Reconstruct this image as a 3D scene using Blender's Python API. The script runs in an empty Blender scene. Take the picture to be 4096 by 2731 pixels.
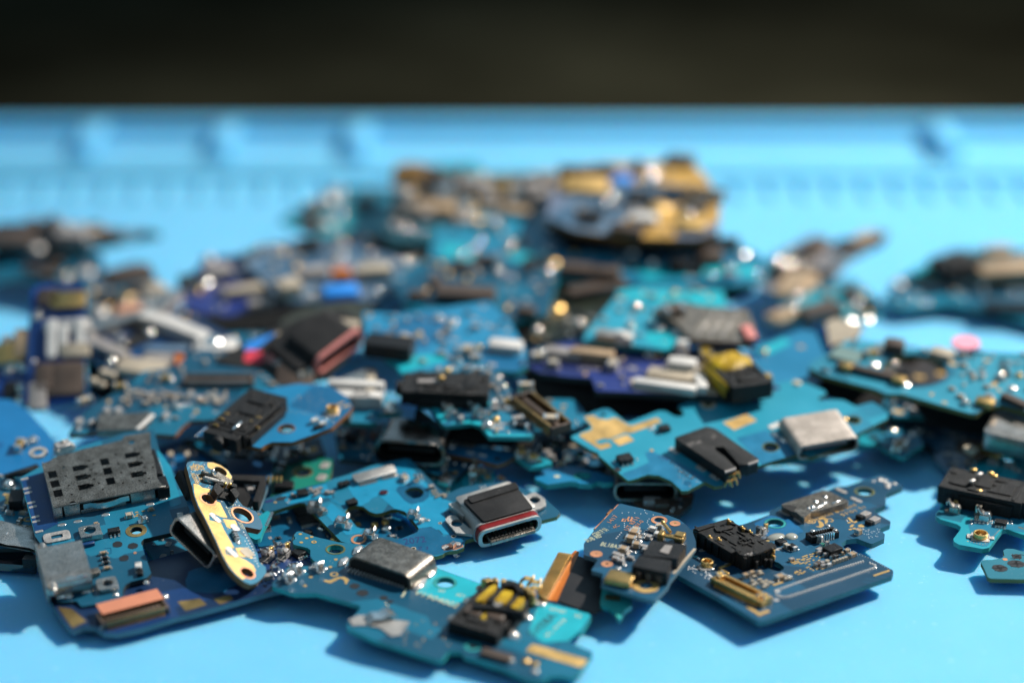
import bpy, bmesh, math, random
from mathutils import Vector, Matrix
from mathutils.geometry import tessellate_polygon, delaunay_2d_cdt
C = bpy.context.scene.collection
SC = bpy.context.scene
S = 0.1                       # one Blender unit is one centimetre; everything below is written in millimetres
SC.unit_settings.scale_length = 0.01
# ------------------------------------------------------------------ camera
PITCH = math.radians(22.8); CH = 133.0; CD = CH / math.tan(PITCH); FPX = 9184.0
cam_d = bpy.data.cameras.new('camera'); cam = bpy.data.objects.new('camera', cam_d); C.objects.link(cam)
cam.location = (0, -CD * S, CH * S); cam.rotation_euler = (math.pi / 2 - PITCH, 0, 0)
cam_d.sensor_width = 223.0; cam_d.lens = 223.0 * FPX / 4096.0
cam_d.clip_start = 0.5; cam_d.clip_end = 2000.0
cam_d.dof.use_dof = True; cam_d.dof.focus_distance = 27.8; cam_d.dof.aperture_fstop = 0.47
SC.camera = cam
# ------------------------------------------------------------------ light
wd = bpy.data.worlds.new('World'); SC.world = wd; wd.use_nodes = True
wn = wd.node_tree.nodes; wl = wd.node_tree.links
bg = wn['Background']; bg.inputs['Strength'].default_value = 0.86
tc = wn.new('ShaderNodeTexCoord'); sep = wn.new('ShaderNodeSeparateXYZ'); rp = wn.new('ShaderNodeValToRGB')
wl.new(tc.outputs['Generated'], sep.inputs[0]); wl.new(sep.outputs['Z'], rp.inputs[0]); wn_ = wn.new('ShaderNodeTexNoise'); wn_.inputs['Scale'].default_value = 1.7; wn_.inputs['Detail'].default_value = 1.5; wl.new(tc.outputs['Generated'], wn_.inputs['Vector'])
wr = wn.new('ShaderNodeValToRGB'); wr.color_ramp.elements[0].position = 0.40; wr.color_ramp.elements[0].color = (.25, .25, .25, 1); wr.color_ramp.elements[1].position = 0.66; wr.color_ramp.elements[1].color = (2.6, 2.6, 2.6, 1); wl.new(wn_.outputs['Fac'], wr.inputs[0])
wm = wn.new('ShaderNodeMix'); wm.data_type = 'RGBA'; wm.blend_type = 'MULTIPLY'; wm.inputs['Factor'].default_value = 1.0; wl.new(rp.outputs[0], wm.inputs['A']); wl.new(wr.outputs[0], wm.inputs['B']); wl.new(wm.outputs['Result'], bg.inputs[0])
rp.color_ramp.elements[0].position = 0.0; rp.color_ramp.elements[0].color = (0.05, 0.045, 0.04, 1)
rp.color_ramp.elements[1].position = 1.0; rp.color_ramp.elements[1].color = (0.25, 0.43, 0.58, 1)
ld = bpy.data.lights.new('desk_lamp_bulb', 'SPOT'); lo = bpy.data.objects.new('desk_lamp_bulb', ld); C.objects.link(lo)
lo.location = (78.0, 34.0, 84.0)
ld.spot_size = math.radians(31); ld.spot_blend = 1.0; ld.shadow_soft_size = 1.9; ld.energy = 1210000; ld.color = (1.0, 0.95, 0.88)
lo.rotation_euler = (Vector((9.0, -4.5, 0)) - Vector(lo.location)).to_track_quat('-Z', 'Y').to_euler()
SC.view_settings.view_transform = 'Standard'; SC.view_settings.look = 'None'; SC.view_settings.exposure = 0.0; SC.view_settings.gamma = 1.0
try: SC.view_settings.use_curve_mapping = False
except Exception: pass
SC.cycles.max_bounces = 8; SC.cycles.caustics_reflective = False; SC.cycles.caustics_refractive = False
SC.cycles.sample_clamp_indirect = 8.0
try: SC.cycles.use_denoising = True
except Exception: pass
# ------------------------------------------------------------------ pixel -> millimetres
FW = Vector((0, math.cos(PITCH), -math.sin(PITCH))); UPV = Vector((0, math.sin(PITCH), math.cos(PITCH))); CP = Vector((0, -CD, CH))
VIEWS = dict(A=(0, 1680, 3), B=(0, 2080, 3), C=(650, 1780, 3), D=(1000, 2080, 3), E=(1350, 1780, 2.6133), F=(1700, 2208, 3),
             G=(2250, 1960, 3), H=(2850, 1860, 3), I=(2680, 2060, 2.6133), J=(2100, 1480, 2.6133), K=(2700, 1450, 2.6133),
             L=(3396, 1800, 2.6133), M=(3196, 1250, 2.6133), N=(300, 1250, 2.0452), O=(1400, 1280, 2.34), W=(0, 0, 0.57422),
             R=(2050, 1100, 1.47), P=(1050, 550, 1.1473), Q=(2900, 850, 1.7425), U=(0, 800, 1.7418))
def px(view, x, y):
    a = VIEWS[view]; return a[0] + x / a[2], a[1] + y / a[2]
def ray(X, Y):
    return FW + Vector((1, 0, 0)) * ((X - 2048) / FPX) - UPV * ((Y - 1365.5) / FPX)
def on_plane(X, Y, p, n):
    d = ray(X, Y); return CP + d * ((p - CP).dot(n) / d.dot(n))
# ------------------------------------------------------------------ materials
MATS = {}
def _new(name):
    m = bpy.data.materials.new(name); m.use_nodes = True
    return m, m.node_tree.nodes, m.node_tree.links, m.node_tree.nodes['Principled BSDF']
def solid(name, col, rough=0.5, metal=0.0, var=0.12, scale=4.0, bump=0.0, bscale=40.0, spec=0.5, coat=0.0, dust=0.0):
    if name in MATS: return MATS[name]
    m, n, l, b = _new(name)
    b.inputs['Metallic'].default_value = metal; b.inputs['Roughness'].default_value = rough
    b.inputs['Specular IOR Level'].default_value = spec; b.inputs['Coat Weight'].default_value = coat
    t = n.new('ShaderNodeTexCoord'); no = n.new('ShaderNodeTexNoise'); no.inputs['Scale'].default_value = scale; no.inputs['Detail'].default_value = 5
    l.new(t.outputs['Object'], no.inputs['Vector'])
    r = n.new('ShaderNodeValToRGB'); l.new(no.outputs['Fac'], r.inputs[0])
    c = Vector(col[:3])
    r.color_ramp.elements[0].position = 0.3; r.color_ramp.elements[0].color = (*(c * (1 - var)), 1)
    r.color_ramp.elements[1].position = 0.7; r.color_ramp.elements[1].color = (*(c * (1 + var)), 1)
    out = r.outputs[0]
    if dust:
        d = n.new('ShaderNodeTexNoise'); d.inputs['Scale'].default_value = 55; d.inputs['Detail'].default_value = 3; l.new(t.outputs['Object'], d.inputs['Vector'])
        dr = n.new('ShaderNodeValToRGB'); l.new(d.outputs['Fac'], dr.inputs[0]); dr.color_ramp.elements[0].position = 0.66; dr.color_ramp.elements[1].position = 0.74
        mul = n.new('ShaderNodeMath'); mul.operation = 'MULTIPLY'; mul.inputs[1].default_value = dust; l.new(dr.outputs[0], mul.inputs[0])
        mx = n.new('ShaderNodeMix'); mx.data_type = 'RGBA'; l.new(mul.outputs[0], mx.inputs['Factor']); l.new(out, mx.inputs['A']); mx.inputs['B'].default_value = (0.45, 0.45, 0.43, 1)
        out = mx.outputs['Result']
    l.new(out, b.inputs['Base Color'])
    rr = n.new('ShaderNodeMapRange'); l.new(no.outputs['Fac'], rr.inputs[0]); rr.inputs[3].default_value = max(0.03, rough - 0.1); rr.inputs[4].default_value = min(1, rough + 0.12)
    l.new(rr.outputs[0], b.inputs['Roughness'])
    if bump:
        bn = n.new('ShaderNodeTexNoise'); bn.inputs['Scale'].default_value = bscale; bn.inputs['Detail'].default_value = 4; l.new(t.outputs['Object'], bn.inputs['Vector'])
        bp = n.new('ShaderNodeBump'); bp.inputs['Strength'].default_value = bump; bp.inputs['Distance'].default_value = 0.02; l.new(bn.outputs['Fac'], bp.inputs['Height']); l.new(bp.outputs[0], b.inputs['Normal'])
    MATS[name] = m; return m
def grit(name, lo, hi, rough=0.4, metal=0.0, bump=0.5, stain=4.0):
    """worn surface: broad stains, fine grit, scattered glints of bare or dusty specks"""
    if name in MATS: return MATS[name]
    m, n, l, b = _new(name); b.inputs['Metallic'].default_value = metal; b.inputs['Specular IOR Level'].default_value = .5 if metal else .32
    t = n.new('ShaderNodeTexCoord')
    def noise(sc, det=4):
        k = n.new('ShaderNodeTexNoise'); k.inputs['Scale'].default_value = sc; k.inputs['Detail'].default_value = det; k.inputs['Roughness'].default_value = 0.65; l.new(t.outputs['Object'], k.inputs['Vector']); return k
    a, f, g = noise(stain, 6), noise(85, 3), noise(42, 2)
    s = n.new('ShaderNodeMath'); s.operation = 'MULTIPLY_ADD'; s.inputs[1].default_value = 0.9; l.new(f.outputs['Fac'], s.inputs[0]); l.new(a.outputs['Fac'], s.inputs[2])
    r = n.new('ShaderNodeValToRGB'); l.new(s.outputs[0], r.inputs[0]); r.color_ramp.elements[0].position = 0.72; r.color_ramp.elements[0].color = (*lo, 1); r.color_ramp.elements[1].position = 1.16 if metal else 1.2; r.color_ramp.elements[1].color = (*hi, 1)
    r.color_ramp.elements[1].position = 1.0
    mp = n.new('ShaderNodeMath'); mp.operation = 'MULTIPLY'; mp.inputs[1].default_value = 0.86; l.new(s.outputs[0], mp.inputs[0]); l.new(mp.outputs[0], r.inputs[0])
    gr = n.new('ShaderNodeValToRGB'); gr.color_ramp.elements[0].position = 0.68; gr.color_ramp.elements[1].position = 0.74; l.new(g.outputs['Fac'], gr.inputs[0])
    gm = n.new('ShaderNodeMath'); gm.operation = 'MULTIPLY'; gm.inputs[1].default_value = 0.30 if metal == 0 else 0.15; l.new(gr.outputs[0], gm.inputs[0])
    mx = n.new('ShaderNodeMix'); mx.data_type = 'RGBA'; l.new(gm.outputs[0], mx.inputs['Factor']); l.new(r.outputs[0], mx.inputs['A']); mx.inputs['B'].default_value = (0.42, 0.40, 0.38, 1); l.new(mx.outputs['Result'], b.inputs['Base Color'])
    rr = n.new('ShaderNodeMapRange'); l.new(f.outputs['Fac'], rr.inputs[0]); rr.inputs[1].default_value = 0.3; rr.inputs[2].default_value = 0.7; rr.inputs[3].default_value = max(.08, rough - .2); rr.inputs[4].default_value = min(1, rough + .25); l.new(rr.outputs[0], b.inputs['Roughness'])
    bp = n.new('ShaderNodeBump'); bp.inputs['Strength'].default_value = bump; bp.inputs['Distance'].default_value = 0.012; l.new(f.outputs['Fac'], bp.inputs['Height']); l.new(bp.outputs[0], b.inputs['Normal'])
    MATS[name] = m; return m
def mask(name, light, dark, bias=0.45, rough=0.32, cell=1.1, trans=0.0):
    """solder mask: angular copper pours under the lacquer, fine traces, via specks, dust"""
    if name in MATS: return MATS[name]
    m, n, l, b = _new(name)
    t = n.new('ShaderNodeTexCoord'); mp = n.new('ShaderNodeMapping'); l.new(t.outputs['Object'], mp.inputs[0]); mp.inputs['Scale'].default_value = (1, 1, 0.0)
    def vor(sc, feat='F1', dist='CHEBYCHEV'):
        v = n.new('ShaderNodeTexVoronoi'); v.feature = feat; v.distance = dist; v.inputs['Scale'].default_value = sc; l.new(mp.outputs[0], v.inputs['Vector']); return v
    v1 = vor(cell); v2 = vor(cell * 4.2)
    s1 = n.new('ShaderNodeSeparateColor'); l.new(v1.outputs['Color'], s1.inputs[0])
    s2 = n.new('ShaderNodeSeparateColor'); l.new(v2.outputs['Color'], s2.inputs[0])
    a = n.new('ShaderNodeMath'); a.operation = 'GREATER_THAN'; a.inputs[1].default_value = bias; l.new(s1.outputs[0], a.inputs[0])
    c2 = n.new('ShaderNodeMath'); c2.operation = 'GREATER_THAN'; c2.inputs[1].default_value = 0.8; l.new(s2.outputs[1], c2.inputs[0])
    # traces : thin bands of a wave, only where the pour is absent
    w = n.new('ShaderNodeTexWave'); w.wave_type = 'BANDS'; w.bands_direction = 'DIAGONAL'; w.inputs['Scale'].default_value = 5.5; w.inputs['Distortion'].default_value = 0.0; l.new(v1.outputs['Position'], w.inputs['Vector'])
    l.new(mp.outputs[0], w.inputs['Vector'])
    wt = n.new('ShaderNodeMath'); wt.operation = 'GREATER_THAN'; wt.inputs[1].default_value = 0.8; l.new(w.outputs['Fac'], wt.inputs[0])
    inv = n.new('ShaderNodeMath'); inv.operation = 'SUBTRACT'; inv.inputs[0].default_value = 1.0; l.new(a.outputs[0], inv.inputs[1])
    s3 = n.new('ShaderNodeMath'); s3.operation = 'GREATER_THAN'; s3.inputs[1].default_value = 0.62; l.new(s1.outputs[2], s3.inputs[0])
    m1 = n.new('ShaderNodeMath'); m1.operation = 'MULTIPLY'; l.new(wt.outputs[0], m1.inputs[0]); l.new(inv.outputs[0], m1.inputs[1])
    m2 = n.new('ShaderNodeMath'); m2.operation = 'MULTIPLY'; l.new(m1.outputs[0], m2.inputs[0]); l.new(s3.outputs[0], m2.inputs[1])
    m3 = n.new('ShaderNodeMath'); m3.operation = 'MULTIPLY'; m3.inputs[1].default_value = 0.9; l.new(m2.outputs[0], m3.inputs[0])
    a2 = n.new('ShaderNodeMath'); a2.operation = 'ADD'; a2.use_clamp = True; l.new(a.outputs[0], a2.inputs[0]); l.new(m3.outputs[0], a2.inputs[1])
    mx = n.new('ShaderNodeMix'); mx.data_type = 'RGBA'; mx.inputs['A'].default_value = (*dark, 1); mx.inputs['B'].default_value = (*light, 1); l.new(a2.outputs[0], mx.inputs['Factor'])
    no = n.new('ShaderNodeTexNoise'); no.inputs['Scale'].default_value = 1.3; no.inputs['Detail'].default_value = 6; l.new(t.outputs['Object'], no.inputs['Vector'])
    hs = n.new('ShaderNodeHueSaturation'); l.new(mx.outputs['Result'], hs.inputs['Color'])
    mr = n.new('ShaderNodeMapRange'); l.new(no.outputs['Fac'], mr.inputs[0]); mr.inputs[3].default_value = 0.72; mr.inputs[4].default_value = 1.28; l.new(mr.outputs[0], hs.inputs['Value'])
    # dust specks
    d = n.new('ShaderNodeTexNoise'); d.inputs['Scale'].default_value = 42; d.inputs['Detail'].default_value = 2; l.new(t.outputs['Object'], d.inputs['Vector'])
    dr = n.new('ShaderNodeValToRGB'); dr.color_ramp.elements[0].position = 0.715; dr.color_ramp.elements[1].position = 0.75; l.new(d.outputs['Fac'], dr.inputs[0])
    dm = n.new('ShaderNodeMath'); dm.operation = 'MULTIPLY'; dm.inputs[1].default_value = 0.55; l.new(dr.outputs[0], dm.inputs[0])
    m4 = n.new('ShaderNodeMix'); m4.data_type = 'RGBA'; l.new(dm.outputs[0], m4.inputs['Factor']); l.new(hs.outputs[0], m4.inputs['A']); m4.inputs['B'].default_value = (0.5, 0.52, 0.52, 1)
    l.new(m4.outputs['Result'], b.inputs['Base Color'])
    rr = n.new('ShaderNodeMapRange'); l.new(no.outputs['Fac'], rr.inputs[0]); rr.inputs[3].default_value = rough - 0.06; rr.inputs[4].default_value = rough + 0.22; l.new(rr.outputs[0], b.inputs['Roughness'])
    bp = n.new('ShaderNodeBump'); bp.inputs['Strength'].default_value = 0.25; bp.inputs['Distance'].default_value = 0.006; l.new(a2.outputs[0], bp.inputs['Height']); l.new(bp.outputs[0], b.inputs['Normal'])
    if trans: b.inputs['Transmission Weight'].default_value = 0.0; b.inputs['Subsurface Weight'].default_value = trans; b.inputs['Subsurface Radius'].default_value = (0.05, 0.12, 0.12)
    MATS[name] = m; return m
BLUE = mask('blue_solder_mask', (0.010, 0.162, 0.262), (0.006, 0.082, 0.145))
SKY = mask('bright_blue_solder_mask', (0.018, 0.262, 0.370), (0.012, 0.185, 0.285), 0.2)
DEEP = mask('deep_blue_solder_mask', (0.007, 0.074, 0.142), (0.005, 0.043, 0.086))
NAVY = mask('navy_solder_mask', (0.006, 0.036, 0.130), (0.004, 0.022, 0.070))
INDIGO = mask('indigo_solder_mask', (0.015, 0.030, 0.165), (0.010, 0.018, 0.090))
ROYAL = mask('royal_blue_solder_mask', (0.008, 0.075, 0.330), (0.006, 0.040, 0.170))
TEAL = mask('teal_solder_mask', (0.004, 0.260, 0.330), (0.003, 0.120, 0.180))
PTEAL = mask('petrol_solder_mask', (0.003, 0.120, 0.200), (0.002, 0.062, 0.115))
GREEN = mask('green_solder_mask', (0.004, 0.170, 0.120), (0.003, 0.080, 0.060))
GREY = mask('faded_grey_blue_mask', (0.12, 0.19, 0.27), (0.05, 0.11, 0.18))
TANB = mask('bare_gold_plane', (0.48, 0.29, 0.09), (0.22, 0.17, 0.12), 0.35)
CYAN = solid('bare_laminate_lit_cyan', (0.010, 0.360, 0.430), 0.35, var=0.1, dust=0.3)  # light passing through copper-free laminate is put into this bright cyan
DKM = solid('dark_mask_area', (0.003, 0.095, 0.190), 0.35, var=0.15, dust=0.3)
NVM = solid('navy_mask_area', (0.003, 0.040, 0.140), 0.35, var=0.15, dust=0.3)
E_TEAL = solid('teal_board_edge', (0.018, 0.26, 0.25), 0.5, var=0.3)
E_OLIVE = solid('olive_board_edge', (0.10, 0.11, 0.03), 0.6, var=0.3)
E_BROWN = solid('brown_board_edge', (0.20, 0.085, 0.025), 0.6, var=0.35)
E_SLATE = solid('slate_teal_board_edge', (0.022, 0.115, 0.135), 0.55, var=0.3)
E_GREY = solid('grey_blue_board_edge', (0.09, 0.17, 0.21), 0.6, var=0.25)
E_DARK = solid('dark_board_edge', (0.012, 0.022, 0.025), 0.6, var=0.3)
STEEL = grit('stained_steel', (0.42, 0.39, 0.35), (0.62, 0.58, 0.54), 0.3, 0.95, 0.12, 5)
DSTEEL = grit('tarnished_steel', (0.15, 0.132, 0.11), (0.38, 0.345, 0.30), 0.33, 0.9, 0.3, 7)
BRIGHT = solid('bright_nickel', (0.80, 0.78, 0.75), 0.22, 1.0, 0.15, 6.0, 0.1, 60)
MATTE = solid('matte_nickel', (0.50, 0.475, 0.445), 0.46, 0.95, 0.14, 5.0, 0.35, 160)
SOLD = solid('solder', (0.82, 0.77, 0.72), 0.17, 0.85, 0.12, 9.0, 0.25, 30)
GLINT = solid('glint_solder', (0.92, 0.85, 0.77), 0.13, 1.0, 0.05, 9.0)
BEAD = solid('solder_bead', (0.78, 0.74, 0.70), 0.35, 0.3, 0.1, 9.0)
TIN = solid('tinned_pad', (0.52, 0.48, 0.445), 0.42, 0.6, 0.25, 9.0, 0.5, 45)
GOLD = solid('gold_plating', (0.86, 0.55, 0.20), 0.38, 1.0, 0.14, 5.0, 0.2, 60)
DGOLD = solid('worn_gold', (0.55, 0.36, 0.14), 0.42, 1.0, 0.3, 4.0, 0.3, 50)
GPAD = solid('matte_gold_pad', (0.60, 0.385, 0.135), 0.5, 0.5, 0.28, 5.0, 0.3, 50, dust=.15)
CPAD = solid('bare_copper', (0.66, 0.30, 0.16), 0.5, 0.6, 0.2, 5.0)
BLACK = grit('black_plastic', (0.004, 0.0038, 0.0038), (0.016, 0.015, 0.0145), 0.38, 0.0, 0.9)
CHIP = grit('chip_black', (0.006, 0.006, 0.0065), (0.019, 0.018, 0.018), 0.36, 0.0, 0.5)
RUB = grit('dusty_black_rubber', (0.007, 0.0066, 0.007), (0.022, 0.0205, 0.0205), 0.6, 0.0, 0.5)
BROWN = solid('brown_plastic', (0.075, 0.050, 0.036), 0.5, var=0.25)
TAN = solid('tan_ceramic', (0.36, 0.25, 0.15), 0.45, var=0.2)
LTAN = solid('cream_ceramic', (0.42, 0.35, 0.26), 0.5, var=0.2)
GRYC = solid('grey_ceramic', (0.30, 0.27, 0.25), 0.45, var=0.2)
WHITE = solid('white_plastic', (0.60, 0.57, 0.53), 0.45, var=0.12)
YEL = grit('yellow_film', (0.34, 0.20, 0.006), (0.66, 0.45, 0.02), 0.28, 0.0, 0.5, 5)
RED = solid('red_rubber_ring', (0.19, 0.012, 0.012), 0.28, var=0.15)
PINK = solid('pink_red_plastic', (0.62, 0.22, 0.19), 0.4, var=0.12)
HOTP = solid('pink_sticker', (0.90, 0.33, 0.42), 0.6, var=0.05)
SIGR = solid('red_sticker', (0.72, 0.05, 0.08), 0.5, var=0.05)
ORNG = solid('orange_polyimide', (0.50, 0.135, 0.015), 0.3, var=0.15)
SALM = solid('salmon_flex', (0.60, 0.22, 0.12), 0.42, var=0.1)
SKYF = solid('sky_blue_foam', (0.02, 0.25, 0.75), 0.6, var=0.08)
INK = solid('black_ink', (0.008, 0.010, 0.014), 0.6)
BINK = solid('blue_ink', (0.01, 0.02, 0.12), 0.6)
CREAM = solid('cream_legend', (0.50, 0.50, 0.34), 0.6)
BLADE = solid('dark_cavity', (0.004, 0.004, 0.004), 0.7)  # near-black; paints the shade of slots and socket insides, also black parts
SEAL = solid('dark_red_drop', (0.05, 0.008, 0.014), 0.2)
# ------------------------------------------------------------------ mesh builder (millimetres)
class MB:
    def __init__(s): s.v = []; s.f = []; s.m = []
    def add(s, vs, fs, m=0):
        o = len(s.v); s.v += [tuple(v) for v in vs]
        for i, f in enumerate(fs): s.f.append([o + k for k in f]); s.m.append(m if isinstance(m, int) else m[i])
    def box(s, c, d, m=0, rz=0.0, taper=1.0, ry=0.0):
        x, y, z = (k / 2 for k in d); vs = []
        R = Matrix.Rotation(rz, 3, 'Z') @ Matrix.Rotation(ry, 3, 'Y')
        for sz in (-1, 1):
            k = taper if sz > 0 else 1.0
            for sx, sy in ((-1, -1), (1, -1), (1, 1), (-1, 1)):
                vs.append(R @ Vector((sx * x * k, sy * y * k, sz * z)) + Vector(c))
        s.add(vs, [(0, 3, 2, 1), (4, 5, 6, 7), (0, 1, 5, 4), (1, 2, 6, 5), (2, 3, 7, 6), (3, 0, 4, 7)], m)
    def prism(s, outer, z0, z1, m=0, ms=None, mb=None, holes=(), mat=None):
        loops = [list(outer)] + [list(h) for h in holes]
        flat = [p for lp in loops for p in lp]; N = len(flat)
        tri = tessellate_polygon([[Vector((p[0], p[1], 0)) for p in lp] for lp in loops])
        want = abs(_ar(loops[0])) - sum(abs(_ar(q)) for q in loops[1:])
        got = sum(abs(_ar([flat[i] for i in t])) for t in tri)
        if abs(got - want) > .004 * want:
            ed = []; o = 0
            for lp in loops: ed += [(o + i, o + (i + 1) % len(lp)) for i in range(len(lp))]; o += len(lp)
            ov, _, of, orig, _, _ = delaunay_2d_cdt([Vector(p[:2]) for p in flat], ed, [], 1, 1e-7)
            back = {i: (q[0] if q else None) for i, q in enumerate(orig)}; tri = []
            for f in of:
                c = sum((ov[i] for i in f), Vector((0, 0))) / len(f)
                if inside(c, loops[0]) and not any(inside(c, q) for q in loops[1:]) and all(back[i] is not None for i in f): tri.append(tuple(back[i] for i in f))
        T = mat or (lambda p: p)
        vs = [T(Vector((p[0], p[1], z1))) for p in flat] + [T(Vector((p[0], p[1], z0))) for p in flat]
        fs = []; mm = []
        for t in tri:
            a, b_, c = (flat[i] for i in t)
            ar = (b_[0] - a[0]) * (c[1] - a[1]) - (b_[1] - a[1]) * (c[0] - a[0])
            t = tuple(t) if ar > 0 else tuple(reversed(t))
            fs.append(t); mm.append(m); fs.append(tuple(N + i for i in reversed(t))); mm.append(m if mb is None else mb)
        o = 0
        for k, lp in enumerate(loops):
            n = len(lp); ar = sum(lp[i][0] * lp[(i + 1) % n][1] - lp[(i + 1) % n][0] * lp[i][1] for i in range(n))
            for i in range(n):
                a, b_ = o + i, o + (i + 1) % n
                q = (a, N + a, N + b_, b_) if (ar > 0) == (k == 0) else (b_, N + b_, N + a, a)
                if k == 0: q = (a, N + a, N + b_, b_) if ar > 0 else (b_, N + b_, N + a, a)
                fs.append(q); mm.append(m if ms is None else ms)
            o += n
        s.add(vs, fs, mm)
    def cyl(s, c, r, h, n=16, m=0, axis='z', r2=None, a0=0, a1=2 * math.pi):
        r2 = r if r2 is None else r2; vs = []; full = abs(a1 - a0 - 2 * math.pi) < 1e-6
        for k, (rr, z) in enumerate(((r, -h / 2), (r2, h / 2))):
            for i in range(n):
                a = a0 + (a1 - a0) * i / (n if full else n - 1); p = (rr * math.cos(a), rr * math.sin(a), z)
                if axis == 'x': p = (p[2], p[0], p[1])
                if axis == 'y': p = (p[0], p[2], p[1])
                vs.append(Vector(p) + Vector(c))
        fs = [(i, (i + 1) % n, n + (i + 1) % n, n + i) for i in range(n)] + [tuple(range(n - 1, -1, -1)), tuple(range(n, 2 * n))]
        s.add(vs, fs, m)
    def ring(s, c, ro, ri, h, n=24, m=0, sq=1.0):
        vs = []
        for r, z in ((ro, 0), (ro, h), (ri, h), (ri, 0)):
            for i in range(n):
                a = 2 * math.pi * i / n; vs.append((c[0] + r * math.cos(a), c[1] + r * sq * math.sin(a), c[2] + z))
        fs = []
        for k in range(4):
            for i in range(n):
                j = (i + 1) % n; k2 = (k + 1) % 4
                fs.append((k * n + i, k * n + j, k2 * n + j, k2 * n + i))
        s.add(vs, fs, m)
    def ball(s, c, r, sc=(1, 1, 1), m=0, nu=10, nv=6):
        vs = [(c[0], c[1], c[2] - r * sc[2])]; fs = []
        for j in range(1, nv):
            t = -math.pi / 2 + math.pi * j / nv
            for i in range(nu):
                a = 2 * math.pi * i / nu; vs.append((c[0] + r * sc[0] * math.cos(t) * math.cos(a), c[1] + r * sc[1] * math.cos(t) * math.sin(a), c[2] + r * sc[2] * math.sin(t)))
        vs.append((c[0], c[1], c[2] + r * sc[2]))
        for i in range(nu):
            fs.append((0, 1 + (i + 1) % nu, 1 + i))
            for j in range(nv - 2):
                a = 1 + j * nu; fs.append((a + i, a + (i + 1) % nu, a + nu + (i + 1) % nu, a + nu + i))
            a = 1 + (nv - 2) * nu; fs.append((a + i, a + (i + 1) % nu, len(vs) - 1))
        s.add(vs, fs, m)
    def strip(s, prof, y0, y1, t, m=0):
        """bent sheet metal: profile points (x, z), width y0..y1, thickness t"""
        n = len(prof); nor = []
        for i in range(n):
            a = prof[max(0, i - 1)]; b_ = prof[min(n - 1, i + 1)]; d = Vector((b_[0] - a[0], b_[1] - a[1])).normalized(); nor.append((-d[1], d[0]))
        vs = []
        for y in (y0, y1):
            for k in (-0.5, 0.5):
                for i in range(n): vs.append((prof[i][0] + nor[i][0] * t * k, y, prof[i][1] + nor[i][1] * t * k))
        fs = []
        for i in range(n - 1):
            a, b_, c, d = i, n + i, 2 * n + i, 3 * n + i
            fs += [(a, a + 1, b_ + 1, b_), (c, d, d + 1, c + 1), (a, c, c + 1, a + 1), (b_, b_ + 1, d + 1, d)]
        fs += [(0, n, 3 * n, 2 * n), (n - 1, 3 * n - 1, 4 * n - 1, 2 * n - 1)]
        s.add(vs, fs, m)
    def mesh(s, name, mats, bevel=0.0, seg=1, sharp=38):
        me = bpy.data.meshes.new(name)
        me.from_pydata([(v[0] * S, v[1] * S, v[2] * S) for v in s.v], [], s.f)
        for m in mats: me.materials.append(m)
        for p, k in zip(me.polygons, s.m): p.material_index = k
        bm = bmesh.new(); bm.from_mesh(me)
        bmesh.ops.recalc_face_normals(bm, faces=bm.faces)
        if bevel:
            es = [e for e in bm.edges if len(e.link_faces) == 2 and e.calc_face_angle(0) > 0.6]
            bmesh.ops.bevel(bm, geom=es, offset=bevel * S, offset_type='OFFSET', segments=seg, profile=0.5, affect='EDGES', clamp_overlap=True)
        bm.to_mesh(me); bm.free()
        me.shade_smooth(); me.set_sharp_from_angle(angle=math.radians(sharp))
        return me
def fillet(pts, r, n=4):
    """round the corners of a closed polygon"""
    out = []; N = len(pts); P = [Vector((p[0], p[1])) for p in pts]
    for i in range(N):
        a, b, c = P[i - 1], P[i], P[(i + 1) % N]; d1, d2 = a - b, c - b; l1, l2 = d1.length, d2.length
        if l1 < 1e-6 or l2 < 1e-6: continue
        cosang = max(-1, min(1, d1.dot(d2) / l1 / l2)); ang = math.acos(cosang)
        if ang > 2.95 or r <= 0: out.append((b.x, b.y)); continue
        d = min(r / math.tan(ang / 2), l1 * 0.45, l2 * 0.45)
        p0, p2 = b + d1 / l1 * d, b + d2 / l2 * d
        for k in range(n + 1):
            t = k / n; q = p0 * (1 - t) ** 2 + b * 2 * t * (1 - t) + p2 * t * t; out.append((q.x, q.y))
    return out
def circ(u, v, r, n=24, sq=1.0, rot=0.0):
    return [(u + r * math.cos(a) * math.cos(rot) - r * sq * math.sin(a) * math.sin(rot), v + r * math.cos(a) * math.sin(rot) + r * sq * math.sin(a) * math.cos(rot)) for a in (2 * math.pi * i / n for i in range(n))]
def rect(u, v, w, h, rot=0.0):
    c, s_ = math.cos(rot), math.sin(rot)
    return [(u + x * c - y * s_, v + x * s_ + y * c) for x, y in ((-w / 2, -h / 2), (w / 2, -h / 2), (w / 2, h / 2), (-w / 2, h / 2))]
def inside(p, poly):
    x, y = p; r = False; n = len(poly)
    for i in range(n):
        x1, y1 = poly[i]; x2, y2 = poly[i - 1]
        if (y1 > y) != (y2 > y) and x < (x2 - x1) * (y - y1) / (y2 - y1) + x1: r = not r
    return r
def edge_dist(p, poly):
    P = Vector(p); best = 1e9
    for i in range(len(poly)):
        a, b = Vector(poly[i - 1]), Vector(poly[i]); ab = b - a; L2 = ab.length_squared
        t = 0 if L2 == 0 else max(0, min(1, (P - a).dot(ab) / L2)); best = min(best, (P - a - ab * t).length)
    return best
def link(name, me, parent=None, M=None):
    o = bpy.data.objects.new(name, me); C.objects.link(o)
    if parent: o.parent = parent
    if M is not None: o.matrix_local = M
    return o
def loc(u, v, w=0, rz=0.0, rx=0.0, ry=0.0):
    return Matrix.Translation((u * S, v * S, w * S)) @ Matrix.Rotation(rz, 4, 'Z') @ Matrix.Rotation(ry, 4, 'Y') @ Matrix.Rotation(rx, 4, 'X')
CACHE = {}
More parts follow.
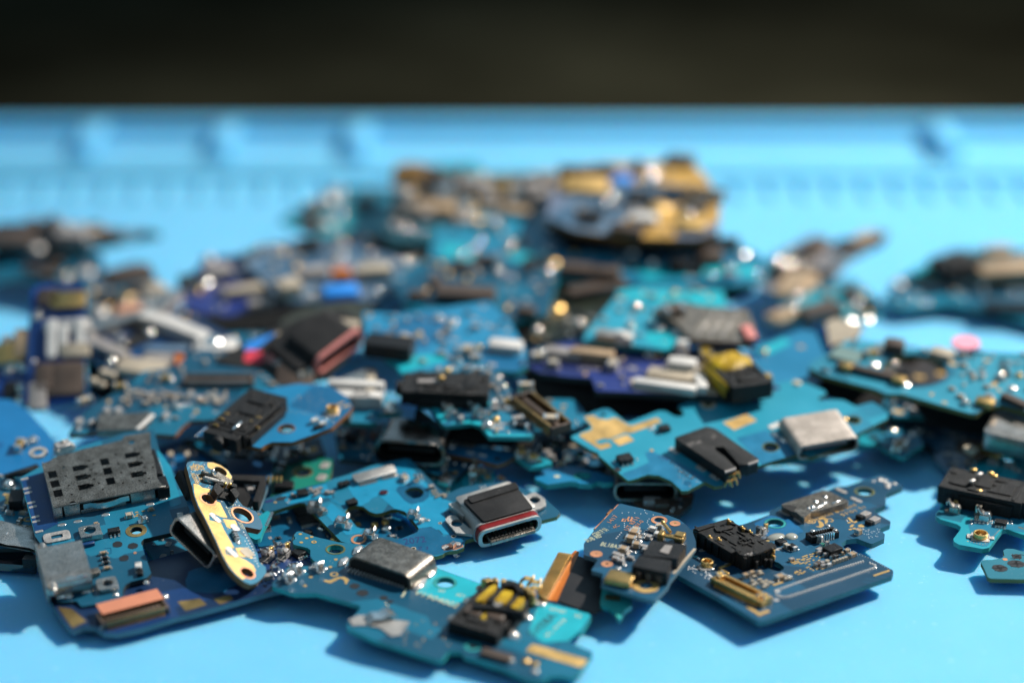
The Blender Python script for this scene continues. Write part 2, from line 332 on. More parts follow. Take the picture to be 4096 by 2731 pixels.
def shared(key, fn):
    if key not in CACHE: CACHE[key] = fn()
    return CACHE[key]
# ------------------------------------------------------------------ circuit boards
BOARDS = []
class Board:
    def __init__(s, name, label, cat, view, ref, z, slope=(0.0, 0.0), axis=None, group=None):
        s.view = view; s.n = Vector((-slope[0], -slope[1], 1)).normalized()
        X, Y = px(view, *ref); g = on_plane(X, Y, Vector((0, 0, z)), Vector((0, 0, 1))); s.p = g
        if axis:
            a = s.P(*axis[0]); b = s.P(*axis[1]); u = (b - a)
        else: u = Vector((1, 0, slope[0]))
        u = (u - s.n * u.dot(s.n)).normalized(); v = s.n.cross(u)
        s.u, s.v = u, v
        s.M = Matrix(((u.x, v.x, s.n.x, g.x * S), (u.y, v.y, s.n.y, g.y * S), (u.z, v.z, s.n.z, g.z * S), (0, 0, 0, 1)))
        s.o = bpy.data.objects.new(name, None); C.objects.link(s.o); s.o.matrix_world = s.M; s.o.empty_display_size = 0.3
        s.o['label'] = label; s.o['category'] = cat
        if group: s.o['group'] = group
        s.busy = []; s.poly = None; BOARDS.append(s)
    def P(s, x, y, h=0.0):
        X, Y = px(s.view, x, y); return on_plane(X, Y, s.p + s.n * h, s.n)
    def L(s, x, y, h=0.0):
        d = s.P(x, y, h) - s.p; return d.dot(s.u), d.dot(s.v)
    def ang(s, p, q, h=0.0):
        a = s.L(*p, h); b = s.L(*q, h); return math.atan2(b[1] - a[1], b[0] - a[0])
    def poly_(s, pts, h=0.0): return [s.L(x, y, h) for x, y in pts]
    def part(s, name, mb, mats, u=0, v=0, w=0, rz=0.0, bevel=0.0, parent=None, rx=0.0, ry=0.0, seg=1):
        return link(name, mb.mesh(name, mats, bevel, seg), parent or s.o, loc(u, v, w, rz, rx, ry))
    # --- the laminate
    def panel(s, pts, mats, t=0.9, r=0.35, holes=(), cut=(), name='board_panel'):
        t = t * 0.7; out = fillet(s.poly_(pts), r); hs = []
        for hx, hy, hr, *k in holes:
            c = s.L(hx, hy); hs.append(circ(c[0], c[1], hr, 24)); s.busy.append((c[0], c[1], hr + 0.5))
        for cp, cr in cut: hs.append(fillet(s.poly_(cp), cr))
        m = MB(); m.prism(out, -t, 0, 0, 1, 2, hs); s.poly = out; s.cuts = hs; s.t = t
        return s.part(name, m, mats)
    def area(s, pts, mat, name='mask_area', t=0.02, r=0.15, w=0.0, holes=(), parent=None):
        m = MB(); m.prism(fillet(s.poly_(pts), r), 0, t, 0, None, None, [circ(*s.L(x, y), hr) for x, y, hr in holes]); return s.part(name, m, [mat], w=w, parent=parent)
    def pad(s, x, y, l, wd, mat=None, rot=0.0, name='gold_pad', t=0.035, r=0.1, w=0.0):
        u, v = s.L(x, y); mat = mat or GPAD
        me = shared(('pad', l, wd, mat.name, t, r), lambda: _pad(l, wd, mat, t, r)); s.busy.append((u, v, max(l, wd) * 0.5))
        return link(name, me, s.o, loc(u, v, w, rot))
    def ringpad(s, x, y, ro, ri, mat=None, name='plated_ring', h=0.05, w=0.0):
        mat = mat or GPAD; u, v = s.L(x, y); s.busy.append((u, v, ro))
        me = shared(('ring', ro, ri, mat.name, h), lambda: _ring(ro, ri, mat, h)); return link(name, me, s.o, loc(u, v, w))
    def disc(s, x, y, r, mat, name='ink_spot', sq=1.0, h=0.03, rot=0.0):
        u, v = s.L(x, y); m = MB(); rnd = random.Random(int(u * 977 + v * 131))
        m.prism([(p[0] * k, p[1] * k) for p in circ(0, 0, r, 22, sq, rot) for k in (1 + rnd.uniform(-.09, .09),)], 0, h); return s.part(name, m, [mat], u, v)
    def vias(s, pts, step=0.45, r=0.09, mat=None, name='via_dot_pattern', h=0.03):
        P = s.poly_(pts); m = MB(); carry = 0.0
        for a, b in zip(P, P[1:]):
            a, b = Vector(a), Vector(b); L = (b - a).length; t = carry
            while t < L:
                q = a + (b - a) * (t / L); m.cyl((q.x, q.y, h / 2), r, h, 6, 0, 'z', r * 0.6); t += step
            carry = t - L
        return s.part(name, m, [mat or BEAD])
    def specks(s, pts, n, r=0.08, mat=None, seed=1, name='via_dot_pattern'):
        P = s.poly_(pts); rnd = random.Random(seed); xs = [p[0] for p in P]; ys = [p[1] for p in P]; m = MB(); k = 0
        for _ in range(n * 12):
            q = (rnd.uniform(min(xs), max(xs)), rnd.uniform(min(ys), max(ys)))
            if inside(q, P): m.cyl((q[0], q[1], 0.015), r, 0.03, 6, 0, 'z', r * .6); k += 1
            if k >= n: break
        return s.part(name, m, [mat or BEAD])
    def blob(s, x, y, r, sc=(1, 1, 0.7), rot=0.0, mat=None, name='solder_joint', h=0.0):
        u, v = s.L(x, y, h); mat = mat or SOLD; s.busy.append((u, v, r))
        me = shared(('blob', r, sc, mat.name), lambda: _ball(r, sc, mat)); return link(name, me, s.o, loc(u, v, h, rot))
    # --- small components
    def cap(s, x, y, l=1.0, w=0.5, h=0.5, rot=0.0, body=None, uv=None):
        u, v = uv or s.L(x, y, h * 0.5); body = body or TAN; s.busy.append((u, v, max(l, w) * 0.55))
        me = shared(('cap', l, w, h, body.name), lambda: _cap(l, w, h, body)); return link('capacitor', me, s.o, loc(u, v, 0, rot))
    def res(s, x, y, l=1.0, w=0.5, h=0.35, rot=0.0, uv=None):
        u, v = uv or s.L(x, y, h * 0.5); s.busy.append((u, v, max(l, w) * 0.55))
        me = shared(('res', l, w, h), lambda: _cap(l, w, h, CHIP)); return link('resistor', me, s.o, loc(u, v, 0, rot))
    def chip(s, x, y, l=1.6, w=1.2, h=0.55, rot=0.0, pins=0, mat=None, uv=None, name='chip', wh=0.0):
        u, v = uv or s.L(x, y, h); s.busy.append((u, v, max(l, w) * 0.6)); mat = mat or CHIP
        me = shared(('chip', l, w, h, mat.name), lambda: _chip(l, w, h, mat)); o = link(name, me, s.o, loc(u, v, wh, rot))
        if pins:
            pm = shared('pinmesh', lambda: _pin())
            for k in range(pins):
                for sd in (-1, 1):
                    link('pin', pm, o, loc(-l / 2 + l * (k + 0.5) / pins, sd * (w / 2 + 0.12), 0, 0 if sd > 0 else math.pi))
        return o
    def clip(s, x, y, rot=0.0, k=1.0, mat=None):
        u, v = s.L(x, y, 0.5 * k); mat = mat or BRIGHT; s.busy.append((u, v, 1.0 * k))
        me = shared(('clip', k, mat.name), lambda: _clip(k, mat)); o = link('spring_contact', me, s.o, loc(u, v, 0, rot))
        return o
    def coax(s, x, y, rot=0.0, k=1.0):
        u, v = s.L(x, y, 0.4); s.busy.append((u, v, 1.3 * k))
        def base():
            m = MB(); m.prism(fillet(rect(0, 0, 1.9 * k, 1.9 * k), 0.2), 0, 0.12); m.box((1.15 * k, 0, .1), (.6 * k, .6 * k, .16)); m.box((-1.15 * k, 0, .1), (.5 * k, .9 * k, .16)); return m.mesh('antenna_socket', [TIN], 0.03)
        def barrel():
            m = MB(); m.ring((0, 0, .12), .78 * k, .58 * k, .62, 20); m.cyl((0, 0, .3), .16 * k, .4, 10); return m.mesh('barrel', [GOLD], 0.04)
        o = link('antenna_socket', shared(('coaxb', k), base), s.o, loc(u, v, 0, rot)); link('barrel', shared(('coaxr', k), barrel), o, loc(0, 0, 0)); return o
    def can(s, x, y, l, w, h, rot=0.0, mat=None, r=0.25, name='metal_can', bevel=0.08, hh=None):
        u, v = s.L(x, y, h if hh is None else hh); mat = mat or MATTE; s.busy.append((u, v, max(l, w) * 0.55)); m = MB(); m.prism(fillet(rect(0, 0, l, w), r), 0, h); return s.part(name, m, [mat], u, v, 0, rot, bevel, seg=2)
    def fpc(s, x, y, l=6.0, w=1.8, h=0.8, rot=0.0, body=None, pin=None, n=None):
        """board-to-board socket: frame with a channel and two rows of contacts"""
        u, v = s.L(x, y, h); body = body or BLACK; s.busy.append((u, v, l * 0.5)); m = MB(); fr = 0.3
        m.box((0, 0, .1), (l, w, .2)); m.box((0, w / 2 - fr / 2, h / 2), (l, fr, h - .002)); m.box((0, -w / 2 + fr / 2, h / 2), (l, fr, h - .002))
        m.box((-l / 2 + fr * .6, 0, h / 2), (fr * 1.2, w - 2 * fr - .004, h - .05)); m.box((l / 2 - fr * .6, 0, h / 2), (fr * 1.2, w - 2 * fr - .004, h - .05))
        m.box((0, 0, h * .35), (l - 1.2, w * .22, h * .7))
        o = s.part('flex_socket', m, [body], u, v, 0, rot, 0.04)
        n = n or int(l / 0.4)
        for sd in (-1, 1):
            p = MB()
            for k in range(n): xx = -l / 2 + .8 + (l - 1.6) * k / max(1, n - 1); p.strip([(sd * w * .62, .04), (sd * w * .5, .06), (sd * (w * .5 + .02), h + .03), (sd * (w * .5 - fr - .02), h + .03), (sd * (w * .5 - fr - .05), .25)], xx - .1, xx + .1, .05)
            q = MB(); q.v = [(y_, x_, z_) for x_, y_, z_ in p.v]; q.f = p.f; q.m = p.m
            link('contact_rib', q.mesh('contact_rib', [pin or GOLD]), o, loc(0, 0, 0))
        return o
    def text(s, st, p0, p1, hgt, mat, name='printed_text', w=0.0, h=0.0):
        a = s.L(*p0, h); b = s.L(*p1, h); d = math.hypot(b[0] - a[0], b[1] - a[1])
        cu = bpy.data.curves.new('t', 'FONT'); cu.body = st; cu.size = 1.0; cu.extrude = 0.012; cu.resolution_u = 2
        ob = bpy.data.objects.new('t', cu); C.objects.link(ob)
        me = bpy.data.meshes.new_from_object(ob.evaluated_get(bpy.context.evaluated_depsgraph_get())); bpy.data.objects.remove(ob); bpy.data.curves.remove(cu)
        xs = [q.co.x for q in me.vertices]; ys = [q.co.y for q in me.vertices]; kx = d / (max(xs) - min(xs)); ky = hgt / (max(ys) - min(ys)); x0 = min(xs); y0 = min(ys)
        for q in me.vertices: q.co = ((q.co.x - x0) * kx * S, (q.co.y - y0) * ky * S, (q.co.z + .012) * S * 1.2)
        me.materials.append(mat); me.name = name
        return link(name, me, s.o, loc(a[0], a[1], w, math.atan2(b[1] - a[1], b[0] - a[0])))
    def stroke(s, pts, widths, mat, name='emblem', h=0.03, parent=None, closed=False):
        P = [Vector(p) for p in s.poly_(pts)]
        if not isinstance(widths, (list, tuple)): widths = [widths] * len(P)
        Lf = []; Rt = []
        for i in range(len(P)):
            a = P[i - 1] if (i or closed) else P[0]; b = P[(i + 1) % len(P)] if (i < len(P) - 1 or closed) else P[-1]; d = (b - a).normalized(); nn = Vector((-d.y, d.x)) * widths[i] / 2
            Lf.append(P[i] + nn); Rt.append(P[i] - nn)
        m = MB()
        if closed: m.prism([tuple(q) for q in Lf], 0, h, holes=[[tuple(q) for q in Rt]]) if abs(_ar(Lf)) > abs(_ar(Rt)) else m.prism([tuple(q) for q in Rt], 0, h, holes=[[tuple(q) for q in Lf]])
        else: m.prism([tuple(q) for q in Lf] + [tuple(q) for q in reversed(Rt)], 0, h)
        return s.part(name, m, [mat], parent=parent)
    # --- larger connectors
    def usb(s, x, y, face, hz=0.0, z0=-0.4, W=8.9, H=3.1, D=7.0, shell=None, inner=None, h=None, lip=0.0, band=None, tongue=True, ears=(), name='usb_socket', solid_tongue=None, r=None, lipmat=None, backmat=None, mouth=False):
        """hollow socket; its mouth points along local direction `face` (radians)"""
        u, v = s.L(x, y, (z0 + H / 2) if h is None else h); shell = shell or STEEL; inner = inner or BLADE
        if mouth: u -= D / 2 * math.cos(face); v -= D / 2 * math.sin(face)
        s.busy.append((u, v, W * .5))
        r = H * 0.47 if r is None else r; t = 0.28
        def prof(dw, dh, rr):
            w2, h2 = W / 2 + dw, H / 2 + dh; return fillet([(-w2, -h2), (w2, -h2), (w2, h2), (-w2, h2)], rr, 6)
        def ring_at(m, xa, xb, o_, i_, mat):
            n = len(o_); vs = []
            for xx, pr in ((xa, o_), (xb, o_), (xb, i_), (xa, i_)): vs += [(xx, p[0], p[1] + H / 2) for p in pr]
            fs = []
            for k in range(4):
                for i in range(n): fs.append((k * n + i, k * n + (i + 1) % n, ((k + 1) % 4) * n + (i + 1) % n, ((k + 1) % 4) * n + i))
            m.add(vs, fs, mat)
        m = MB(); po, pi_ = prof(0, 0, r), prof(-t, -t, r - t * .7)
        ring_at(m, -D / 2, D / 2, po, pi_, 0)
        n = len(pi_); m.add([(-D / 2 + .6, p[0], p[1] + H / 2) for p in pi_], [tuple(range(n))], 1); m.add([(-D / 2 + .01, p[0], p[1] + H / 2) for p in pi_], [tuple(range(n))], 2 if backmat else 0)
        ii = prof(-t - .01, -t - .01, r - t * .7); m.add([(xx, p[0], p[1] + H / 2) for xx in (-D / 2 + .6, D / 2 - .35) for p in ii], [(i, (i + 1) % n, n + (i + 1) % n, n + i) for i in range(n)], 1)
        if lip: ring_at(m, D / 2 - .28, D / 2 + .02, prof(lip, lip * .55, r + .3), prof(-.01, -.01, r), 0)
        o = s.part(name, m, [shell, inner, backmat or shell], u, v, z0, face)
        if lipmat: g = MB(); ring_at(g, D / 2 - .6, D / 2 + .05, prof(.28, .24, r + .2), prof(-.3, -.3, r - .2), 0); s.part('collar', g, [lipmat], parent=o)
        if band:
            g = MB(); ring_at(g, D / 2 - 1.15, D / 2 - .3, prof(lip * .9, lip * .6, r + .25), prof(.01, .01, r), 0); s.part('seal_ring', g, [band], parent=o)
            g = MB(); ring_at(g, D / 2 - 1.5, D / 2 - 1.16, prof(lip * 1.6, lip * 1.1, r + .3), prof(.01, .01, r), 0); s.part('flange_plate', g, [shell], parent=o)
        if tongue:
            g = MB(); g.box((-.1, 0, H / 2), (D - 1.6, W - 2.6, .7)); s.part('tongue', g, [solid_tongue or BLACK], parent=o, bevel=.08)
        for (ex, ey, er, em) in ears:
            g = MB(); g.prism(fillet(rect(0, 0, 2.0, 2.6), .5), 0, .28, 0, None, None, [circ(0, .15, er, 16)]); s.part('mounting_ear', g, [em], ex, ey, .5, 0, .04, parent=o)
        return o
    def jack(s, x, y, face, L=11.0, W=5.4, H=3.0, z0=0.0, h=None, body=None, film=None, contacts=5, seed=3):
        """headphone jack: stepped body, round mouth, slots and gilt contacts; mouth along `face`"""
        u, v = s.L(x, y, (z0 + H) if h is None else h); body = body or BLACK; s.busy.append((u, v, L * .5)); rnd = random.Random(seed); m = MB()
        m.box((-.6, 0, H / 2), (L - 1.4, W, H)); m.box((L / 2 - .72, 0, H * .48), (1.4, W * .9, H * .94)); m.cyl((L / 2 + .35, 0, H * .5), H * .47, .9, 20, 0, 'x')
        m.box((-.4, W / 2 + .22, H * .3), (L * .7, .44, H * .6)); m.box((.3, -W / 2 - .2, H * .36), (L * .55, .4, H * .7))
        for k in range(3): m.box((-L * .3 + k * L * .24, rnd.uniform(-.5, .5), H + .1), (L * .16, W * .5, .22))
        m.box((L * .3, 0, H + .06), (.5, W * .96, .14))
        for k in range(16):
            if k % 2: m.box((rnd.uniform(-L * .42, L * .3), rnd.uniform(-W * .42, W * .42), H + .05), (rnd.uniform(.6, 2.4), rnd.uniform(.15, .4), rnd.uniform(.14, .4)))
            else: m.box((rnd.uniform(-L * .45, L * .38), rnd.choice((-1, 1)) * W * .5, H * rnd.uniform(.3, .8)), (rnd.uniform(.2, .6), .3, H * rnd.uniform(.3, .9)))
        o = s.part('headphone_jack', m, [body], u, v, z0, face, .09)
        g = MB()
        for k in range(3): g.prism(fillet(rect(-L * .22 + k * L * .22, (-1) ** k * W * .27, L * .11, W * .2), .2), H + .012, H + .022)
        g.cyl((L / 2 + .802, 0, H * .5), H * .33, .02, 18, 0, 'x'); s.part('cavity_shade', g, [BLADE], parent=o)  # flat near-black plates paint the shade of slots and mouth
        for k in range(contacts):
            c = MB(); sd = 1 if k % 2 else -1; xx = -L * .34 + k * L * .17
            c.strip([(W / 2 + .75, .05), (W / 2 + .3, .05), (W / 2 + .26, H * .8), (W / 2 - .3, H * .96)], xx - .22, xx + .22, .12); q = MB(); q.v = [(yy, sd * x_, z_) for x_, yy, z_ in c.v]; q.f = c.f; q.m = c.m
            s.part('contact', q, [GOLD], parent=o)
        if film:
            g = MB(); g.box((-L * .12, -W * .2, H + .24), (L * .42, W * .42, .06)); g.box((-L * .16, W * .26, H + .24), (L * .34, W * .36, .06)); s.part('film', g, [film], parent=o)
        return o
    def shield(s, pts, h, mat=None, holes=(), name='shield_can', t=0.15, wall=True, r=0.2):
        """sheet-metal lid with punched holes over side walls"""
        P = fillet(s.poly_(pts, h), r); m = MB(); m.prism(P, h - t, h, 0, None, None, holes); o = s.part(name, m, [mat or DSTEEL])
        if wall:
            g = MB(); g.prism(P, 0.02, h - t - .002, 0, None, None, [_shrink(P, t)]); s.part('side_wall', g, [mat or DSTEEL], parent=o)
        return o
    def populate(s, n, seed, pts=None, kinds='ccgrkpsb', k=1.0, gap=0.35):
        """small parts set square on the board"""
        rnd = random.Random(seed); P = s.poly_(pts) if pts else s.poly; xs = [p[0] for p in P]; ys = [p[1] for p in P]; done = 0
        for _ in range(n * 40):
            if done >= n: break
            q = (rnd.uniform(min(xs), max(xs)), rnd.uniform(min(ys), max(ys))); rr = 0.75 * k
            if not inside(q, P) or edge_dist(q, s.poly) < rr or not inside(q, s.poly): continue
            if any(inside(q, c) or edge_dist(q, c) < rr for c in s.cuts): continue
            if any((q[0] - a) ** 2 + (q[1] - b) ** 2 < (c + rr * .6 + gap) ** 2 for a, b, c in s.busy): continue
            t = rnd.choice(kinds); ro = rnd.choice((0, math.pi / 2)); f = rnd.choice((.8, 1.0, 1.25)) * k
            if t == 'c': s.cap(0, 0, round(1.0 * f, 2), round(.55 * f, 2), round(.5 * f, 2), ro, rnd.choice((TAN, TAN, LTAN)), uv=q)
            elif t == 'g': s.cap(0, 0, round(1.1 * f, 2), round(.6 * f, 2), round(.55 * f, 2), ro, GRYC, uv=q)
            elif t == 'r': s.res(0, 0, round(1.0 * f, 2), round(.5 * f, 2), .35, ro, uv=q)
            elif t == 'k': s.chip(0, 0, round(1.7 * f, 2), round(1.4 * f, 2), .6, ro, rnd.choice((0, 3)), uv=q)
            elif t == 'K': s.chip(0, 0, round(3.0 * f, 2), round(2.6 * f, 2), .8, ro, 0, uv=q)
            elif t == 'B':
                me = shared(('bcan', f), lambda: _bcan(f)); link('shield_can', me, s.o, loc(q[0], q[1], 0, ro)); s.busy.append((q[0], q[1], 1.7 * f))
            elif t in 'pt':
                mt = GPAD if t == 'p' else TIN
                me = shared(('pad', 1.1 * f, .7 * f, mt.name, .035, .1), lambda: _pad(1.1 * f, .7 * f, mt, .035, .1)); link('gold_pad' if t == 'p' else 'tinned_pad', me, s.o, loc(q[0], q[1], 0, ro)); s.busy.append((q[0], q[1], .6 * f))
            elif t == 's':
                me = shared(('blob', .34 * f, (1, 1, .8), SOLD.name), lambda: _ball(.34 * f, (1, 1, .8), SOLD)); link('solder_joint', me, s.o, loc(q[0], q[1], 0)); s.busy.append((q[0], q[1], .3))
            elif t == 'S':  # extra polished balls added at random to give glints
                gr = rnd.choice((.5, .65, .85)); me = shared(('blob', gr, (1, 1, .8), 'glint'), lambda: _ball(gr, (1, 1, 1), rnd.choice((GLINT, GLINT, GOLD)))); link('solder_joint', me, s.o, loc(q[0], q[1], gr * .3)); s.busy.append((q[0], q[1], .5))
            elif t == 'b':
                me = shared(('clip', .8, BRIGHT.name), lambda: _clip(.8, BRIGHT)); link('spring_contact', me, s.o, loc(q[0], q[1], 0, rnd.choice((0, 1.57, 3.14)))); s.busy.append((q[0], q[1], .8))
            elif t == 'm':
                me = shared(('mcan', f), lambda: _mcan(f)); link('metal_can', me, s.o, loc(q[0], q[1], 0, ro)); s.busy.append((q[0], q[1], 1.3 * f))
            done += 1
def _ar(P): return sum(P[i][0] * P[(i + 1) % len(P)][1] - P[(i + 1) % len(P)][0] * P[i][1] for i in range(len(P))) / 2
def _shrink(P, t):
    c = sum((Vector(p) for p in P), Vector((0, 0))) / len(P); return [tuple(Vector(p) + (c - Vector(p)).normalized() * t * 1.3) for p in P]
def _pad(l, w, mat, t, r):
    m = MB(); m.prism(fillet(rect(0, 0, l, w), r, 3), 0, t); return m.mesh('pad', [mat])
def _ring(ro, ri, mat, h):
    m = MB(); m.ring((0, 0, 0), ro, ri, h, 28); return m.mesh('plated_ring', [mat])
def _ball(r, sc, mat):
    m = MB(); m.ball((0, 0, 0), r, (sc[0], sc[1], sc[2] * .8), 0, 14, 9); rn = random.Random(int(r * 1000)); ph = [rn.uniform(0, 6.28) for _ in range(3)]; m.v = [tuple(c * (1 + .13 * math.sin(5 * x / r + ph[0]) * math.cos(4 * y / r + ph[1]) + .08 * math.sin(7 * z / r + ph[2])) for c in (x, y, z)) for x, y, z in m.v]; return m.mesh('solder_joint', [mat], sharp=80)
def _cap(l, w, h, body):
    m = MB(); e = l * .22; m.box((0, 0, h * .49), (l - 2 * e, w * .95, h * .94), 0)
    for sd in (-1, 1):
        m.box((sd * (l / 2 - e / 2), 0, h / 2), (e, w, h), 1); m.box((sd * (l / 2 + .07), 0, .06), (.14, w * .9, .12), 1)
    return m.mesh('capacitor', [body, SOLD], .04)
def _chip(l, w, h, mat):
    m = MB(); m.box((0, 0, h / 2 + .03), (l, w, h), 0); return m.mesh('chip', [mat], .05)
def _pin():
    m = MB(); m.strip([(-.16, .3), (0, .28), (.06, .06), (.26, .05)], -.12, .12, .07); q = MB(); q.v = [(y, x, z) for x, y, z in m.v]; q.f = m.f; q.m = m.m; return q.mesh('pin', [SOLD])
def _clip(k, mat):
    m = MB(); m.box((0, 0, .08 * k), (1.5 * k, 1.0 * k, .16 * k)); m.strip([(.7 * k, .1 * k), (.78 * k, .55 * k), (.55 * k, .85 * k), (.1 * k, .7 * k), (-.3 * k, 1.0 * k), (-.45 * k, 1.35 * k), (-.62 * k, 1.2 * k), (-.6 * k, .9 * k)], -.36 * k, .36 * k, .12 * k)
    for sd in (-1, 1): m.box((.15 * k, sd * .5 * k, .42 * k), (.9 * k, .08 * k, .6 * k))
    return m.mesh('spring_contact', [mat], .03)
def _bcan(f):
    m = MB(); m.prism(fillet(rect(0, 0, 3.6 * f, 2.0 * f), .3), 0, 1.1); return m.mesh('shield_can', [random.Random(int(f * 991)).choice((GRYC, BROWN, DSTEEL, DSTEEL, TAN))], .1, 2)
def _mcan(f):
    m = MB(); m.prism(fillet(rect(0, 0, 2.4 * f, 1.7 * f), .3), 0, .8); return m.mesh('metal_can', [BRIGHT], .1, 2)
# ------------------------------------------------------------------ setting
def struct(name, mb, mat, bevel=0.0):
    o = link(name, mb.mesh(name, [mat], bevel)); o['kind'] = 'structure'; return o
TABLE = solid('dark_table', (0.021, 0.020, 0.0125), 0.8, var=0.7, scale=0.09, spec=0.0)
m = MB(); m.box((0, 700, -13), (3200, 2400, 20)); struct('table_top', m, TABLE)
def matmat():
    m, n, l, b = _new('blue_silicone')
    t = n.new('ShaderNodeTexCoord'); no = n.new('ShaderNodeTexNoise'); no.inputs['Scale'].default_value = 0.9; no.inputs['Detail'].default_value = 7; l.new(t.outputs['Object'], no.inputs['Vector'])
    r = n.new('ShaderNodeValToRGB'); l.new(no.outputs['Fac'], r.inputs[0]); r.color_ramp.elements[0].color = (0.135, 0.470, 0.73, 1); r.color_ramp.elements[1].color = (0.180, 0.535, 0.80, 1)
    # lint and short scratches
    mp = n.new('ShaderNodeMapping'); mp.inputs['Scale'].default_value = (1, 3.2, 1); mp.inputs['Rotation'].default_value = (0, 0, .6); l.new(t.outputs['Object'], mp.inputs[0])
    d = n.new('ShaderNodeTexNoise'); d.inputs['Scale'].default_value = 8.5; d.inputs['Detail'].default_value = 3; l.new(mp.outputs[0], d.inputs['Vector'])
    dr = n.new('ShaderNodeValToRGB'); dr.color_ramp.elements[0].position = 0.68; dr.color_ramp.elements[1].position = 0.74; l.new(d.outputs['Fac'], dr.inputs[0])
    dm = n.new('ShaderNodeMath'); dm.operation = 'MULTIPLY'; dm.inputs[1].default_value = 0.75; l.new(dr.outputs[0], dm.inputs[0])
    mx = n.new('ShaderNodeMix'); mx.data_type = 'RGBA'; l.new(dm.outputs[0], mx.inputs['Factor']); l.new(r.outputs[0], mx.inputs['A']); mx.inputs['B'].default_value = (0.65, 0.8, 0.9, 1)
    l.new(mx.outputs['Result'], b.inputs['Base Color']); b.inputs['Roughness'].default_value = 0.5; b.inputs['Specular IOR Level'].default_value = 0.35; b.inputs['Subsurface Weight'].default_value = 0.7; b.inputs['Subsurface Radius'].default_value = (0.05, 0.30, 0.42); b.inputs['Subsurface Scale'].default_value = 1.0
    bn = n.new('ShaderNodeTexNoise'); bn.inputs['Scale'].default_value = 22; bn.inputs['Detail'].default_value = 3; l.new(t.outputs['Object'], bn.inputs['Vector'])
    bp = n.new('ShaderNodeBump'); bp.inputs['Strength'].default_value = 0.06; bp.inputs['Distance'].default_value = 0.02; l.new(bn.outputs['Fac'], bp.inputs['Height']); l.new(bp.outputs[0], b.inputs['Normal'])
    return m
MATB = matmat()
def gy(y, z): return on_plane(2048, y, Vector((0, 0, z)), Vector((0, 0, 1))).y
mat_o = bpy.data.objects.new('repair_mat', None); C.objects.link(mat_o); mat_o['label'] = 'pale blue silicone repair mat with moulded trays along its far edge'; mat_o['category'] = 'mat'
yb = gy(466, 2.2)
m = MB(); m.box((0, (yb - 150) / 2, -1.5), (460, yb + 150, 3)); link('mat_sheet', m.mesh('mat_sheet', [MATB], .4), mat_o)
m = MB(); m.box((0, yb - 2.2, 1.1), (460, 4.4, 2.2)); link('rear_rim', m.mesh('rear_rim', [MATB], .5, 2), mat_o)
y1, y0 = gy(640, 1.2), gy(694, 1.2)
m = MB(); m.box((0, (y0 + y1) / 2, .6), (460, y1 - y0, 1.2)); link('front_rim', m.mesh('front_rim', [MATB], .5, 2), mat_o)
for xx in (-104, -78.5, -53.5, -28.5, 80.5, 106):
    m = MB(); m.box((xx, (yb - 4.4 + y1) / 2, 1.7), (3.8, yb - 4.4 - y1, 3.4)); link('tray_divider', m.mesh('tray_divider', [MATB], .5, 2), mat_o)
tooth = MB(); tooth.box((0, 0, .3), (2.2, 9.5, 1.5), taper=.8); tm = tooth.mesh('scale_tooth', [MATB], .2)
for k in range(-19, 20): link('scale_tooth', tm, mat_o, loc(k * 5.6 + 1.2, (y0 + gy(838, 0)) / 2 + 1, 0))
# ------------------------------------------------------------------ board with the big punched card reader
b = Board('circuit_board', 'blue phone board carrying a large punched steel card reader and a charging port', 'circuit board', 'A', (1635, 1325), 4.6, (0.0, 0.17), ((640, 1050), (1990, 790)))
bu = lambda x, y: (x, y + 1200)
out = [(1850, 110), (1500, 150), (930, 330), (620, 480), (240, 690), (420, 1390), (500, 1500), bu(690, 985), bu(920, 965), bu(975, 1035), bu(1200, 1000), bu(1400, 965), bu(1470, 925), bu(1475, 830), bu(1510, 770), bu(1570, 735), bu(1760, 690), bu(1815, 635), bu(1800, 590), bu(1690, 265), bu(1725, 222), (2290, 1295), (2270, 1060), (2080, 600), (2040, 540), (1950, 480), (1920, 410)]
b.panel(out, [BLUE, E_DARK, PTEAL], 0.9, .3, [(1635, 1325, .72)])
b.area([(250, 700), (560, 610), (700, 1240), (430, 1370)], NVM, r=.2)
b.area([(1860, 300), (2050, 560), (2180, 1000), (2050, 1050)], solid('light_mask_area', (0.012, 0.24, 0.36), .35), r=.3)
b.ringpad(1635, 1325, 1.28, .74, DGOLD)
HS = 1.75
rh = []
ax = b.ang((640, 1050), (1990, 790), HS)
def hp(x, y): return b.L(x, y, HS)
for x, y in ((632, 650), (662, 762), (697, 875), (1257, 498), (1292, 608), (1327, 728)): rh.append(rect(*hp(x, y), 1.05, 1.45, 0))
for x, y in ((945, 572), (980, 684), (1012, 798), (1572, 418), (1608, 528), (1645, 648)):
    u, v = hp(x, y); rh.append([(u - .75, v - .55), (u + .75, v - .55), (u + .75, v - .3), (u + 1.15, v - .3), (u + 1.15, v + .3), (u + .75, v + .3), (u + .75, v + .55), (u - .75, v + .55)])
for x, y in ((765, 562), (790, 668), (825, 782), (860, 890), (1065, 488), (1118, 526), (1095, 593), (1152, 640), (1130, 706), (1188, 756), (1232, 828), (1388, 412), (1418, 518), (1455, 630), (1475, 752), (1618, 350), (1700, 448), (1738, 562), (1785, 698), (1835, 566), (1673, 722), (1752, 746)): rh.append(circ(*hp(x, y), .16, 10))
for x, y in ((1580, 263), (872, 993)): rh.append(circ(*hp(x, y), .4, 16))
sh = b.shield([(500, 520), (590, 490), (620, 470), (690, 430), (870, 388), (1000, 345), (1300, 280), (1470, 235), (1490, 190), (1800, 138), (1815, 360), (1870, 560), (1890, 700), (1960, 790), (1820, 825), (640, 1050)], HS, DSTEEL, rh, 'card_reader', .13, wall=False, r=.15)
Pt = b.poly_([(500, 520), (1800, 138), (1990, 790), (640, 1050)], HS)
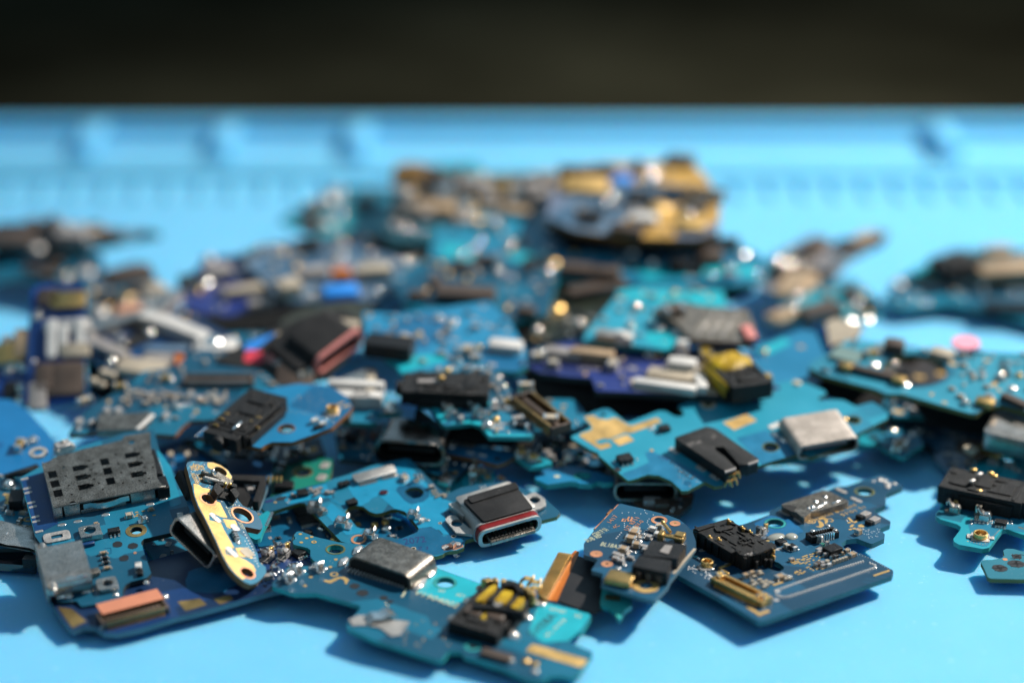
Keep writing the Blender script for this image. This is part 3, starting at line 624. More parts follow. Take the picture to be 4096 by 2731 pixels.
g = MB(); g.prism(_shrink(Pt, .5), .03, .5); b.part('reader_base', g, [BLACK], parent=sh)
for k in range(6):
    for c in range(2):
        q = (Pt[3][0] + 1.6 + c * 7.4, Pt[3][1] + 1.5 + k * 1.25); g = MB(); g.strip([(0, .5), (.8, .55), (1.4, .85), (1.9, .7)], -.16, .16, .1); b.part('card_contact', g, [DSTEEL], q[0] + 2.2, q[1], 0, 0, parent=sh)
# front wall with its bent spring, rear wall, side wall
fa, fb = b.L(640, 1050, HS), b.L(1990, 790, HS); wl_ = math.hypot(fb[0] - fa[0], fb[1] - fa[1])
g = MB(); g.box((.5, .07, HS / 2 - .05), (1.0, .14, HS - .12)); g.box((2.2, .07, HS / 2 - .05), (1.9, .14, HS - .12)); g.box((6.0, .07, .3), (5.5, .14, .5)); g.box((10.9, .07, HS / 2 - .05), (3.0, .14, HS - .12)); g.box((wl_ / 2, .14, HS - .1), (wl_, .22, .2))
b.part('front_wall', g, [STEEL], fa[0], fa[1], 0, math.atan2(fb[1] - fa[1], fb[0] - fa[0]), .03, parent=sh)
g = MB(); pr = [(3.6, .12), (4.5, .14), (5.3, -.25), (6.2, -.42), (7.2, -.3), (8.2, .05), (9.2, .12)]; g.v = []; q = MB(); q.strip(pr, .6, 1.35, .12); g.v = [(x_, z_, y_) for x_, y_, z_ in q.v]; g.f = q.f; g.m = q.m
b.part('card_spring', g, [BRIGHT], fa[0], fa[1], 0, math.atan2(fb[1] - fa[1], fb[0] - fa[0]), parent=sh)
g = MB(); g.box((-.07, 5.2, HS / 2 - .07), (.14, 10.2, HS - .14)); b.part('side_wall', g, [STEEL], Pt[0][0] * .5 + Pt[3][0] * .5, Pt[3][1] - .1, 0, -.03, parent=sh)
g = MB(); g.box((0, 0, HS / 2 - .1), (1.5, 2.6, HS - .1)); g.box((.2, 5.0, HS / 2 - .2), (.9, 5.5, HS - .4)); b.part('plastic_end', g, [CHIP], Pt[2][0] - .3, Pt[2][1] + 1.2, 0, 0, .08, parent=sh)
for k in range(9): b.blob(1900 + k * 14, 470 + k * 48, .2, (1, .7, .8))
for x, y in ((930, 1215), (1265, 1135), (1800, 1010), (1960, 945), (740, 1255)): b.blob(x, y, .5, (1.3, .6, .35))
for x, y in ((295, 705), (325, 820), (340, 870), (375, 990), (395, 1040), (425, 1160), (435, 1215), (470, 1335)): b.pad(x, y, 1.0, .42, TIN, .1, 'castellation', .05, .2)
b.part('reader_lock', (lambda g: (g.box((0, 0, .7), (2.0, 1.4, 1.2)), g.box((-1.1, -.3, .6), (.5, .9, .9)), g.box((1.1, -.2, .5), (.5, .9, .8)), g.ball((.1, .2, 1.35), .28), g)[-1])(MB()), [TIN], *b.L(760, 330, .6), 0, .3, .12)
b.ringpad(460, 400, 1.2, .6, TIN, 'washer_ring', .25)
b.chip(1365, 1310, 1.45, .85, .65, 0, 3)
b.cap(1550, 1140, .95, .7, .6, 0, LTAN); b.cap(1812, 1065, .6, .45, .45, 0, TAN); b.clip(1715, 1185, 0, .8); b.cap(1150, 1238, .55, .35, .35, 0, TAN)
b.cap(2165, 1165, 1.1, .75, .75, 1.45, WHITE); b.chip(2170, 1175, 1.1, .8, .3, 1.45)
for x, y in ((1640, 1105), (1655, 1130), (1720, 1090), (1850, 1140), (1640, 1150)): b.pad(x, y, .4, .22, GPAD)
for x, y, r in ((1410, 1490, .6), (1595, 1508, .62), (1490, 1655, .58)): b.disc(x, y, r, INK, 'ink_spot')
b.disc(2060, 1265, .2, CPAD, 'bare_spot'); b.disc(1620, 1590, .2, CPAD, 'bare_spot')
for k, (x, y) in enumerate((bu(1240, 390), bu(1255, 450), bu(1270, 505), bu(1285, 570))): (b.cap if k in (0, 3) else b.res)(x, y, .9, .42, .4, 0)
b.cap(*bu(1660, 560), 1.15, .8, .8, 1.4, WHITE); b.chip(*bu(1680, 610), 1.0, .7, .45, 1.4)
fac = b.ang(bu(900, 560), bu(600, 620), 1.6)
ud = b.usb(*bu(770, 590), math.pi, 0, -.2, 7.6, 2.9, 5.4, STEEL, h=1.2, lip=.75)
p1, p2 = b.L(*bu(505, 320), 1.9), b.L(*bu(640, 850), 1.9); L_ = math.hypot(p2[0] - p1[0], p2[1] - p1[1]); g = MB(); g.cyl((0, 0, 0), .55, L_, 14, 0, 'x'); g.ball((-L_ / 2, 0, 0), .55); g.ball((L_ / 2, 0, 0), .55); b.part('port_lip', g, [STEEL], (p1[0] + p2[0]) / 2, (p1[1] + p2[1]) / 2, 1.9, math.atan2(p2[1] - p1[1], p2[0] - p1[0]))
for k in range(3):
    q = b.poly_([bu(640 + k * 135, 645 - k * 20), bu(765 + k * 135, 622 - k * 20), bu(780 + k * 135, 700 - k * 20), bu(655 + k * 135, 725 - k * 20)], 2.4); g = MB(); g.prism(fillet(q, .2), 1.9, 2.5); b.part('shell_fold', g, [BRIGHT], bevel=.22, seg=2)
g = MB(); g.prism(fillet(rect(0, 0, 3.2, 1.9), .6), 0, .12, 0, None, None, [fillet(rect(0, 0, 1.4, .7), .2)]); b.part('ground_pad', g, [TIN], *b.L(685, 1405), .05, 0)
g = MB(); g.prism(fillet(rect(0, 0, 2.6, 2.2), .5), 0, .45, 0, None, None, [circ(0, .1, .72, 18)]); g.box((0, -1.3, .35), (2.6, .25, .7)); b.part('mounting_ear', g, [STEEL], *b.L(1085, 1365), .1, 0, .06)
g = MB(); g.prism(fillet(rect(0, 0, 2.4, 2.2), .5), 0, .5, 0, None, None, [circ(.1, 0, .6, 18)]); b.part('mounting_ear', g, [STEEL], *b.L(*bu(1290, 800)), .1, 0, .06)
g = MB(); g.box((0, 0, .35), (2.6, .7, .7)); g.box((1.2, .3, .35), (1.0, 1.0, .55)); b.part('port_bracket', g, [DSTEEL], *b.L(*bu(1030, 690)), 0, 0, .06)
g = MB(); g.box((0, 0, .3), (3.6, .9, .6)); b.part('port_bracket', g, [TIN], *b.L(*bu(870, 800)), 0, 0, .1)
g = MB(); g.box((0, 0, .25), (2.6, .5, .5)); b.part('port_bracket', g, [NVM], *b.L(*bu(1010, 320)), 0, .05, .06)
b.blob(*bu(740, 900), .85, (1, .7, .55)); b.blob(*bu(820, 905), .6, (1, .8, .6)); b.blob(*bu(1050, 850), .6, (1.3, .5, .4)); b.blob(*bu(1390, 890), .35); b.blob(*bu(1755, 745), .38)
g = MB()
for k in range(11): g.box((k * .36, 0, .2), (.2, .5, .3))
b.part('contact_rib', g, [SOLD], *b.L(*bu(905, 370)), 0, b.ang(bu(905, 370), bu(1000, 560)))
b.stroke([bu(1255, 340), bu(1330, 330), bu(1335, 395), bu(1270, 410)], .1, DKM, 'legend_line'); b.text('D', bu(1385, 205), bu(1425, 200), .5, DKM)
# ------------------------------------------------------------------ long navy board below it
b = Board('circuit_board', 'long navy board under the card reader board, with a salmon flex plugged in', 'circuit board', 'B', (1700, 1290), 1.7, (0.0, 0.05), ((1250, 1340), (2100, 1160)))
d = lambda x, y: (x + 3000, y)
out = [(560, 900), (600, 960), (740, 1180), (870, 1320), (1010, 1272), (1130, 1272), (1250, 1345), (1420, 1352), (1700, 1292), (2100, 1165), (2350, 1108), d(270, 850), d(600, 780), d(790, 590), d(650, 300), d(520, 262), d(420, 268), d(80, 345), (2300, 350), (1500, 560)]
b.panel(out, [NAVY, E_GREY, DEEP], 1.0, .3)
b.area([(690, 1040), (860, 1060), (1040, 1210), (870, 1290)], DGOLD, 'ground_pad', r=.05); b.area([(2130, 975), (2400, 935), (2480, 1010), (2230, 1090)], DGOLD, 'ground_pad', r=.05); b.area([(2560, 945), (2760, 890), (2800, 950), (2640, 1010)], DGOLD, 'ground_pad', r=.05)
a0 = b.ang((1230, 1150), (1920, 970), .9); o = b.fpc(1590, 1075, 8.0, 2.6, .9, a0, BROWN, DGOLD, 14)
g = MB(); g.prism(fillet(rect(0, 0, 7.4, 2.4), .15), 1.0, 1.16); b.part('flex_tail', g, [SALM], *b.L(1560, 985, 1.0), 0, a0, .03)
g = MB()
for k in range(14): g.ball((-3.5 + k * .54, 0, .15), .17)
b.part('joint_dot_pattern', g, [GOLD], *b.L(1590, 1130), .3, a0)
g = MB()
for k in range(15): g.ball((-3.9 + k * .54, 0, .1), .2)
b.part('joint_dot_pattern', g, [SOLD], *b.L(1610, 1195), 0, a0)
b.blob(1980, 920, .5); b.blob(1995, 1085, .45); b.blob(1940, 980, .4)
for x, y in ((205, 420), (400, 400)): b.clip(*d(x, y), .7, 1.15, TIN); b.busy
b.cap(*d(245, 375), .9, .5, 1.3, .5, GOLD); b.cap(*d(440, 325), .9, .5, 1.3, .5, GOLD)
b.chip(*d(590, 370), 1.4, 1.3, .7, .3, 4); b.populate(14, 11, [d(100, 350), d(500, 290), d(700, 400), d(560, 560), d(300, 600)], 'grsb')
b.disc(2550, 700, 3.2, DKM, 'dark_round_area'); b.populate(10, 5, [d(0, 520), d(420, 560), d(300, 760), d(0, 830)], 'scg')
# ------------------------------------------------------------------ front board with yellow jack
b = Board('circuit_board', 'teal blue board with a half yellow headphone jack and torn silver foil', 'circuit board', 'D', (1170, 1270), 2.6, (-0.03, 0.045), ((1500, 1430), (2100, 1640)))
f = lambda x, y: (x + 2100, y + 384)
out = [(525, 180), (560, 135), (610, 128), (780, 195), (1060, 262), (1240, 280), (1420, 300), (1600, 330), (2130, 480), f(160, 195), f(740, 400), f(1340, 560), f(1450, 585), f(1975, 720), f(2000, 765), f(1960, 840), f(1880, 955), f(1800, 965), f(1740, 1010), f(1735, 1055), f(1780, 1100), f(2010, 1190), f(2010, 1235), f(1850, 1455), f(1760, 1500), f(1640, 1475), f(1500, 1480), f(1420, 1530), f(1230, 1515), f(1000, 1410), f(640, 1285), f(470, 1235), f(440, 1180), f(290, 1180), f(210, 1285), f(150, 1285), (2100, 1625), (1800, 1525), (1500, 1435), (1170, 1290), (1165, 1240), (1320, 1060), (1320, 1020), (800, 870), (530, 872), (470, 855), (265, 790), (270, 745), (330, 700), (450, 560), (600, 548), (740, 548), (880, 575), (890, 545), (760, 480), (725, 430), (725, 355), (690, 330), (525, 290), (512, 255), (548, 215)]
b.panel(out, [PTEAL, E_TEAL, PTEAL], .85, .35, [(1025, 350, .98), (*f(240, 365), 1.08)])
b.area([f(60, 120), f(160, 200), f(740, 405), f(520, 560), f(330, 640), f(-90, 480)], CYAN, 'clear_laminate_area', r=.3, holes=[(*f(240, 365), 1.45)]); b.area([f(1370, 590), f(1960, 725), f(1985, 770), f(1860, 940), f(1720, 1060), f(1420, 1080), f(1240, 960)], CYAN, 'clear_laminate_area', r=.3)
b.ringpad(1025, 350, 1.2, .99, E_OLIVE); b.ringpad(*f(240, 365), 1.42, 1.09, E_TEAL)
uf = math.pi / 2 + .12
u_ = b.usb(1707, 420, b.ang((1410, 340), (1550, 235), 1.9), 0, -1.0, 8.8, 2.9, 5.4, DSTEEL, h=1.9, backmat=BLADE)
fa_ = b.ang((1290, 440), (1900, 610), 3); u0 = b.L(1520, 640, .7)
g = MB(); g.box((0, 0, .55), (7.6, .5, 1.0)); b.part('socket_back', g, [BLACK], u0[0], u0[1] + .9, 0, fa_, .06)
g = MB()
for k in range(16): g.box((-3.6 + k * .48, 0, .14), (.25, .9, .26))
b.part('contact_rib', g, [TIN], u0[0], u0[1], 0, fa_)
for x, y, r in ((1290, 365, .95), (1120, 505, .95), (2170, 630, 1.0), (2030, 770, 1.1)): b.blob(x, y, r, (1.35, .6, .5), b.ang((1120, 560), (1290, 330)))
b.blob(1985, 680, .55); b.blob(1545, 490, .35, (.8, .8, .8), 0, BRIGHT, h=1.5); b.blob(1800, 520, .25, (.8, .8, .8), 0, BRIGHT, h=1.5)
b.stroke([(890, 725), (960, 738), (1010, 715), (1060, 690), (1120, 690), (1160, 715), (1150, 765)], [.35, .62, .5, .42, .55, .6, .15], GPAD, 'emblem'); b.ringpad(1010, 650, .48, .3, GPAD, 'emblem')
for x, y, r in ((1255, 790, .6), (1350, 872, .72), (1605, 932, .5), (1682, 978, .38)): b.disc(x, y, r, INK, 'ink_spot')
g = MB(); rp_ = b.poly_([(1180, 1200), (1290, 1150), (1420, 1145), (1620, 1110), (1720, 1200), (1920, 1225), (1800, 1385), (1700, 1400), (1560, 1300), (1400, 1265), (1230, 1275)]); g.prism(fillet(rp_, .1), .05, .14); b.part('torn_foil', g, [MATTE])
g = MB(); g.strip([(0, 0), (.8, .5), (1.8, .35), (2.6, .8), (3.4, .3)], -.8, .8, .08); b.part('foil_curl', g, [BRIGHT], *b.L(1390, 1225), .2, b.ang((1200, 1240), (1650, 1150)))
for k, (x, y) in enumerate(((560, 590), (450, 690), (820, 560))): b.clip(x, y, 2.9, 1.0, BRIGHT); b.blob(x - 90, y + 10, .3); b.blob(x + 80, y + 20, .34)
for x, y in ((290, 640), (340, 620), (385, 605), (310, 655), (400, 625)): b.blob(x, y, .2)
b.blob(430, 660, .5, (1.3, .7, .8)); b.blob(540, 560, .5, (1.2, .7, .9))
for x, y in ((740, 200), (605, 165), (680, 215), (615, 265), (1030, 470), (965, 560), (730, 680), (660, 785)): b.disc(x, y, .22, GPAD, 'test_point')
b.ringpad(768, 262, .33, .15, GPAD)
b.stroke([(1880, 800), (1850, 880), (1820, 920)], .25, CREAM, 'legend_line')
b.text('V1904002', f(-150, 500), f(375, 670), 1.05, CREAM); b.text('S0', f(150, 470), f(230, 485), .6, CREAM); b.text('ID', f(370, 520), f(470, 540), .6, CREAM); b.text('GND', f(1480, 690), f(1680, 735), .7, CREAM); b.text('G', f(1780, 770), f(1860, 790), .7, CREAM)
b.text('SVI08A', f(1320, 1010), f(1600, 760), 1.15, INK, 'ink_stamp'); b.text('K-H3', f(1480, 1010), f(1700, 810), .5, CREAM)
# yellow jack at its far edge
jf = b.ang(f(600, 800), f(990, 380), 1.5)
j = b.jack(*f(790, 700), jf, 9.6, 6.2, 1.5, 0.0, h=1.2, contacts=0, seed=12)
for pts in ([(600, 590), (650, 520), (800, 395), (870, 380), (840, 440), (700, 575)], [(815, 570), (900, 480), (960, 450), (1060, 480), (960, 620), (900, 610)], [(1000, 620), (1080, 540), (1200, 545), (1180, 620), (1100, 680), (1040, 660)]):
    g = MB(); g.prism(fillet(b.poly_([f(*q) for q in pts], 2.1), .25), 1.5, 2.15); b.part('yellow_film', g, [YEL], bevel=.12)
for pts in ([(560, 610), (800, 640), (900, 640), (1040, 690), (1180, 690), (1190, 730), (900, 680), (580, 650)], [(730, 590), (900, 420), (950, 420), (800, 590)], [(960, 640), (1090, 500), (1130, 510), (1010, 650)], [(900, 380), (1000, 330), (1130, 370), (1190, 470), (1130, 480), (1060, 390), (960, 400)]):
    g = MB(); g.prism(fillet(b.poly_([f(*q) for q in pts], 2.4), .2), 1.2, 2.45); b.part('jack_rib', g, [CHIP], bevel=.12)
for x, y in ((590, 720), (850, 770)):
    g = MB(); g.box((0, 0, 1.6), (1.9, 2.3, .7)); b.part('jack_hump', g, [BROWN], *b.L(*f(x, y), 1.6), 0, jf, .25)
g = MB(); g.box((0, 0, 1.4), (2.6, .8, .9)); b.part('yellow_film', g, [YEL], *b.L(*f(740, 750), 1.6), 0, jf, .2)
g = MB()
for k in range(9):
    a = -1.45 + k * .36; g.box((4.4 + 1.1 * math.cos(a), 3.0 * math.sin(a), 1.3), (.9, .6, 1.5), 0, a)
b.part('mouth_collar', g, [DGOLD], parent=j, bevel=.1)
for x, y in ((1220, 370), (1305, 410), (1305, 480)): 
    g = MB(); g.strip([(-.8, .1), (-.2, .7), (.6, .6), (.8, 1.0)], -.4, .4, .15); b.part('gilt_contact', g, [GOLD], *b.L(*f(x, y), 1), 1.0, .4)
for x, y, r in ((350, 800, .85), (530, 590, .75), (680, 440, .75), (1040, 990, 1.05), (1215, 790, .9), (1370, 620, .8)): b.blob(*f(x, y), r, (1, .85, .65))
b.cap(*f(1290, 600), 1.0, .7, .8, .5, GOLD); b.cap(*f(1140, 760), 1.0, .7, .8, .5, GOLD); b.cap(*f(870, 730), .9, .7, 2.6, .5, GRYC)
b.pad(*f(1580, 1240), 6.9, 1.75, GPAD, b.ang(f(1330, 1100), f(1920, 1270)), r=.35, t=.06)
b.chip(*f(860, 1215), 3.6, 1.3, .5, b.ang(f(680, 1130), f(1060, 1230)), 0, BROWN); b.blob(*f(1025, 1300), .5); b.disc(*f(575, 1130), .4, INK); b.ringpad(*f(575, 1130), .95, .6, E_TEAL)
b.blob(*f(1210, 1310), .55, mat=DGOLD); b.blob(*f(1320, 1340), .5, mat=DGOLD); b.blob(*f(1320, 1430), .5, mat=TIN); b.specks([f(0, 800), f(400, 900), f(300, 1100), f(-300, 1150), f(-700, 500)], 26, .12, DGOLD, 4, 'bare_speck')
# ------------------------------------------------------------------ centre board with the red ringed port
b = Board('circuit_board', 'bright blue board whose black capped charging port has a dark red seal ring', 'circuit board', 'E', (1480, 960), 2.0, (0.0, 0.18), ((1510, 830), (2105, 660)))
c = lambda x, y: ((650 + x / 3 - 1350) * 2.6133, y / 3 * 2.6133)
out = [c(1170, 680), c(1235, 640), c(1540, 545), c(1960, 442), c(2050, 402), (100, 310), (350, 215), (600, 160), (720, 138), (765, 152), (900, 290), (1040, 432), (1110, 492), (1170, 502), (1290, 442), (1500, 402), (1760, 380), (2150, 540), (2330, 700), (2295, 745), (2120, 790), (1480, 952), (1340, 992), (1325, 1040), (1322, 1068), (1250, 1098), (1140, 1108), (1100, 1140), (1040, 1160), (980, 1160), (700, 1160), (300, 1090), c(2140, 1150), c(1740, 735), c(1705, 692), c(1640, 690), c(1290, 800), c(1220, 790), c(1165, 720)]
cut = [(80, 700), (110, 650), (190, 628), (270, 640), (335, 692), (400, 715), (470, 705), (560, 672), (640, 668), (715, 700), (780, 780), (848, 862), (835, 905), (640, 985), (560, 958), (450, 962), (425, 978), (385, 905), (300, 872), (240, 865), (200, 850)]
hole = [(692, 480), (740, 440), (830, 432), (905, 475), (914, 520), (865, 555), (800, 562), (735, 520)]
b.panel(out, [BLUE, E_OLIVE, PTEAL], .8, .3, [(1213, 953, .2), (1072, 815, .14), (795, 1082, .2)], [(cut, .3), (hole, .2)])
SKB = solid('copper_backed_blue', (0.011, 0.232, 0.392), .3, var=.12, dust=.3)
b.area([(100, 430), (700, 170), (1100, 560), (1220, 600), (1110, 700), (1170, 930), (1110, 935), (1060, 880), (1020, 885), (980, 850), (850, 870), (780, 770), (700, 690), (590, 660), (430, 525), (345, 560), (330, 590), (230, 640)], SKB, 'copper_backed_area', r=.1, holes=[(803, 498, 1.55), (1072, 815, .16)])
b.area([c(1420, 600), c(1560, 560), c(1960, 460), c(2040, 620), c(1800, 650), c(1500, 710)], SKB, 'copper_backed_area', r=.15)
b.area([(-70, 600), (60, 700), (90, 740), (190, 860), (260, 885), (230, 920), (90, 940), (-150, 700)], SKB, 'copper_backed_area', r=.2)
b.area([(610, 470), (640, 425), (860, 410), (960, 470), (960, 540), (900, 590), (770, 615), (700, 575)], DKM, 'bare_mask_area', r=.3, w=.024, holes=[(803, 498, 1.2)])
b.area([(880, 860), (990, 860), (1050, 890), (1110, 960), (1220, 900), (1330, 980), (1300, 1060), (1100, 1130), (980, 1150), (720, 1130), (560, 1010), (820, 920)], DKM, 'bare_mask_area', r=.2, holes=[(1213, 953, .24), (795, 1082, .24)])
can = b.can(385, 290, 5.6, 1.75, .6, b.ang((120, 330), (650, 190), .7), MATTE, .45, 'metal_can', .12)
for x, y in ((320, 400), (560, 335)):
    g = MB()
    for k in range(8): g.box((-1.05 + k * .3, 0, .06), (.2, .5, .12))
    b.part('contact_rib', g, [SOLD], *b.L(x, y), 0, b.ang((120, 430), (650, 300)))
for x, y in ((35, 395), (90, 380)): b.chip(x, y, .75, .7, .65, .2); b.blob(x + 10, y + 48, .14)
b.chip(148, 580, 1.35, .95, .55, .12); b.disc(482, 500, .55, SEAL, 'dark_resin_drop', .8, .18)
b.cap(700, 345, .95, .75, .6, .6, LTAN); b.cap(690, 325, .95, .55, .6, .6, GRYC); b.clip(845, 340, .4, .85)
b.cap(980, 435, .75, .6, .5, 0, GRYC)
for x, y in ((990, 483), (1020, 475), (1005, 510), (1040, 505), (1030, 540), (1060, 530), (1085, 520), (1105, 515), (1118, 540), (1125, 520)): b.cap(x, y, .42, .26, .26, .3, LTAN)
b.clip(800, 715, 2.5, 1.05); b.cap(885, 785, .85, .5, .5, .35, WHITE); b.blob(945, 785, .28)
b.clip(60, 800, 2.5, 1.35, BRIGHT); b.clip(345, 925, 2.5, 1.15, BRIGHT)
b.clip(-230, 640, 2.6, 1.3, STEEL); b.clip(-160, 690, .2, .8, STEEL)
b.chip(*c(1680, 555), 1.35, 1.15, .5, -.12); b.chip(*c(1580, 600), .5, .6, .4)
for x, y in ((1775, 530), (1810, 555), (1850, 540), (1840, 590), (1870, 570), (1890, 520), (1970, 560), (2000, 570), (2030, 565), (1560, 600)): b.cap(*c(x, y), .62, .4, .4, random.Random(x).choice((0, .3, 1.6)), GRYC)
b.ringpad(*c(1530, 655), .22, .12, TIN); b.ringpad(*c(1505, 686), .18, .09, TIN); b.disc(*c(1355, 685), .18, GPAD, 'bare_spot')
b.disc(*c(1430, 640), .75, INK, 'ink_smudge', .45); b.disc(*c(1280, 670), .6, BINK, 'ink_smudge', .4)
b.stroke([c(1990, 600), c(2060, 660), c(2120, 700), c(2200, 720), (80, 590)], .1, SKB, 'trace'); b.stroke([c(1970, 605), c(2040, 670), c(2110, 715), c(2200, 735)], .1, SKB, 'trace')
b.ringpad(1213, 953, .32, .2, TIN); b.ringpad(1072, 815, .22, .14, LTAN); b.ringpad(795, 1082, .34, .2, LTAN); b.ringpad(220, 985, .95, .65, CPAD)
b.area([(1085, 1050), (1150, 1030), (1220, 1000), (1310, 1040), (1320, 1062), (1240, 1092), (1110, 1100)], CPAD, 'copper_patch', r=.2); b.pad(1127, 1068, .9, .6, TIN, .3, 'tinned_pad', .05, .25, .02); b.pad(1250, 1030, .9, .6, TIN, -.7, 'tinned_pad', .05, .25, .02)
g = MB(); g.strip([(0, .5), (.4, .5), (.5, -.5), (.35, -1.0), (.7, -1.4), (1.0, -1.2)], -.3, .3, .16); b.part('bent_contact', g, [BRIGHT], *b.L(1195, 1050), .1, -1.2)
b.text('2072', (700, 1040), (930, 1010), 1.2, BINK, 'ink_stamp'); b.text('Z 3', (840, 1095), (950, 1090), .6, BINK, 'ink_stamp')
for x, y in ((1490, 437), (1540, 430), (1515, 450)): b.blob(x, y, .17)
# the port: base plate, black cover, lip plates and red ring, tongue
pu = b.usb(1806, 905, -math.pi / 2, 0, -.6, 8.1, 2.25, 6.2, MATTE, h=.5, lip=.22, band=RED, tongue=False, r=1.0, mouth=True)
ca = 0.0; c0 = b.L(1760, 620, 2.9)
g = MB(); q = b.poly_([(1310, 575), (1850, 402), (2045, 655), (1530, 800)], 2.1); g.prism(fillet(q, .35), 1.6, 2.15); co = b.part('cover', g, [RUB], bevel=.14, seg=2)
q2 = b.poly_([(1350, 545), (1860, 390), (1900, 455), (1400, 610)], 2.2); g = MB(); g.prism(fillet(q2, .3), 1.9, 2.33); b.part('cover_step', g, [RUB], bevel=.12, parent=co)
q = b.poly_([(1222, 545), (1790, 372), (2080, 640), (1500, 840)], 1.6); g = MB(); g.prism(fillet(q, .5), .0, 1.62); b.part('base_shell', g, [MATTE], bevel=.18, seg=2)
q = b.poly_([(1155, 610), (1245, 585), (1400, 700), (1310, 740)], 1.0); g = MB(); g.prism(fillet(q, .15), .05, 1.0); b.part('base_step', g, [MATTE], bevel=.1)
q = b.poly_([(1122, 775), (1165, 735), (1230, 730), (1370, 860), (1460, 900), (1490, 940), (1240, 915)], .5); hx = b.L(1247, 812, .5); g = MB(); g.prism(fillet(q, .5), .12, .5, 0, None, None, [circ(*hx, .72, 20)]); b.part('mounting_ear', g, [MATTE], bevel=.06)
q = b.poly_([(1900, 560), (2060, 480), (2170, 560), (2180, 620), (2080, 680)], .6); hx = b.L(2062, 570, .6); g = MB(); g.prism(fillet(q, .5), .2, .6, 0, None, None, [circ(*hx, .68, 20)]); b.part('mounting_ear', g, [MATTE], bevel=.06)
g = MB(); g.box((1.4, 0, .85), (5.4, 6.0, .55)); tg = b.part('tongue', g, [DSTEEL], parent=pu, bevel=.1)
g = MB()
for k in range(12): g.box((1.25, -2.6 + k * 5.2 / 11, 1.18), (4.8, .25, .14))
b.part('tongue_rib', g, [BLACK], parent=tg)
# ------------------------------------------------------------------ tilted board with gold planes
b = Board('circuit_board', 'narrow tilted board, half matte gold and half blue, with a micro port on its underside', 'circuit board', 'C', (1000, 1500), 4.3, (-0.50, 0.13), ((480, 850), (720, 1330)))
out = [(285, 240), (300, 205), (350, 187), (540, 200), (610, 207), (700, 240), (785, 300), (835, 372), (832, 405), (800, 432), (895, 600), (905, 650), (965, 725), (1060, 770), (1120, 790), (1180, 900), (1200, 960), (1200, 990), (1170, 1012), (985, 975), (1010, 1040), (1080, 1160), (1140, 1300), (1160, 1400), (1240, 1460), (1245, 1530), (1190, 1600), (1130, 1650), (1060, 1670), (985, 1640), (882, 1560), (800, 1470), (720, 1330), (640, 1150), (490, 850), (430, 750), (375, 600), (355, 500), (325, 400)]
b.panel(out, [BLUE, E_BROWN, DEEP], 1.1, .18, [(695, 315, .85), (545, 650, .85), (958, 838, 1.25), (1015, 1530, .8)])
GO = GPAD
b.area([(535, 205), (610, 210), (700, 243), (780, 303), (830, 375), (828, 400), (795, 425), (700, 380), (600, 300), (540, 260)], GO, 'gold_plane', r=.3, holes=[(695, 315, .88)])
b.area([(370, 460), (430, 470), (480, 510), (570, 525), (590, 570), (500, 570), (560, 620), (690, 690), (780, 870), (700, 860), (640, 830), (560, 830), (560, 900), (700, 930), (730, 1000), (860, 1230), (750, 1250), (760, 1310), (900, 1330), (1000, 1380), (1090, 1440), (1120, 1500), (1090, 1560), (960, 1610), (880, 1545), (800, 1450), (720, 1310), (640, 1130), (500, 850), (440, 740), (385, 600)], GO, 'gold_plane', r=.15, holes=[(545, 650, .95), (1015, 1530, .95)])
b.area([(725, 885), (870, 900), (900, 960), (810, 1000), (770, 980)], GO, 'gold_plane', r=.1); b.area([(870, 1230), (1000, 1230), (1090, 1360), (920, 1330)], GO, 'gold_plane', r=.15)
b.ringpad(545, 650, 1.15, .86, CPAD); b.ringpad(958, 838, 1.48, 1.26, CPAD); b.ringpad(1015, 1530, 1.05, .82, CPAD)
b.pad(630, 872, 1.7, .75, TIN, .45, 'tinned_pad', .08, .35); b.pad(830, 1282, 1.8, .8, TIN, .45, 'tinned_pad', .08, .35); b.pad(868, 990, 1.2, 1.0, TIN, .4, 'tinned_pad', .08, .4); b.pad(1015, 1290, 1.5, 1.5, LTAN, .4, 'tinned_pad', .08, .3)
b.res(865, 1070, 1.0, .65, .6, 0); b.res(880, 1100, 1.0, .65, .6, 0); b.blob(905, 1165, .42); b.blob(850, 1045, .35)
b.vias([(975, 1040), (1080, 1230), (1130, 1400), (1160, 1480)], .5, .11, BEAD); b.vias([(990, 1150), (1090, 1310), (1110, 1420)], .5, .1); b.specks([(420, 560), (600, 720), (760, 900), (900, 1330), (760, 1400), (520, 850)], 26, .1, GOLD, 7, 'bare_speck'); b.specks([(300, 230), (520, 230), (640, 420), (540, 560), (400, 440)], 12, .09, BEAD, 3, 'via_dot_pattern')
b.specks([(640, 580), (900, 680), (1000, 760), (780, 800)], 10, .1, BEAD, 9, 'via_dot_pattern')
b.text('RU', (318, 248), (346, 300), .95, GPAD, 'approval_mark'); b.text('I02008', (335, 335), (392, 455), .6, GPAD); b.text('-E11', (355, 215), (386, 290), .55, GPAD); b.text('YM4', (392, 222), (420, 290), .5, GPAD); b.text('8Y', (440, 240), (468, 300), .55, GPAD); b.text('SU01', (400, 345), (445, 440), .5, GPAD); b.text('R00Y', (440, 345), (488, 455), .5, GPAD); b.text('5R', (790, 690), (815, 730), .6, CREAM); b.text('21222Y', (765, 745), (825, 880), .7, CREAM); b.text('309SY', (905, 925), (950, 1010), .55, CREAM)
g = MB(); q = b.poly_([(595, 540), (640, 450), (880, 500), (915, 610), (870, 665), (650, 620)], .3); g.prism(fillet(q, .2), .02, .35); j = b.part('contact_housing', g, [BLACK], bevel=.08)
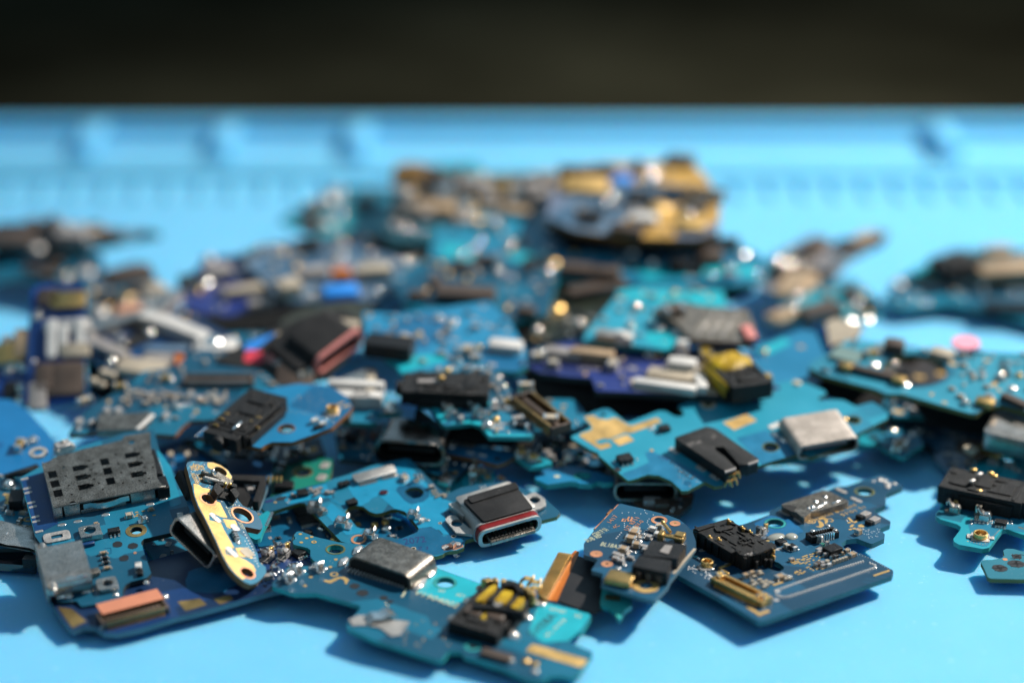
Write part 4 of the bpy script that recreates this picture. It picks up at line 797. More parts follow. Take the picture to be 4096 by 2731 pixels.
for pts in ([(595, 545), (640, 470), (725, 560), (650, 625)], [(800, 560), (860, 530), (915, 610), (870, 665)], [(640, 452), (720, 470), (725, 505), (660, 500)], [(810, 475), (880, 492), (880, 530), (815, 515)]):
    g = MB(); g.prism(fillet(b.poly_(pts, .9), .12), .3, 1.25); b.part('housing_block', g, [BLACK], bevel=.1, parent=j)
for x, y in ((735, 500), (790, 505)):
    g = MB(); g.cyl((0, 0, .7), .22, .5, 10); g.ball((0, 0, 1.0), .24); b.part('gilt_contact', g, [GOLD], *b.L(x, y, .7), .2)
g = MB(); g.box((0, 0, .35), (2.3, .55, .7)); b.part('wire_clamp', g, [DSTEEL], *b.L(565, 370, .3), 0, b.ang((500, 340), (640, 390)), .15)
g = MB(); g.box((0, 0, .35), (2.6, .6, .7)); b.part('wire_clamp', g, [STEEL], *b.L(600, 430, .3), 0, b.ang((520, 410), (680, 450)), .15)
g = MB(); g.ball((0, 0, 1.1), .32); b.part('wire_tip', g, [BRIGHT], *b.L(600, 320, 1.0), 0)
g = MB(); P1, P2 = b.L(605, 335, 1), b.L(690, 440, .4); g.box((0, 0, 0), (math.hypot(P2[0] - P1[0], P2[1] - P1[1]), .1, .1)); b.part('wire', g, [DSTEEL], (P1[0] + P2[0]) / 2, (P1[1] + P2[1]) / 2, .75, math.atan2(P2[1] - P1[1], P2[0] - P1[0]))
g = MB(); g.prism(fillet(rect(0, 0, 2.2, 1.4), .15), .02, .12); b.part('foil_strip', g, [DSTEEL], *b.L(730, 410), 0, .8)
b.usb(520, 1110, b.ang((640, 1000), (420, 1080)), 0, -3.7, 7.2, 2.6, 5.0, STEEL, BLADE, h=-2.4, r=.8)
g = MB(); g.box((0, 0, -1.8), (4.4, 2.4, 1.6)); b.part('underside_block', g, [BLACK], *b.L(320, 500, -2), 0, 0, .3)
# ------------------------------------------------------------------ small blue board with approval marks
b = Board('circuit_board', 'dark blue board with a torn copper edge, approval marks and a grey camera block', 'circuit board', 'G', (1000, 1150), 4.6, (0.0, 0.03), ((685, 157), (1180, 275)))
out = [(685, 157), (940, 215), (1180, 275), (1215, 298), (1262, 297), (1400, 350), (1500, 425), (1570, 520), (1600, 610), (1602, 685), (1540, 770), (1330, 1035), (1300, 1065), (1262, 1150), (1110, 1310), (1070, 1312), (860, 1250), (460, 1125), (490, 1000), (345, 960), (425, 830), (330, 795), (255, 775), (255, 640), (390, 465)]
b.panel(out, [DEEP, E_GREY, DEEP], .8, .25, [(1160, 350, .55), (1005, 1165, .5), (535, 885, .2)])
for k in range(5):
    a = k / 5; g = MB(); g.box((0, 0, -.3), (.5 + .25 * (k == 3), 1.5, .55 - .06 * k)); b.part('torn_edge', g, [E_BROWN if k % 2 else CPAD], *b.L(395 + 285 * (a + .1) - (12 if k == 3 else 0), 462 - 305 * (a + .1)), 0, b.ang((390, 465), (685, 157)) - 1.57, .08)
b.ringpad(1160, 360, 1.0, .62, CPAD); b.ringpad(1350, 400, .66, .18, CPAD); b.disc(1350, 400, .18, GOLD, 'test_point'); b.ringpad(1000, 1150, 1.55, .8, GPAD, h=.1); b.ringpad(405, 765, .75, .1, CPAD); b.ringpad(535, 885, .7, .2, CPAD)
b.text('1417', (585, 395), (672, 310), .62, CPAD); b.text('4C', (635, 462), (692, 425), .6, CPAD); b.text('UT RF11', (785, 485), (925, 335), .6, CPAD); b.text('94V-0', (885, 470), (980, 372), .6, CPAD)
b.stroke([(822, 322), (838, 330), (812, 372), (780, 352), (800, 318)], .22, CPAD, 'approval_mark'); b.stroke([(790, 374), (770, 350), (728, 344), (712, 372), (748, 372), (770, 350)], .2, CPAD, 'approval_mark')
b.text('GRM P 01', (410, 560), (560, 480), .9, CREAM); b.text('SUB R0', (300, 625), (480, 560), .8, CREAM); b.text('BL18A2', (450, 665), (680, 705), .95, CREAM)
b.vias([(715, 272), (790, 265), (835, 275), (885, 270), (960, 288), (1010, 260), (1060, 258)], .8, .08); b.vias([(985, 240), (1010, 280), (1070, 300), (1135, 280)], .9, .08); b.vias([(742, 395), (742, 440)], .45, .09); b.vias([(645, 575), (715, 495)], .5, .1); b.vias([(985, 500), (1045, 430), (1010, 380), (1040, 340)], .5, .08)
b.cap(860, 515, 1.3, .95, .8, .1, TAN); b.cap(820, 585, 1.3, .9, .8, .1, TAN); b.cap(880, 470, 1.0, .7, .5, .1, LTAN)
for x, y, r in ((970, 530, .28), (930, 612, .35), (960, 570, .3), (1020, 540, .3), (910, 690, .25), (870, 740, .22), (820, 735, .2), (665, 945, .4), (740, 900, .3), (1440, 655, .3), (1305, 820, .45), (930, 640, .2)): b.blob(x, y, r)
b.cap(1090, 465, 1.1, .7, .6, .1, WHITE); b.cap(1160, 440, .9, .8, .7, .1, LTAN); b.cap(1150, 530, 1.0, .8, .6, .1, WHITE); b.cap(890, 655, 1.1, .8, .7, .2, TAN); b.cap(735, 715, 1.2, .9, .8, 0, TAN); b.cap(640, 770, .8, .7, .5, 0, GRYC); b.cap(690, 790, .8, .7, .5, 0, GRYC); b.cap(640, 820, .8, .6, .5, 0, GRYC); b.cap(700, 850, .8, .6, .5, 0, GRYC); b.cap(980, 680, .8, .6, .5, 0, GRYC); b.cap(1000, 720, .9, .6, .5, 0, GRYC); b.cap(1030, 560, .8, .7, .5, 0, GRYC)
g = MB(); g.box((0, 0, .7), (3.0, .8, .3)); g.box((.9, .5, .55), (1.2, 1.1, 1.0)); g.box((-1.3, .1, .5), (.7, 1.2, 1.0)); b.part('gilt_clamp', g, [DGOLD], *b.L(1310, 555, .7), 0, .1, .08)
p1, p2 = b.L(1195, 365, 1.2), b.L(1295, 490, 1.2); g = MB(); g.cyl((0, 0, 0), .2, math.hypot(p2[0] - p1[0], p2[1] - p1[1]), 10, 0, 'x'); g.ball((-1.0, 0, 0), .28); b.part('gilt_pin', g, [GOLD], (p1[0] + p2[0]) / 2, (p1[1] + p2[1]) / 2, 1.1, math.atan2(p2[1] - p1[1], p2[0] - p1[0]))
g = MB(); q = b.poly_([(1060, 600), (1490, 655), (1380, 820), (960, 780)], 1.5); g.prism(fillet(q, .1), .05, 1.5); q = b.poly_([(930, 800), (1310, 860), (1260, 1010), (830, 920)], 1.5); g.prism(fillet(q, .1), .05, 1.7); cb = b.part('camera_block', g, [CHIP], bevel=.1)
g = MB(); q = b.poly_([(1230, 655), (1320, 665), (1270, 765), (1165, 735)], 1.56); g.prism(fillet(q, .06), 1.52, 1.6); b.part('lens_window', g, [GRYC], parent=cb)
for pts in ([(900, 940), (960, 950), (930, 1000), (880, 980)], [(1020, 940), (1080, 950), (1060, 1010), (1000, 1000)], [(1150, 970), (1220, 980), (1190, 1040), (1120, 1020)]):
    g = MB(); g.prism(fillet(b.poly_(pts, 1.2), .05), .1, 1.2); b.part('block_tooth', g, [BROWN], parent=cb)
g = MB(); g.box((0, 0, .7), (3.2, 1.9, .35)); g.cyl((0, -.9, .35), .5, 3.2, 14, 0, 'x'); b.part('gold_roll', g, [DGOLD], *b.L(700, 1030, .7), 0, .08, .1); b.blob(795, 1070, .5, (1, 1, 1), 0, GOLD, h=.5); b.blob(795, 1140, .35)
b.stroke([(1330, 1000), (1450, 860), (1590, 700)], .35, LTAN, 'edge_rub', .03); b.populate(8, 4, [(480, 950), (820, 900), (800, 700), (600, 800)], 'gsc', .8)
# ------------------------------------------------------------------ broad blue board with the black jack
b = Board('circuit_board', 'broad blue board lying clear on the mat, with a scuffed black headphone jack', 'circuit board', 'I', (930, 1100), 2.6, (0.0, 0.0), ((930, 1110), (2320, 630)))
h = lambda x, y: ((2850 + x / 3 - 2680) * 2.6133, (1860 + y / 3 - 2060) * 2.6133)
out = [(60, 610), (500, 850), (880, 1080), (930, 1108), (1000, 1095), (1700, 850), (2320, 632), (2336, 590), (2330, 572), (2080, 440), (1990, 395), (1940, 402), (1880, 382), (1800, 322), (1788, 295), (1845, 255), (1950, 240), (2060, 282), (2110, 300), (2240, 242), (2246, 195), (2190, 155), (2195, 140), (2300, 95), (2306, 62), h(1990, 590), h(1945, 560), h(1950, 530), h(2075, 480), h(2085, 345), h(2280, 265), h(2280, 240), h(2055, 122), h(2000, 118), h(1610, 252), h(1480, 258), h(1390, 300), h(1120, 400), h(815, 490), h(685, 545), h(690, 590), h(520, 655), h(380, 705), (700, 110), (230, 140), (0, 300)]
notch = [h(760, 1070), h(745, 1150), h(800, 1170), h(860, 1220), h(855, 1245), h(800, 1275), h(700, 1250), h(620, 1200), h(520, 1195), h(440, 1235), h(380, 1235), h(560, 1100)]
b.panel(out, [DEEP, E_SLATE, DEEP], .95, .3, [(1100, 85, 1.05), (*h(1825, 318), 1.05)], [(notch, .3)])
MID = solid('mid_blue_mask_area', (0.007, 0.105, 0.24), .35, var=.15, dust=.3)
b.area([h(500, 700), h(690, 600), h(960, 660), h(1100, 800), h(760, 900), h(560, 800)], MID, 'copper_backed_area', r=.4, holes=[(1100, 85, 1.4)])
b.ringpad(1100, 85, 1.32, 1.06, E_TEAL, h=.04); b.ringpad(*h(1825, 318), 1.3, 1.06, E_OLIVE, h=.04)
# black jack
jf = b.ang((600, 35), (1110, 320), 1.9); Hj = 1.95
g = MB(); q = b.poly_([(232, 145), (600, 35), (1110, 325), (770, 425)], Hj); g.prism(fillet(q, .2), -.2, Hj); jj = b.part('headphone_jack', g, [BLACK], bevel=.14, seg=2)
for pts, z_ in (([(470, 160), (560, 135), (640, 120), (660, 150), (560, 175), (490, 185)], .25), ([(360, 215), (470, 240), (700, 380), (640, 400), (400, 260)], .12), ([(590, 60), (660, 80), (690, 120), (640, 110)], .3), ([(720, 125), (790, 140), (820, 180), (740, 165)], .3), ([(860, 380), (1060, 290), (1105, 330), (900, 420)], .18), ([(250, 150), (440, 95), (470, 120), (300, 175)], .2)):
    g = MB(); g.prism(fillet(b.poly_(pts, Hj), .1), Hj - .1, Hj + z_); b.part('jack_rib', g, [BLACK], bevel=.05, parent=jj)
for pts in ([(530, 155), (590, 140), (690, 200), (650, 220), (590, 190)], [(410, 235), (500, 215), (560, 240), (510, 295), (450, 270)]):
    g = MB(); g.prism(fillet(b.poly_(pts, Hj), .15), Hj - .02, Hj + .02); b.part('cavity_shade', g, [BLADE], parent=jj)  # thin dark plates painted as the shade inside the slots
for x, y, z_ in ((620, 75, Hj + .2), (765, 150, Hj + .2), (425, 248, Hj - .1), (520, 270, Hj), (775, 460, 1.3), (1078, 375, 1.4), (1080, 440, .7), (800, 500, .5), (845, 190, 1.8)):
    g = MB(); g.box((0, 0, 0), (.28, .5, .5)); g.ball((0, .2, .28), .2); b.part('contact', g, [GOLD], *b.L(x, y, z_), z_, .3, .05, parent=jj)
rnd = random.Random(6); e0, e1, e2 = b.L(232, 145, Hj), b.L(770, 425, Hj), b.L(1110, 325, Hj)
for k in range(26):
    s0, s1 = (e0, e1) if k < 16 else (e1, e2); t_ = rnd.random(); g = MB(); g.box((0, 0, Hj * .45), (rnd.uniform(.2, .7), .5, Hj * rnd.uniform(.5, .95))); b.part('jack_rib', g, [BLACK], s0[0] + (s1[0] - s0[0]) * t_, s0[1] + (s1[1] - s0[1]) * t_, 0, math.atan2(s1[1] - s0[1], s1[0] - s0[0]), .04, parent=jj)
for k in range(34):
    t_, w_ = rnd.random(), rnd.random(); x_, y_ = 232 + 368 * w_ + 520 * t_, 145 - 110 * w_ + 285 * t_; g = MB(); g.box((0, 0, Hj + .03), (rnd.uniform(.3, 1.6), rnd.uniform(.1, .35), rnd.uniform(.12, .4))); b.part('jack_rib', g, [BLACK], *b.L(x_, y_, Hj), 0, jf + rnd.choice((0, 0, 1.57)), .03, parent=jj)
for x, y in ((850, 500), (900, 520), (1000, 500), (1050, 500)):
    g = MB(); g.box((0, 0, .5), (.5, .4, 1.1)); b.part('jack_leg', g, [BLACK], *b.L(x, y, .5), 0, .3, .06, parent=jj)
g = MB()
for k in range(60):
    r_ = random.Random(k); t = r_.random(); p = b.L(800 + t * 290 + r_.uniform(-20, 20), 415 - t * 95 + r_.uniform(-12, 22), Hj); g.ball((p[0], p[1], Hj + .02), r_.uniform(.06, .16), (1, 1, .5), 0, 6, 4)
b.part('scuffed_crust', g, [GRYC], parent=jj)
# sockets, pads, chips
o = b.fpc(745, 750, 8.0, 1.9, .85, b.ang((470, 620), (1020, 880), .8), DGOLD, GOLD, 26)
for x, y, dx in ((515, 635, 0), (535, 665, 0), (945, 865, 0), (1005, 890, 0)): b.cap(x, y, 1.0, .55, 1.15, b.ang((930, 1110), (2320, 630)), GOLD)
g = MB(); g.box((0, 0, .12), (.3, 1.9, .24)); g.box((.9, .85, .12), (1.9, .3, .24)); b.part('gilt_bracket', g, [GOLD], *b.L(560, 590), 0, 0, .04)
b.coax(388, 500, .4, .95); b.blob(350, 570, .45, (1.2, .8, .5)); b.blob(440, 565, .4); b.disc(350, 362, .65, TIN, 'tinned_pad', .6); b.disc(612, 508, .65, TIN, 'tinned_pad', .5); b.disc(1135, 355, .5, TIN, 'tinned_pad', .6)
b.pad(240, 430, 1.2, .5, CYAN, -.8, 'clear_laminate_area', .03, .2); b.blob(300, 455, .3)
for pts in ([(1100, 790), (1130, 780), (1560, 625), (2030, 480)], [(1110, 830), (1170, 860), (1250, 850), (1770, 680), (2140, 550), (2150, 525), (2070, 495)]): b.vias(pts, .36, .16, BEAD, 'solder_bead_pattern', .16)
b.disc(1128, 795, .3, SOLD, 'solder_joint'); b.disc(1110, 885, .35, TIN, 'solder_joint'); b.blob(2140, 550, .25)
for pts in ([(790, 960), (900, 1030), (930, 1055), (1045, 1010), (1030, 990), (935, 1020), (830, 955)], [(2135, 640), (2300, 585), (2290, 570), (2120, 628)], [(1080, 740), (1190, 705), (1175, 692), (1070, 725)], [(1580, 570), (1660, 545), (1650, 535), (1572, 558)]): b.area(pts, GPAD, 'gold_pad', .05, .05)
for x, y, l, w_ in ((790, 630, .9, .6), (855, 605, .8, .5), (1150, 645, 1.3, .8)): b.cap(x, y, l, w_, .6, 0, TAN)
for k, (x, y) in enumerate(((910, 600), (935, 590), (880, 640), (850, 660), (950, 610), (860, 690), (900, 690), (935, 675), (890, 715), (930, 715), (965, 700), (1000, 690), (960, 740), (1010, 730), (1040, 705), (1075, 700), (985, 750), (1200, 640), (1230, 635), (1210, 665), (1250, 660), (1260, 635), (870, 730), (990, 720), (1130, 690))): (b.cap if k % 3 else b.blob)(x, y, *((.62, .38, .35, 0, LTAN) if k % 3 else (.24,)))
gx = [(1285, 495), (1310, 487), (1335, 480), (1300, 508), (1325, 500), (1350, 492), (1350, 460), (1378, 468), (1400, 455), (1330, 462), (1400, 470), (1430, 440), (1440, 462), (1465, 452), (1430, 490), (1455, 482), (1480, 430), (1500, 470), (1530, 430), (1560, 470), (1575, 440), (1600, 430), (1490, 405), (1465, 412), (1510, 398), (1430, 420), (1410, 427), (1390, 435), (1370, 505), (1395, 497), (1420, 505), (1460, 515), (1440, 545), (1470, 560), (1495, 575), (1510, 548), (1540, 560), (1310, 605), (1335, 595), (1360, 600), (1385, 605), (1345, 618), (1405, 590), (1360, 575), (1320, 590)]
for k, (x, y) in enumerate(gx): b.pad(x, y, .28 if k % 4 else .46, .2, GPAD, 0, 'gold_pad', .04, .04)
b.chip(1700, 335, 2.0, 1.55, .75, b.ang((1620, 340), (1730, 300))); b.chip(1720, 415, 1.0, .6, .4, 0); b.cap(1270, 462, .7, .5, .45, 0, GRYC)
for x, y, l, w_, bd in ((1565, 365, .9, .8, GRYC), (1590, 310, .6, .5, GREEN), (1850, 370, .8, .55, TAN), (1905, 410, 1.05, .75, TAN), (1625, 410, .6, .4, GRYC), (1660, 400, .5, .4, TAN), (1540, 510, .9, .7, BROWN), (1590, 500, .7, .5, GRYC), (1640, 485, .6, .5, LTAN), (1715, 490, .55, .35, LTAN), (1745, 480, .55, .35, LTAN), (1775, 470, .55, .35, LTAN), (1805, 460, .55, .35, LTAN), (1835, 450, .55, .35, LTAN), (1600, 530, .7, .4, GRYC), (1700, 440, .7, .4, CHIP), (1640, 290, .6, .4, GRYC), (1560, 390, .6, .4, GRYC), (1800, 400, .4, .3, TAN), (1660, 520, .7, .4, WHITE)): b.cap(x, y, l, w_, .5, 0 if w_ < .5 else .1, bd)
g = MB(); g.ball((0, 0, .02), .95, (1.35, .9, .35)); g.ball((1.6, -.9, .02), .9, (1, .9, .4)); b.part('glue_film', g, [solid('clear_glue', (0.30, 0.30, 0.26), .12, var=.2, coat=.6)], *b.L(1110, 230), 0, 0); b.chip(1160, 262, 1.2, 1.0, .5, 0); b.chip(1270, 310, .9, .8, .6, 0); b.cap(1220, 325, .8, .6, .7, 1.57, LTAN); b.cap(1300, 345, .7, .6, .6, 0, WHITE); b.pad(1060, 240, .6, .5, GOLD, .2); b.pad(1020, 268, .5, .4, GOLD, .2); b.blob(1330, 360, .25); b.blob(1250, 365, .25)
b.clip(950, 165, .3, 1.0, STEEL); b.cap(1000, 130, .5, .4, 1.2, 0, GOLD)
o = b.fpc(*h(1320, 800), 3.9, 1.5, .9, b.ang(h(1150, 830), h(1500, 750), .9), CHIP, BRIGHT, 8)
for x, y in ((1200, 780), (1385, 715), (1300, 850), (1470, 770)): b.chip(*h(x, y), .55, .5, .95, .3, 0, STEEL)
for x, y in ((865, 575), (1040, 670), (1545, 310), (1725, 420)): b.pad(*h(x, y), 1.75, .62, TIN, b.ang(h(780, 535), h(940, 610)), 'tinned_pad', .1, .3)
usd = b.shield([h(820, 470), h(1330, 300), h(1400, 310), h(1640, 430), h(1560, 460), h(1180, 570), h(1090, 635), h(1000, 560)], .9, DSTEEL, [], 'port_shell', .2, True, .25)
for pts in ([h(830, 480), h(930, 470), h(1010, 500), h(960, 560), h(860, 510)],): 
    g = MB(); g.prism(fillet(b.poly_(pts, .95), .1), .9, .96); b.part('cavity_shade', g, [BLADE], parent=usd)  # dark plate on the lid, painted as a shaded opening
for p_, q_ in ((h(1170, 545), h(1400, 450)), (h(1430, 460), h(1570, 410)), (h(1300, 470), h(1390, 440))): 
    g = MB(); a_, b_ = b.L(*p_, 1.0), b.L(*q_, 1.0); L_ = math.hypot(b_[0] - a_[0], b_[1] - a_[1]); g.box((L_ / 2, 0, .95), (L_, .3, .3)); b.part('shell_fold', g, [BRIGHT], a_[0], a_[1], 0, math.atan2(b_[1] - a_[1], b_[0] - a_[0]), .1, parent=usd)
for x, y, r in ((1240, 435, .3), (1150, 515, .25), (1200, 500, .3), (1350, 380, .3)): b.blob(*h(x, y), r, mat=BRIGHT, h=.9)
b.text('J5008_SUB_REV0.0W', h(1700, 455), h(1180, 645), .72, GPAD); b.text('15.10.15', h(1800, 490), h(1525, 590), .62, GPAD)
b.stroke([h(1240, 735), h(1290, 742), h(1310, 720), h(1300, 690), h(1270, 665)], [.12, .45, .62, .5, .2], GPAD, 'emblem'); b.stroke([h(1275, 650), h(1320, 635), h(1355, 645), h(1368, 675), h(1355, 705)], [.35, .55, .55, .4, .12], GPAD, 'emblem')
b.ringpad(*h(1180, 673), .62, .48, GPAD, 'approval_mark', .03); b.ringpad(*h(1180, 673), .3, .14, GPAD, 'approval_mark', .03); b.stroke([h(1380, 650), h(1420, 640), h(1450, 665), h(1430, 680), h(1405, 675)], .15, GPAD, 'approval_mark')
for x, y in ((1835, 590), (1945, 655)):
    b.chip(*h(x, y - 15), 1.35, 1.0, .5, .25, 0, GRYC); b.cap(*h(x + 10, y + 12), 1.0, .35, .55, b.ang(h(1800, 620), h(1880, 590)), WHITE); b.chip(*h(x - 70, y + 15), .5, .9, .5, .3)
b.stroke([h(1630, 630), h(1680, 680), h(1700, 690), h(1750, 660)], .28, GPAD, 'gold_trace'); b.disc(*h(1785, 727), .42, GPAD, 'test_point', .9); b.cap(*h(1750, 795), .85, .75, .7, .2, TAN)
for x, y in ((1640, 688), (1665, 735), (1680, 720), (1655, 770), (1700, 760)): b.pad(*h(x, y), .45, .3, GPAD)
b.blob(*h(1605, 662), .18)
for x, y, r in ((2010, 175, .55), (2060, 190, .5), (2100, 230, .5), (2100, 265, .4), (2180, 225, .4), (1930, 190, .25)): b.blob(*h(x, y), r, (1, .9, .4), mat=TIN)
b.specks([(380, 620), (480, 640), (760, 860), (860, 950), (700, 900), (420, 700)], 40, .1, BEAD, 5, 'via_dot_pattern'); b.specks([(130, 540), (300, 520), (430, 600), (420, 680)], 34, .1, BEAD, 6, 'via_dot_pattern'); b.specks([h(1800, 740), h(2010, 760), h(2040, 850), h(1880, 880), h(1800, 820)], 34, .07, BEAD, 8, 'via_dot_pattern'); b.vias([h(1730, 1060), h(1900, 1120), h(2110, 1240)], .4, .06, BEAD)
# ------------------------------------------------------------------ big sky blue board
b = Board('circuit_board', 'large sky blue board with a forked black jack, gold patch and pale steel port', 'circuit board', 'J', (2568, 802), 6.6, (0.0, 0.17), ((770, 880), (2100, 560)))
k_ = lambda x, y: (x + 1568, y - 78.4)
out = [(482, 690), (600, 640), (680, 602), (688, 580), (612, 520), (620, 482), (700, 442), (810, 405), (880, 405), (1050, 540), (1090, 543), (1400, 425), (1470, 430), (1560, 480), (1620, 488), (1670, 460), (1640, 420), (1592, 380), (1850, 272), (1960, 290), (2100, 350), (2250, 342), (2320, 290), k_(770, 325), k_(900, 245), k_(1240, 180), k_(1390, 220), k_(1560, 290), k_(1585, 330), k_(1490, 370), k_(1520, 398), k_(1650, 385), k_(1760, 392), k_(1890, 455), k_(2080, 405), k_(2225, 520), k_(2225, 585), k_(1900, 745), k_(1860, 830), k_(1420, 985), k_(1345, 960), k_(1215, 962), k_(870, 1080), k_(640, 1170), (2080, 1155), (2065, 1205), (1980, 1215), (1880, 1165), (1700, 1258), (1640, 1262), (1530, 1160), (1400, 1100), (1280, 1090), (1150, 1136), (1080, 1155), (1025, 1110), (770, 892), (772, 870), (690, 835), (490, 715)]
b.panel(out, [SKY, E_OLIVE, PTEAL], .75, .3, [(2568, 805, .95), (*k_(345, 440), .5), (818, 465, .35), (*k_(1870, 600), .8)])
BLU2 = solid('copper_free_blue_area', (0.012, 0.16, 0.29), .35, var=.2, dust=.4)
b.area([(1250, 860), (1330, 850), (1420, 890), (1600, 960), (1900, 1120), (1840, 1170), (1700, 1250), (1640, 1255), (1530, 1155), (1400, 1095), (1280, 1085), (1150, 1130), (1085, 1148), (1010, 1080), (1150, 1030), (1300, 960)], BLU2, 'copper_free_area', r=.3)
b.area([k_(640, 790), k_(950, 705), k_(1330, 940), k_(900, 1065), k_(860, 1000)], BLU2, 'copper_free_area', r=.15, holes=[(2568, 805, 1.0)])
b.area([(615, 490), (715, 472), (770, 510), (870, 520), (910, 500), (960, 500), (1080, 575), (1120, 580), (1380, 497), (1430, 540), (1300, 590), (1110, 660), (1040, 655), (880, 720), (820, 715), (740, 740), (740, 755), (780, 775), (870, 755), (905, 785), (890, 805), (790, 832), (700, 775), (565, 690), (580, 665), (690, 630), (705, 600), (690, 570)], GPAD, 'gold_patch', .03, .12)
b.area([(900, 725), (1070, 675), (1145, 735), (985, 792)], GPAD, 'gold_pad', .03, .08); b.area([k_(500, 628), k_(750, 538), k_(860, 605), k_(620, 705)], GPAD, 'gold_pad', .03, .05)
b.ringpad(*k_(345, 440), 1.05, .52, LTAN, h=.06); b.ringpad(2568, 805, 1.1, .97, E_OLIVE)
b.chip(1455, 590, 1.5, 1.1, .6, 0); b.blob(1350, 640, .25); b.blob(1330, 600, .3, mat=TIN); b.blob(1420, 660, .18); b.blob(1300, 620, .22, mat=TIN)
b.chip(1045, 905, 1.9, 1.5, .75, 0, 3); b.blob(1010, 920, .5, (1, .8, .9), mat=INK); b.blob(935, 950, .2); b.blob(1170, 930, .2); b.blob(1025, 975, .15); b.disc(970, 1040, .45, INK, 'ink_spot'); b.disc(1325, 838, .25, GPAD, 'test_point'); b.disc(1700, 1182, .5, DKM, 'dark_spot')
b.text('K990', (1790, 1120), (1640, 1020), .95, INK, 'ink_stamp'); b.text('H4', (1610, 1005), (1530, 950), .5, INK, 'ink_stamp'); b.text('REV1', (1520, 920), (1430, 880), .8, BINK, 'ink_stamp')
b.specks([(1500, 960), (1900, 1150), (1700, 1240), (1550, 1120)], 36, .08, LTAN, 3, 'speckle')
# forked jack
Hj = 1.75
q = b.poly_([(1560, 705), (1900, 585), (1990, 610), (2440, 925), (2440, 950), (2330, 985), (2240, 985), (2080, 800), (1990, 800), (1990, 830), (2090, 905), (2205, 1015), (2205, 1030), (2105, 1065)], Hj)
g = MB(); g.prism(fillet(q, .25), .05, Hj); jk = b.part('headphone_jack', g, [BLACK], bevel=.14, seg=2)
for pts in ([(2085, 1052), (2205, 1012), (2208, 1035), (2095, 1072)], [(2330, 972), (2440, 935), (2440, 955), (2335, 992)]):
    g = MB(); g.prism(fillet(b.poly_(pts, Hj), .08), Hj - .2, Hj + .03); b.part('worn_edge', g, [GRYC], parent=jk, bevel=.05)
g = MB(); q = b.poly_([(2010, 820), (2100, 850), (2300, 1020), (2200, 1040), (2100, 920)], .7); g.prism(fillet(q, .2), .05, .7); b.part('jack_throat', g, [BLADE], parent=jk)
for x, y in ((2160, 1120), (2210, 1100), (2180, 1170), (2130, 1190)):
    g = MB(); g.strip([(-.5, 0), (-.2, .8), (.3, .9), (.5, .2)], -.3, .3, .14); b.part('contact', g, [DGOLD], *b.L(x, y, .6), .2, -.6, parent=jk)
for x, y in ((1560, 845), (1840, 1030), (1985, 1120)): b.pad(x, y, 1.5, .8, TIN, b.ang((1500, 810), (1620, 880)), 'tinned_pad', .1, .3); b.blob(x + 20, y + 12, .3, (1, 1, .5))
b.text('DT-H', (1720, 800), (1850, 760), .7, GRYC, w=Hj, h=Hj); b.text('2 09', (1970, 720), (2010, 690), .6, GRYC, w=Hj, h=Hj)
# pale steel port
fu = b.ang(k_(1500, 700), k_(1640, 900), 1.5)
pp = b.usb(*k_(1500, 745), fu, 0, -.5, 8.4, 2.2, 6.6, grit('pale_oxidised_steel', (0.34, 0.29, 0.245), (0.62, 0.53, 0.46), .5, .45, .3, 3.5), h=.7, solid_tongue=solid('rose_tongue', (0.45, 0.30, 0.28), .5))
for x, y in ((1040, 750), (1130, 810), (1230, 860), (1285, 905)): b.blob(*k_(x, y), .62, (1.4, .7, .45), b.ang(k_(980, 730), k_(1300, 930)))
b.pad(*k_(1050, 660), 2.0, .9, WHITE, .2, 'tinned_pad', .1, .3); b.blob(*k_(1150, 720), .5, mat=LTAN); b.blob(*k_(1780, 590), .35, mat=GOLD); b.ringpad(*k_(1870, 600), .95, .8, E_OLIVE)
b.disc(*k_(1275, 210), .6, CREAM, 'test_point'); b.blob(*k_(1275, 225), .5, mat=LTAN); b.disc(*k_(1060, 265), .5, BINK, 'ink_spot'); b.disc(*k_(1010, 320), .35, DKM, 'ink_spot'); b.disc(*k_(840, 410), .35, solid('violet_ink', (0.06, .02, .30), .5), 'ink_spot')
# ------------------------------------------------------------------ right hand boards
b = Board('circuit_board', 'teal board with a big black headphone jack, gold ringed antenna socket and wavy front edge', 'circuit board', 'L', (1375, 900), 2.8, (0.0, 0.01), ((1000, 480), (1730, 640)))
out = [(960, 490), (950, 545), (985, 575), (905, 660), (915, 692), (960, 722), (1130, 772), (1172, 802), (1160, 835), (1090, 925), (1100, 955), (1150, 985), (1400, 1030), (1465, 1018), (1600, 832), (1645, 822), (1829, 885), (1960, 930), (2050, 600), (1960, -150), (1660, -140), (1537, -67), (1330, 63), (1330, 150), (1150, 250), (1010, 380)]
b.panel(out, [TEAL, E_TEAL, PTEAL], .9, .35, [(1670, 85, .95), (1560, 215, .4)])
b.area([(990, 590), (1200, 640), (1330, 700), (1240, 760), (1280, 880), (1250, 960), (1400, 1005), (1450, 1000), (1590, 815), (1830, 860), (1950, 600), (1700, 640), (1010, 500)], BLUE, 'copper_backed_area', r=.3)
b.ringpad(1670, 85, 1.25, .97, E_TEAL)
q = b.poly_([(1000, 380), (1210, 165), (1560, 200), (1960, 300), (1740, 560)], 3.0)
jk = b.jack(1480, 370, b.ang((1250, 330), (1700, 420), 3) + 0.0, 12.0, 6.0, 2.3, 0, h=2.3, contacts=0, seed=8)
for x, y, z_ in ((1290, 440, 1.6), (1360, 425, 2.2), (1520, 270, 2.6), (1480, 240, 2.8), (1300, 205, 2.6), (1400, 460, 1.8)): b.blob(x, y, .4, (1.2, .6, .6), .3, GOLD, 'contact', h=z_)
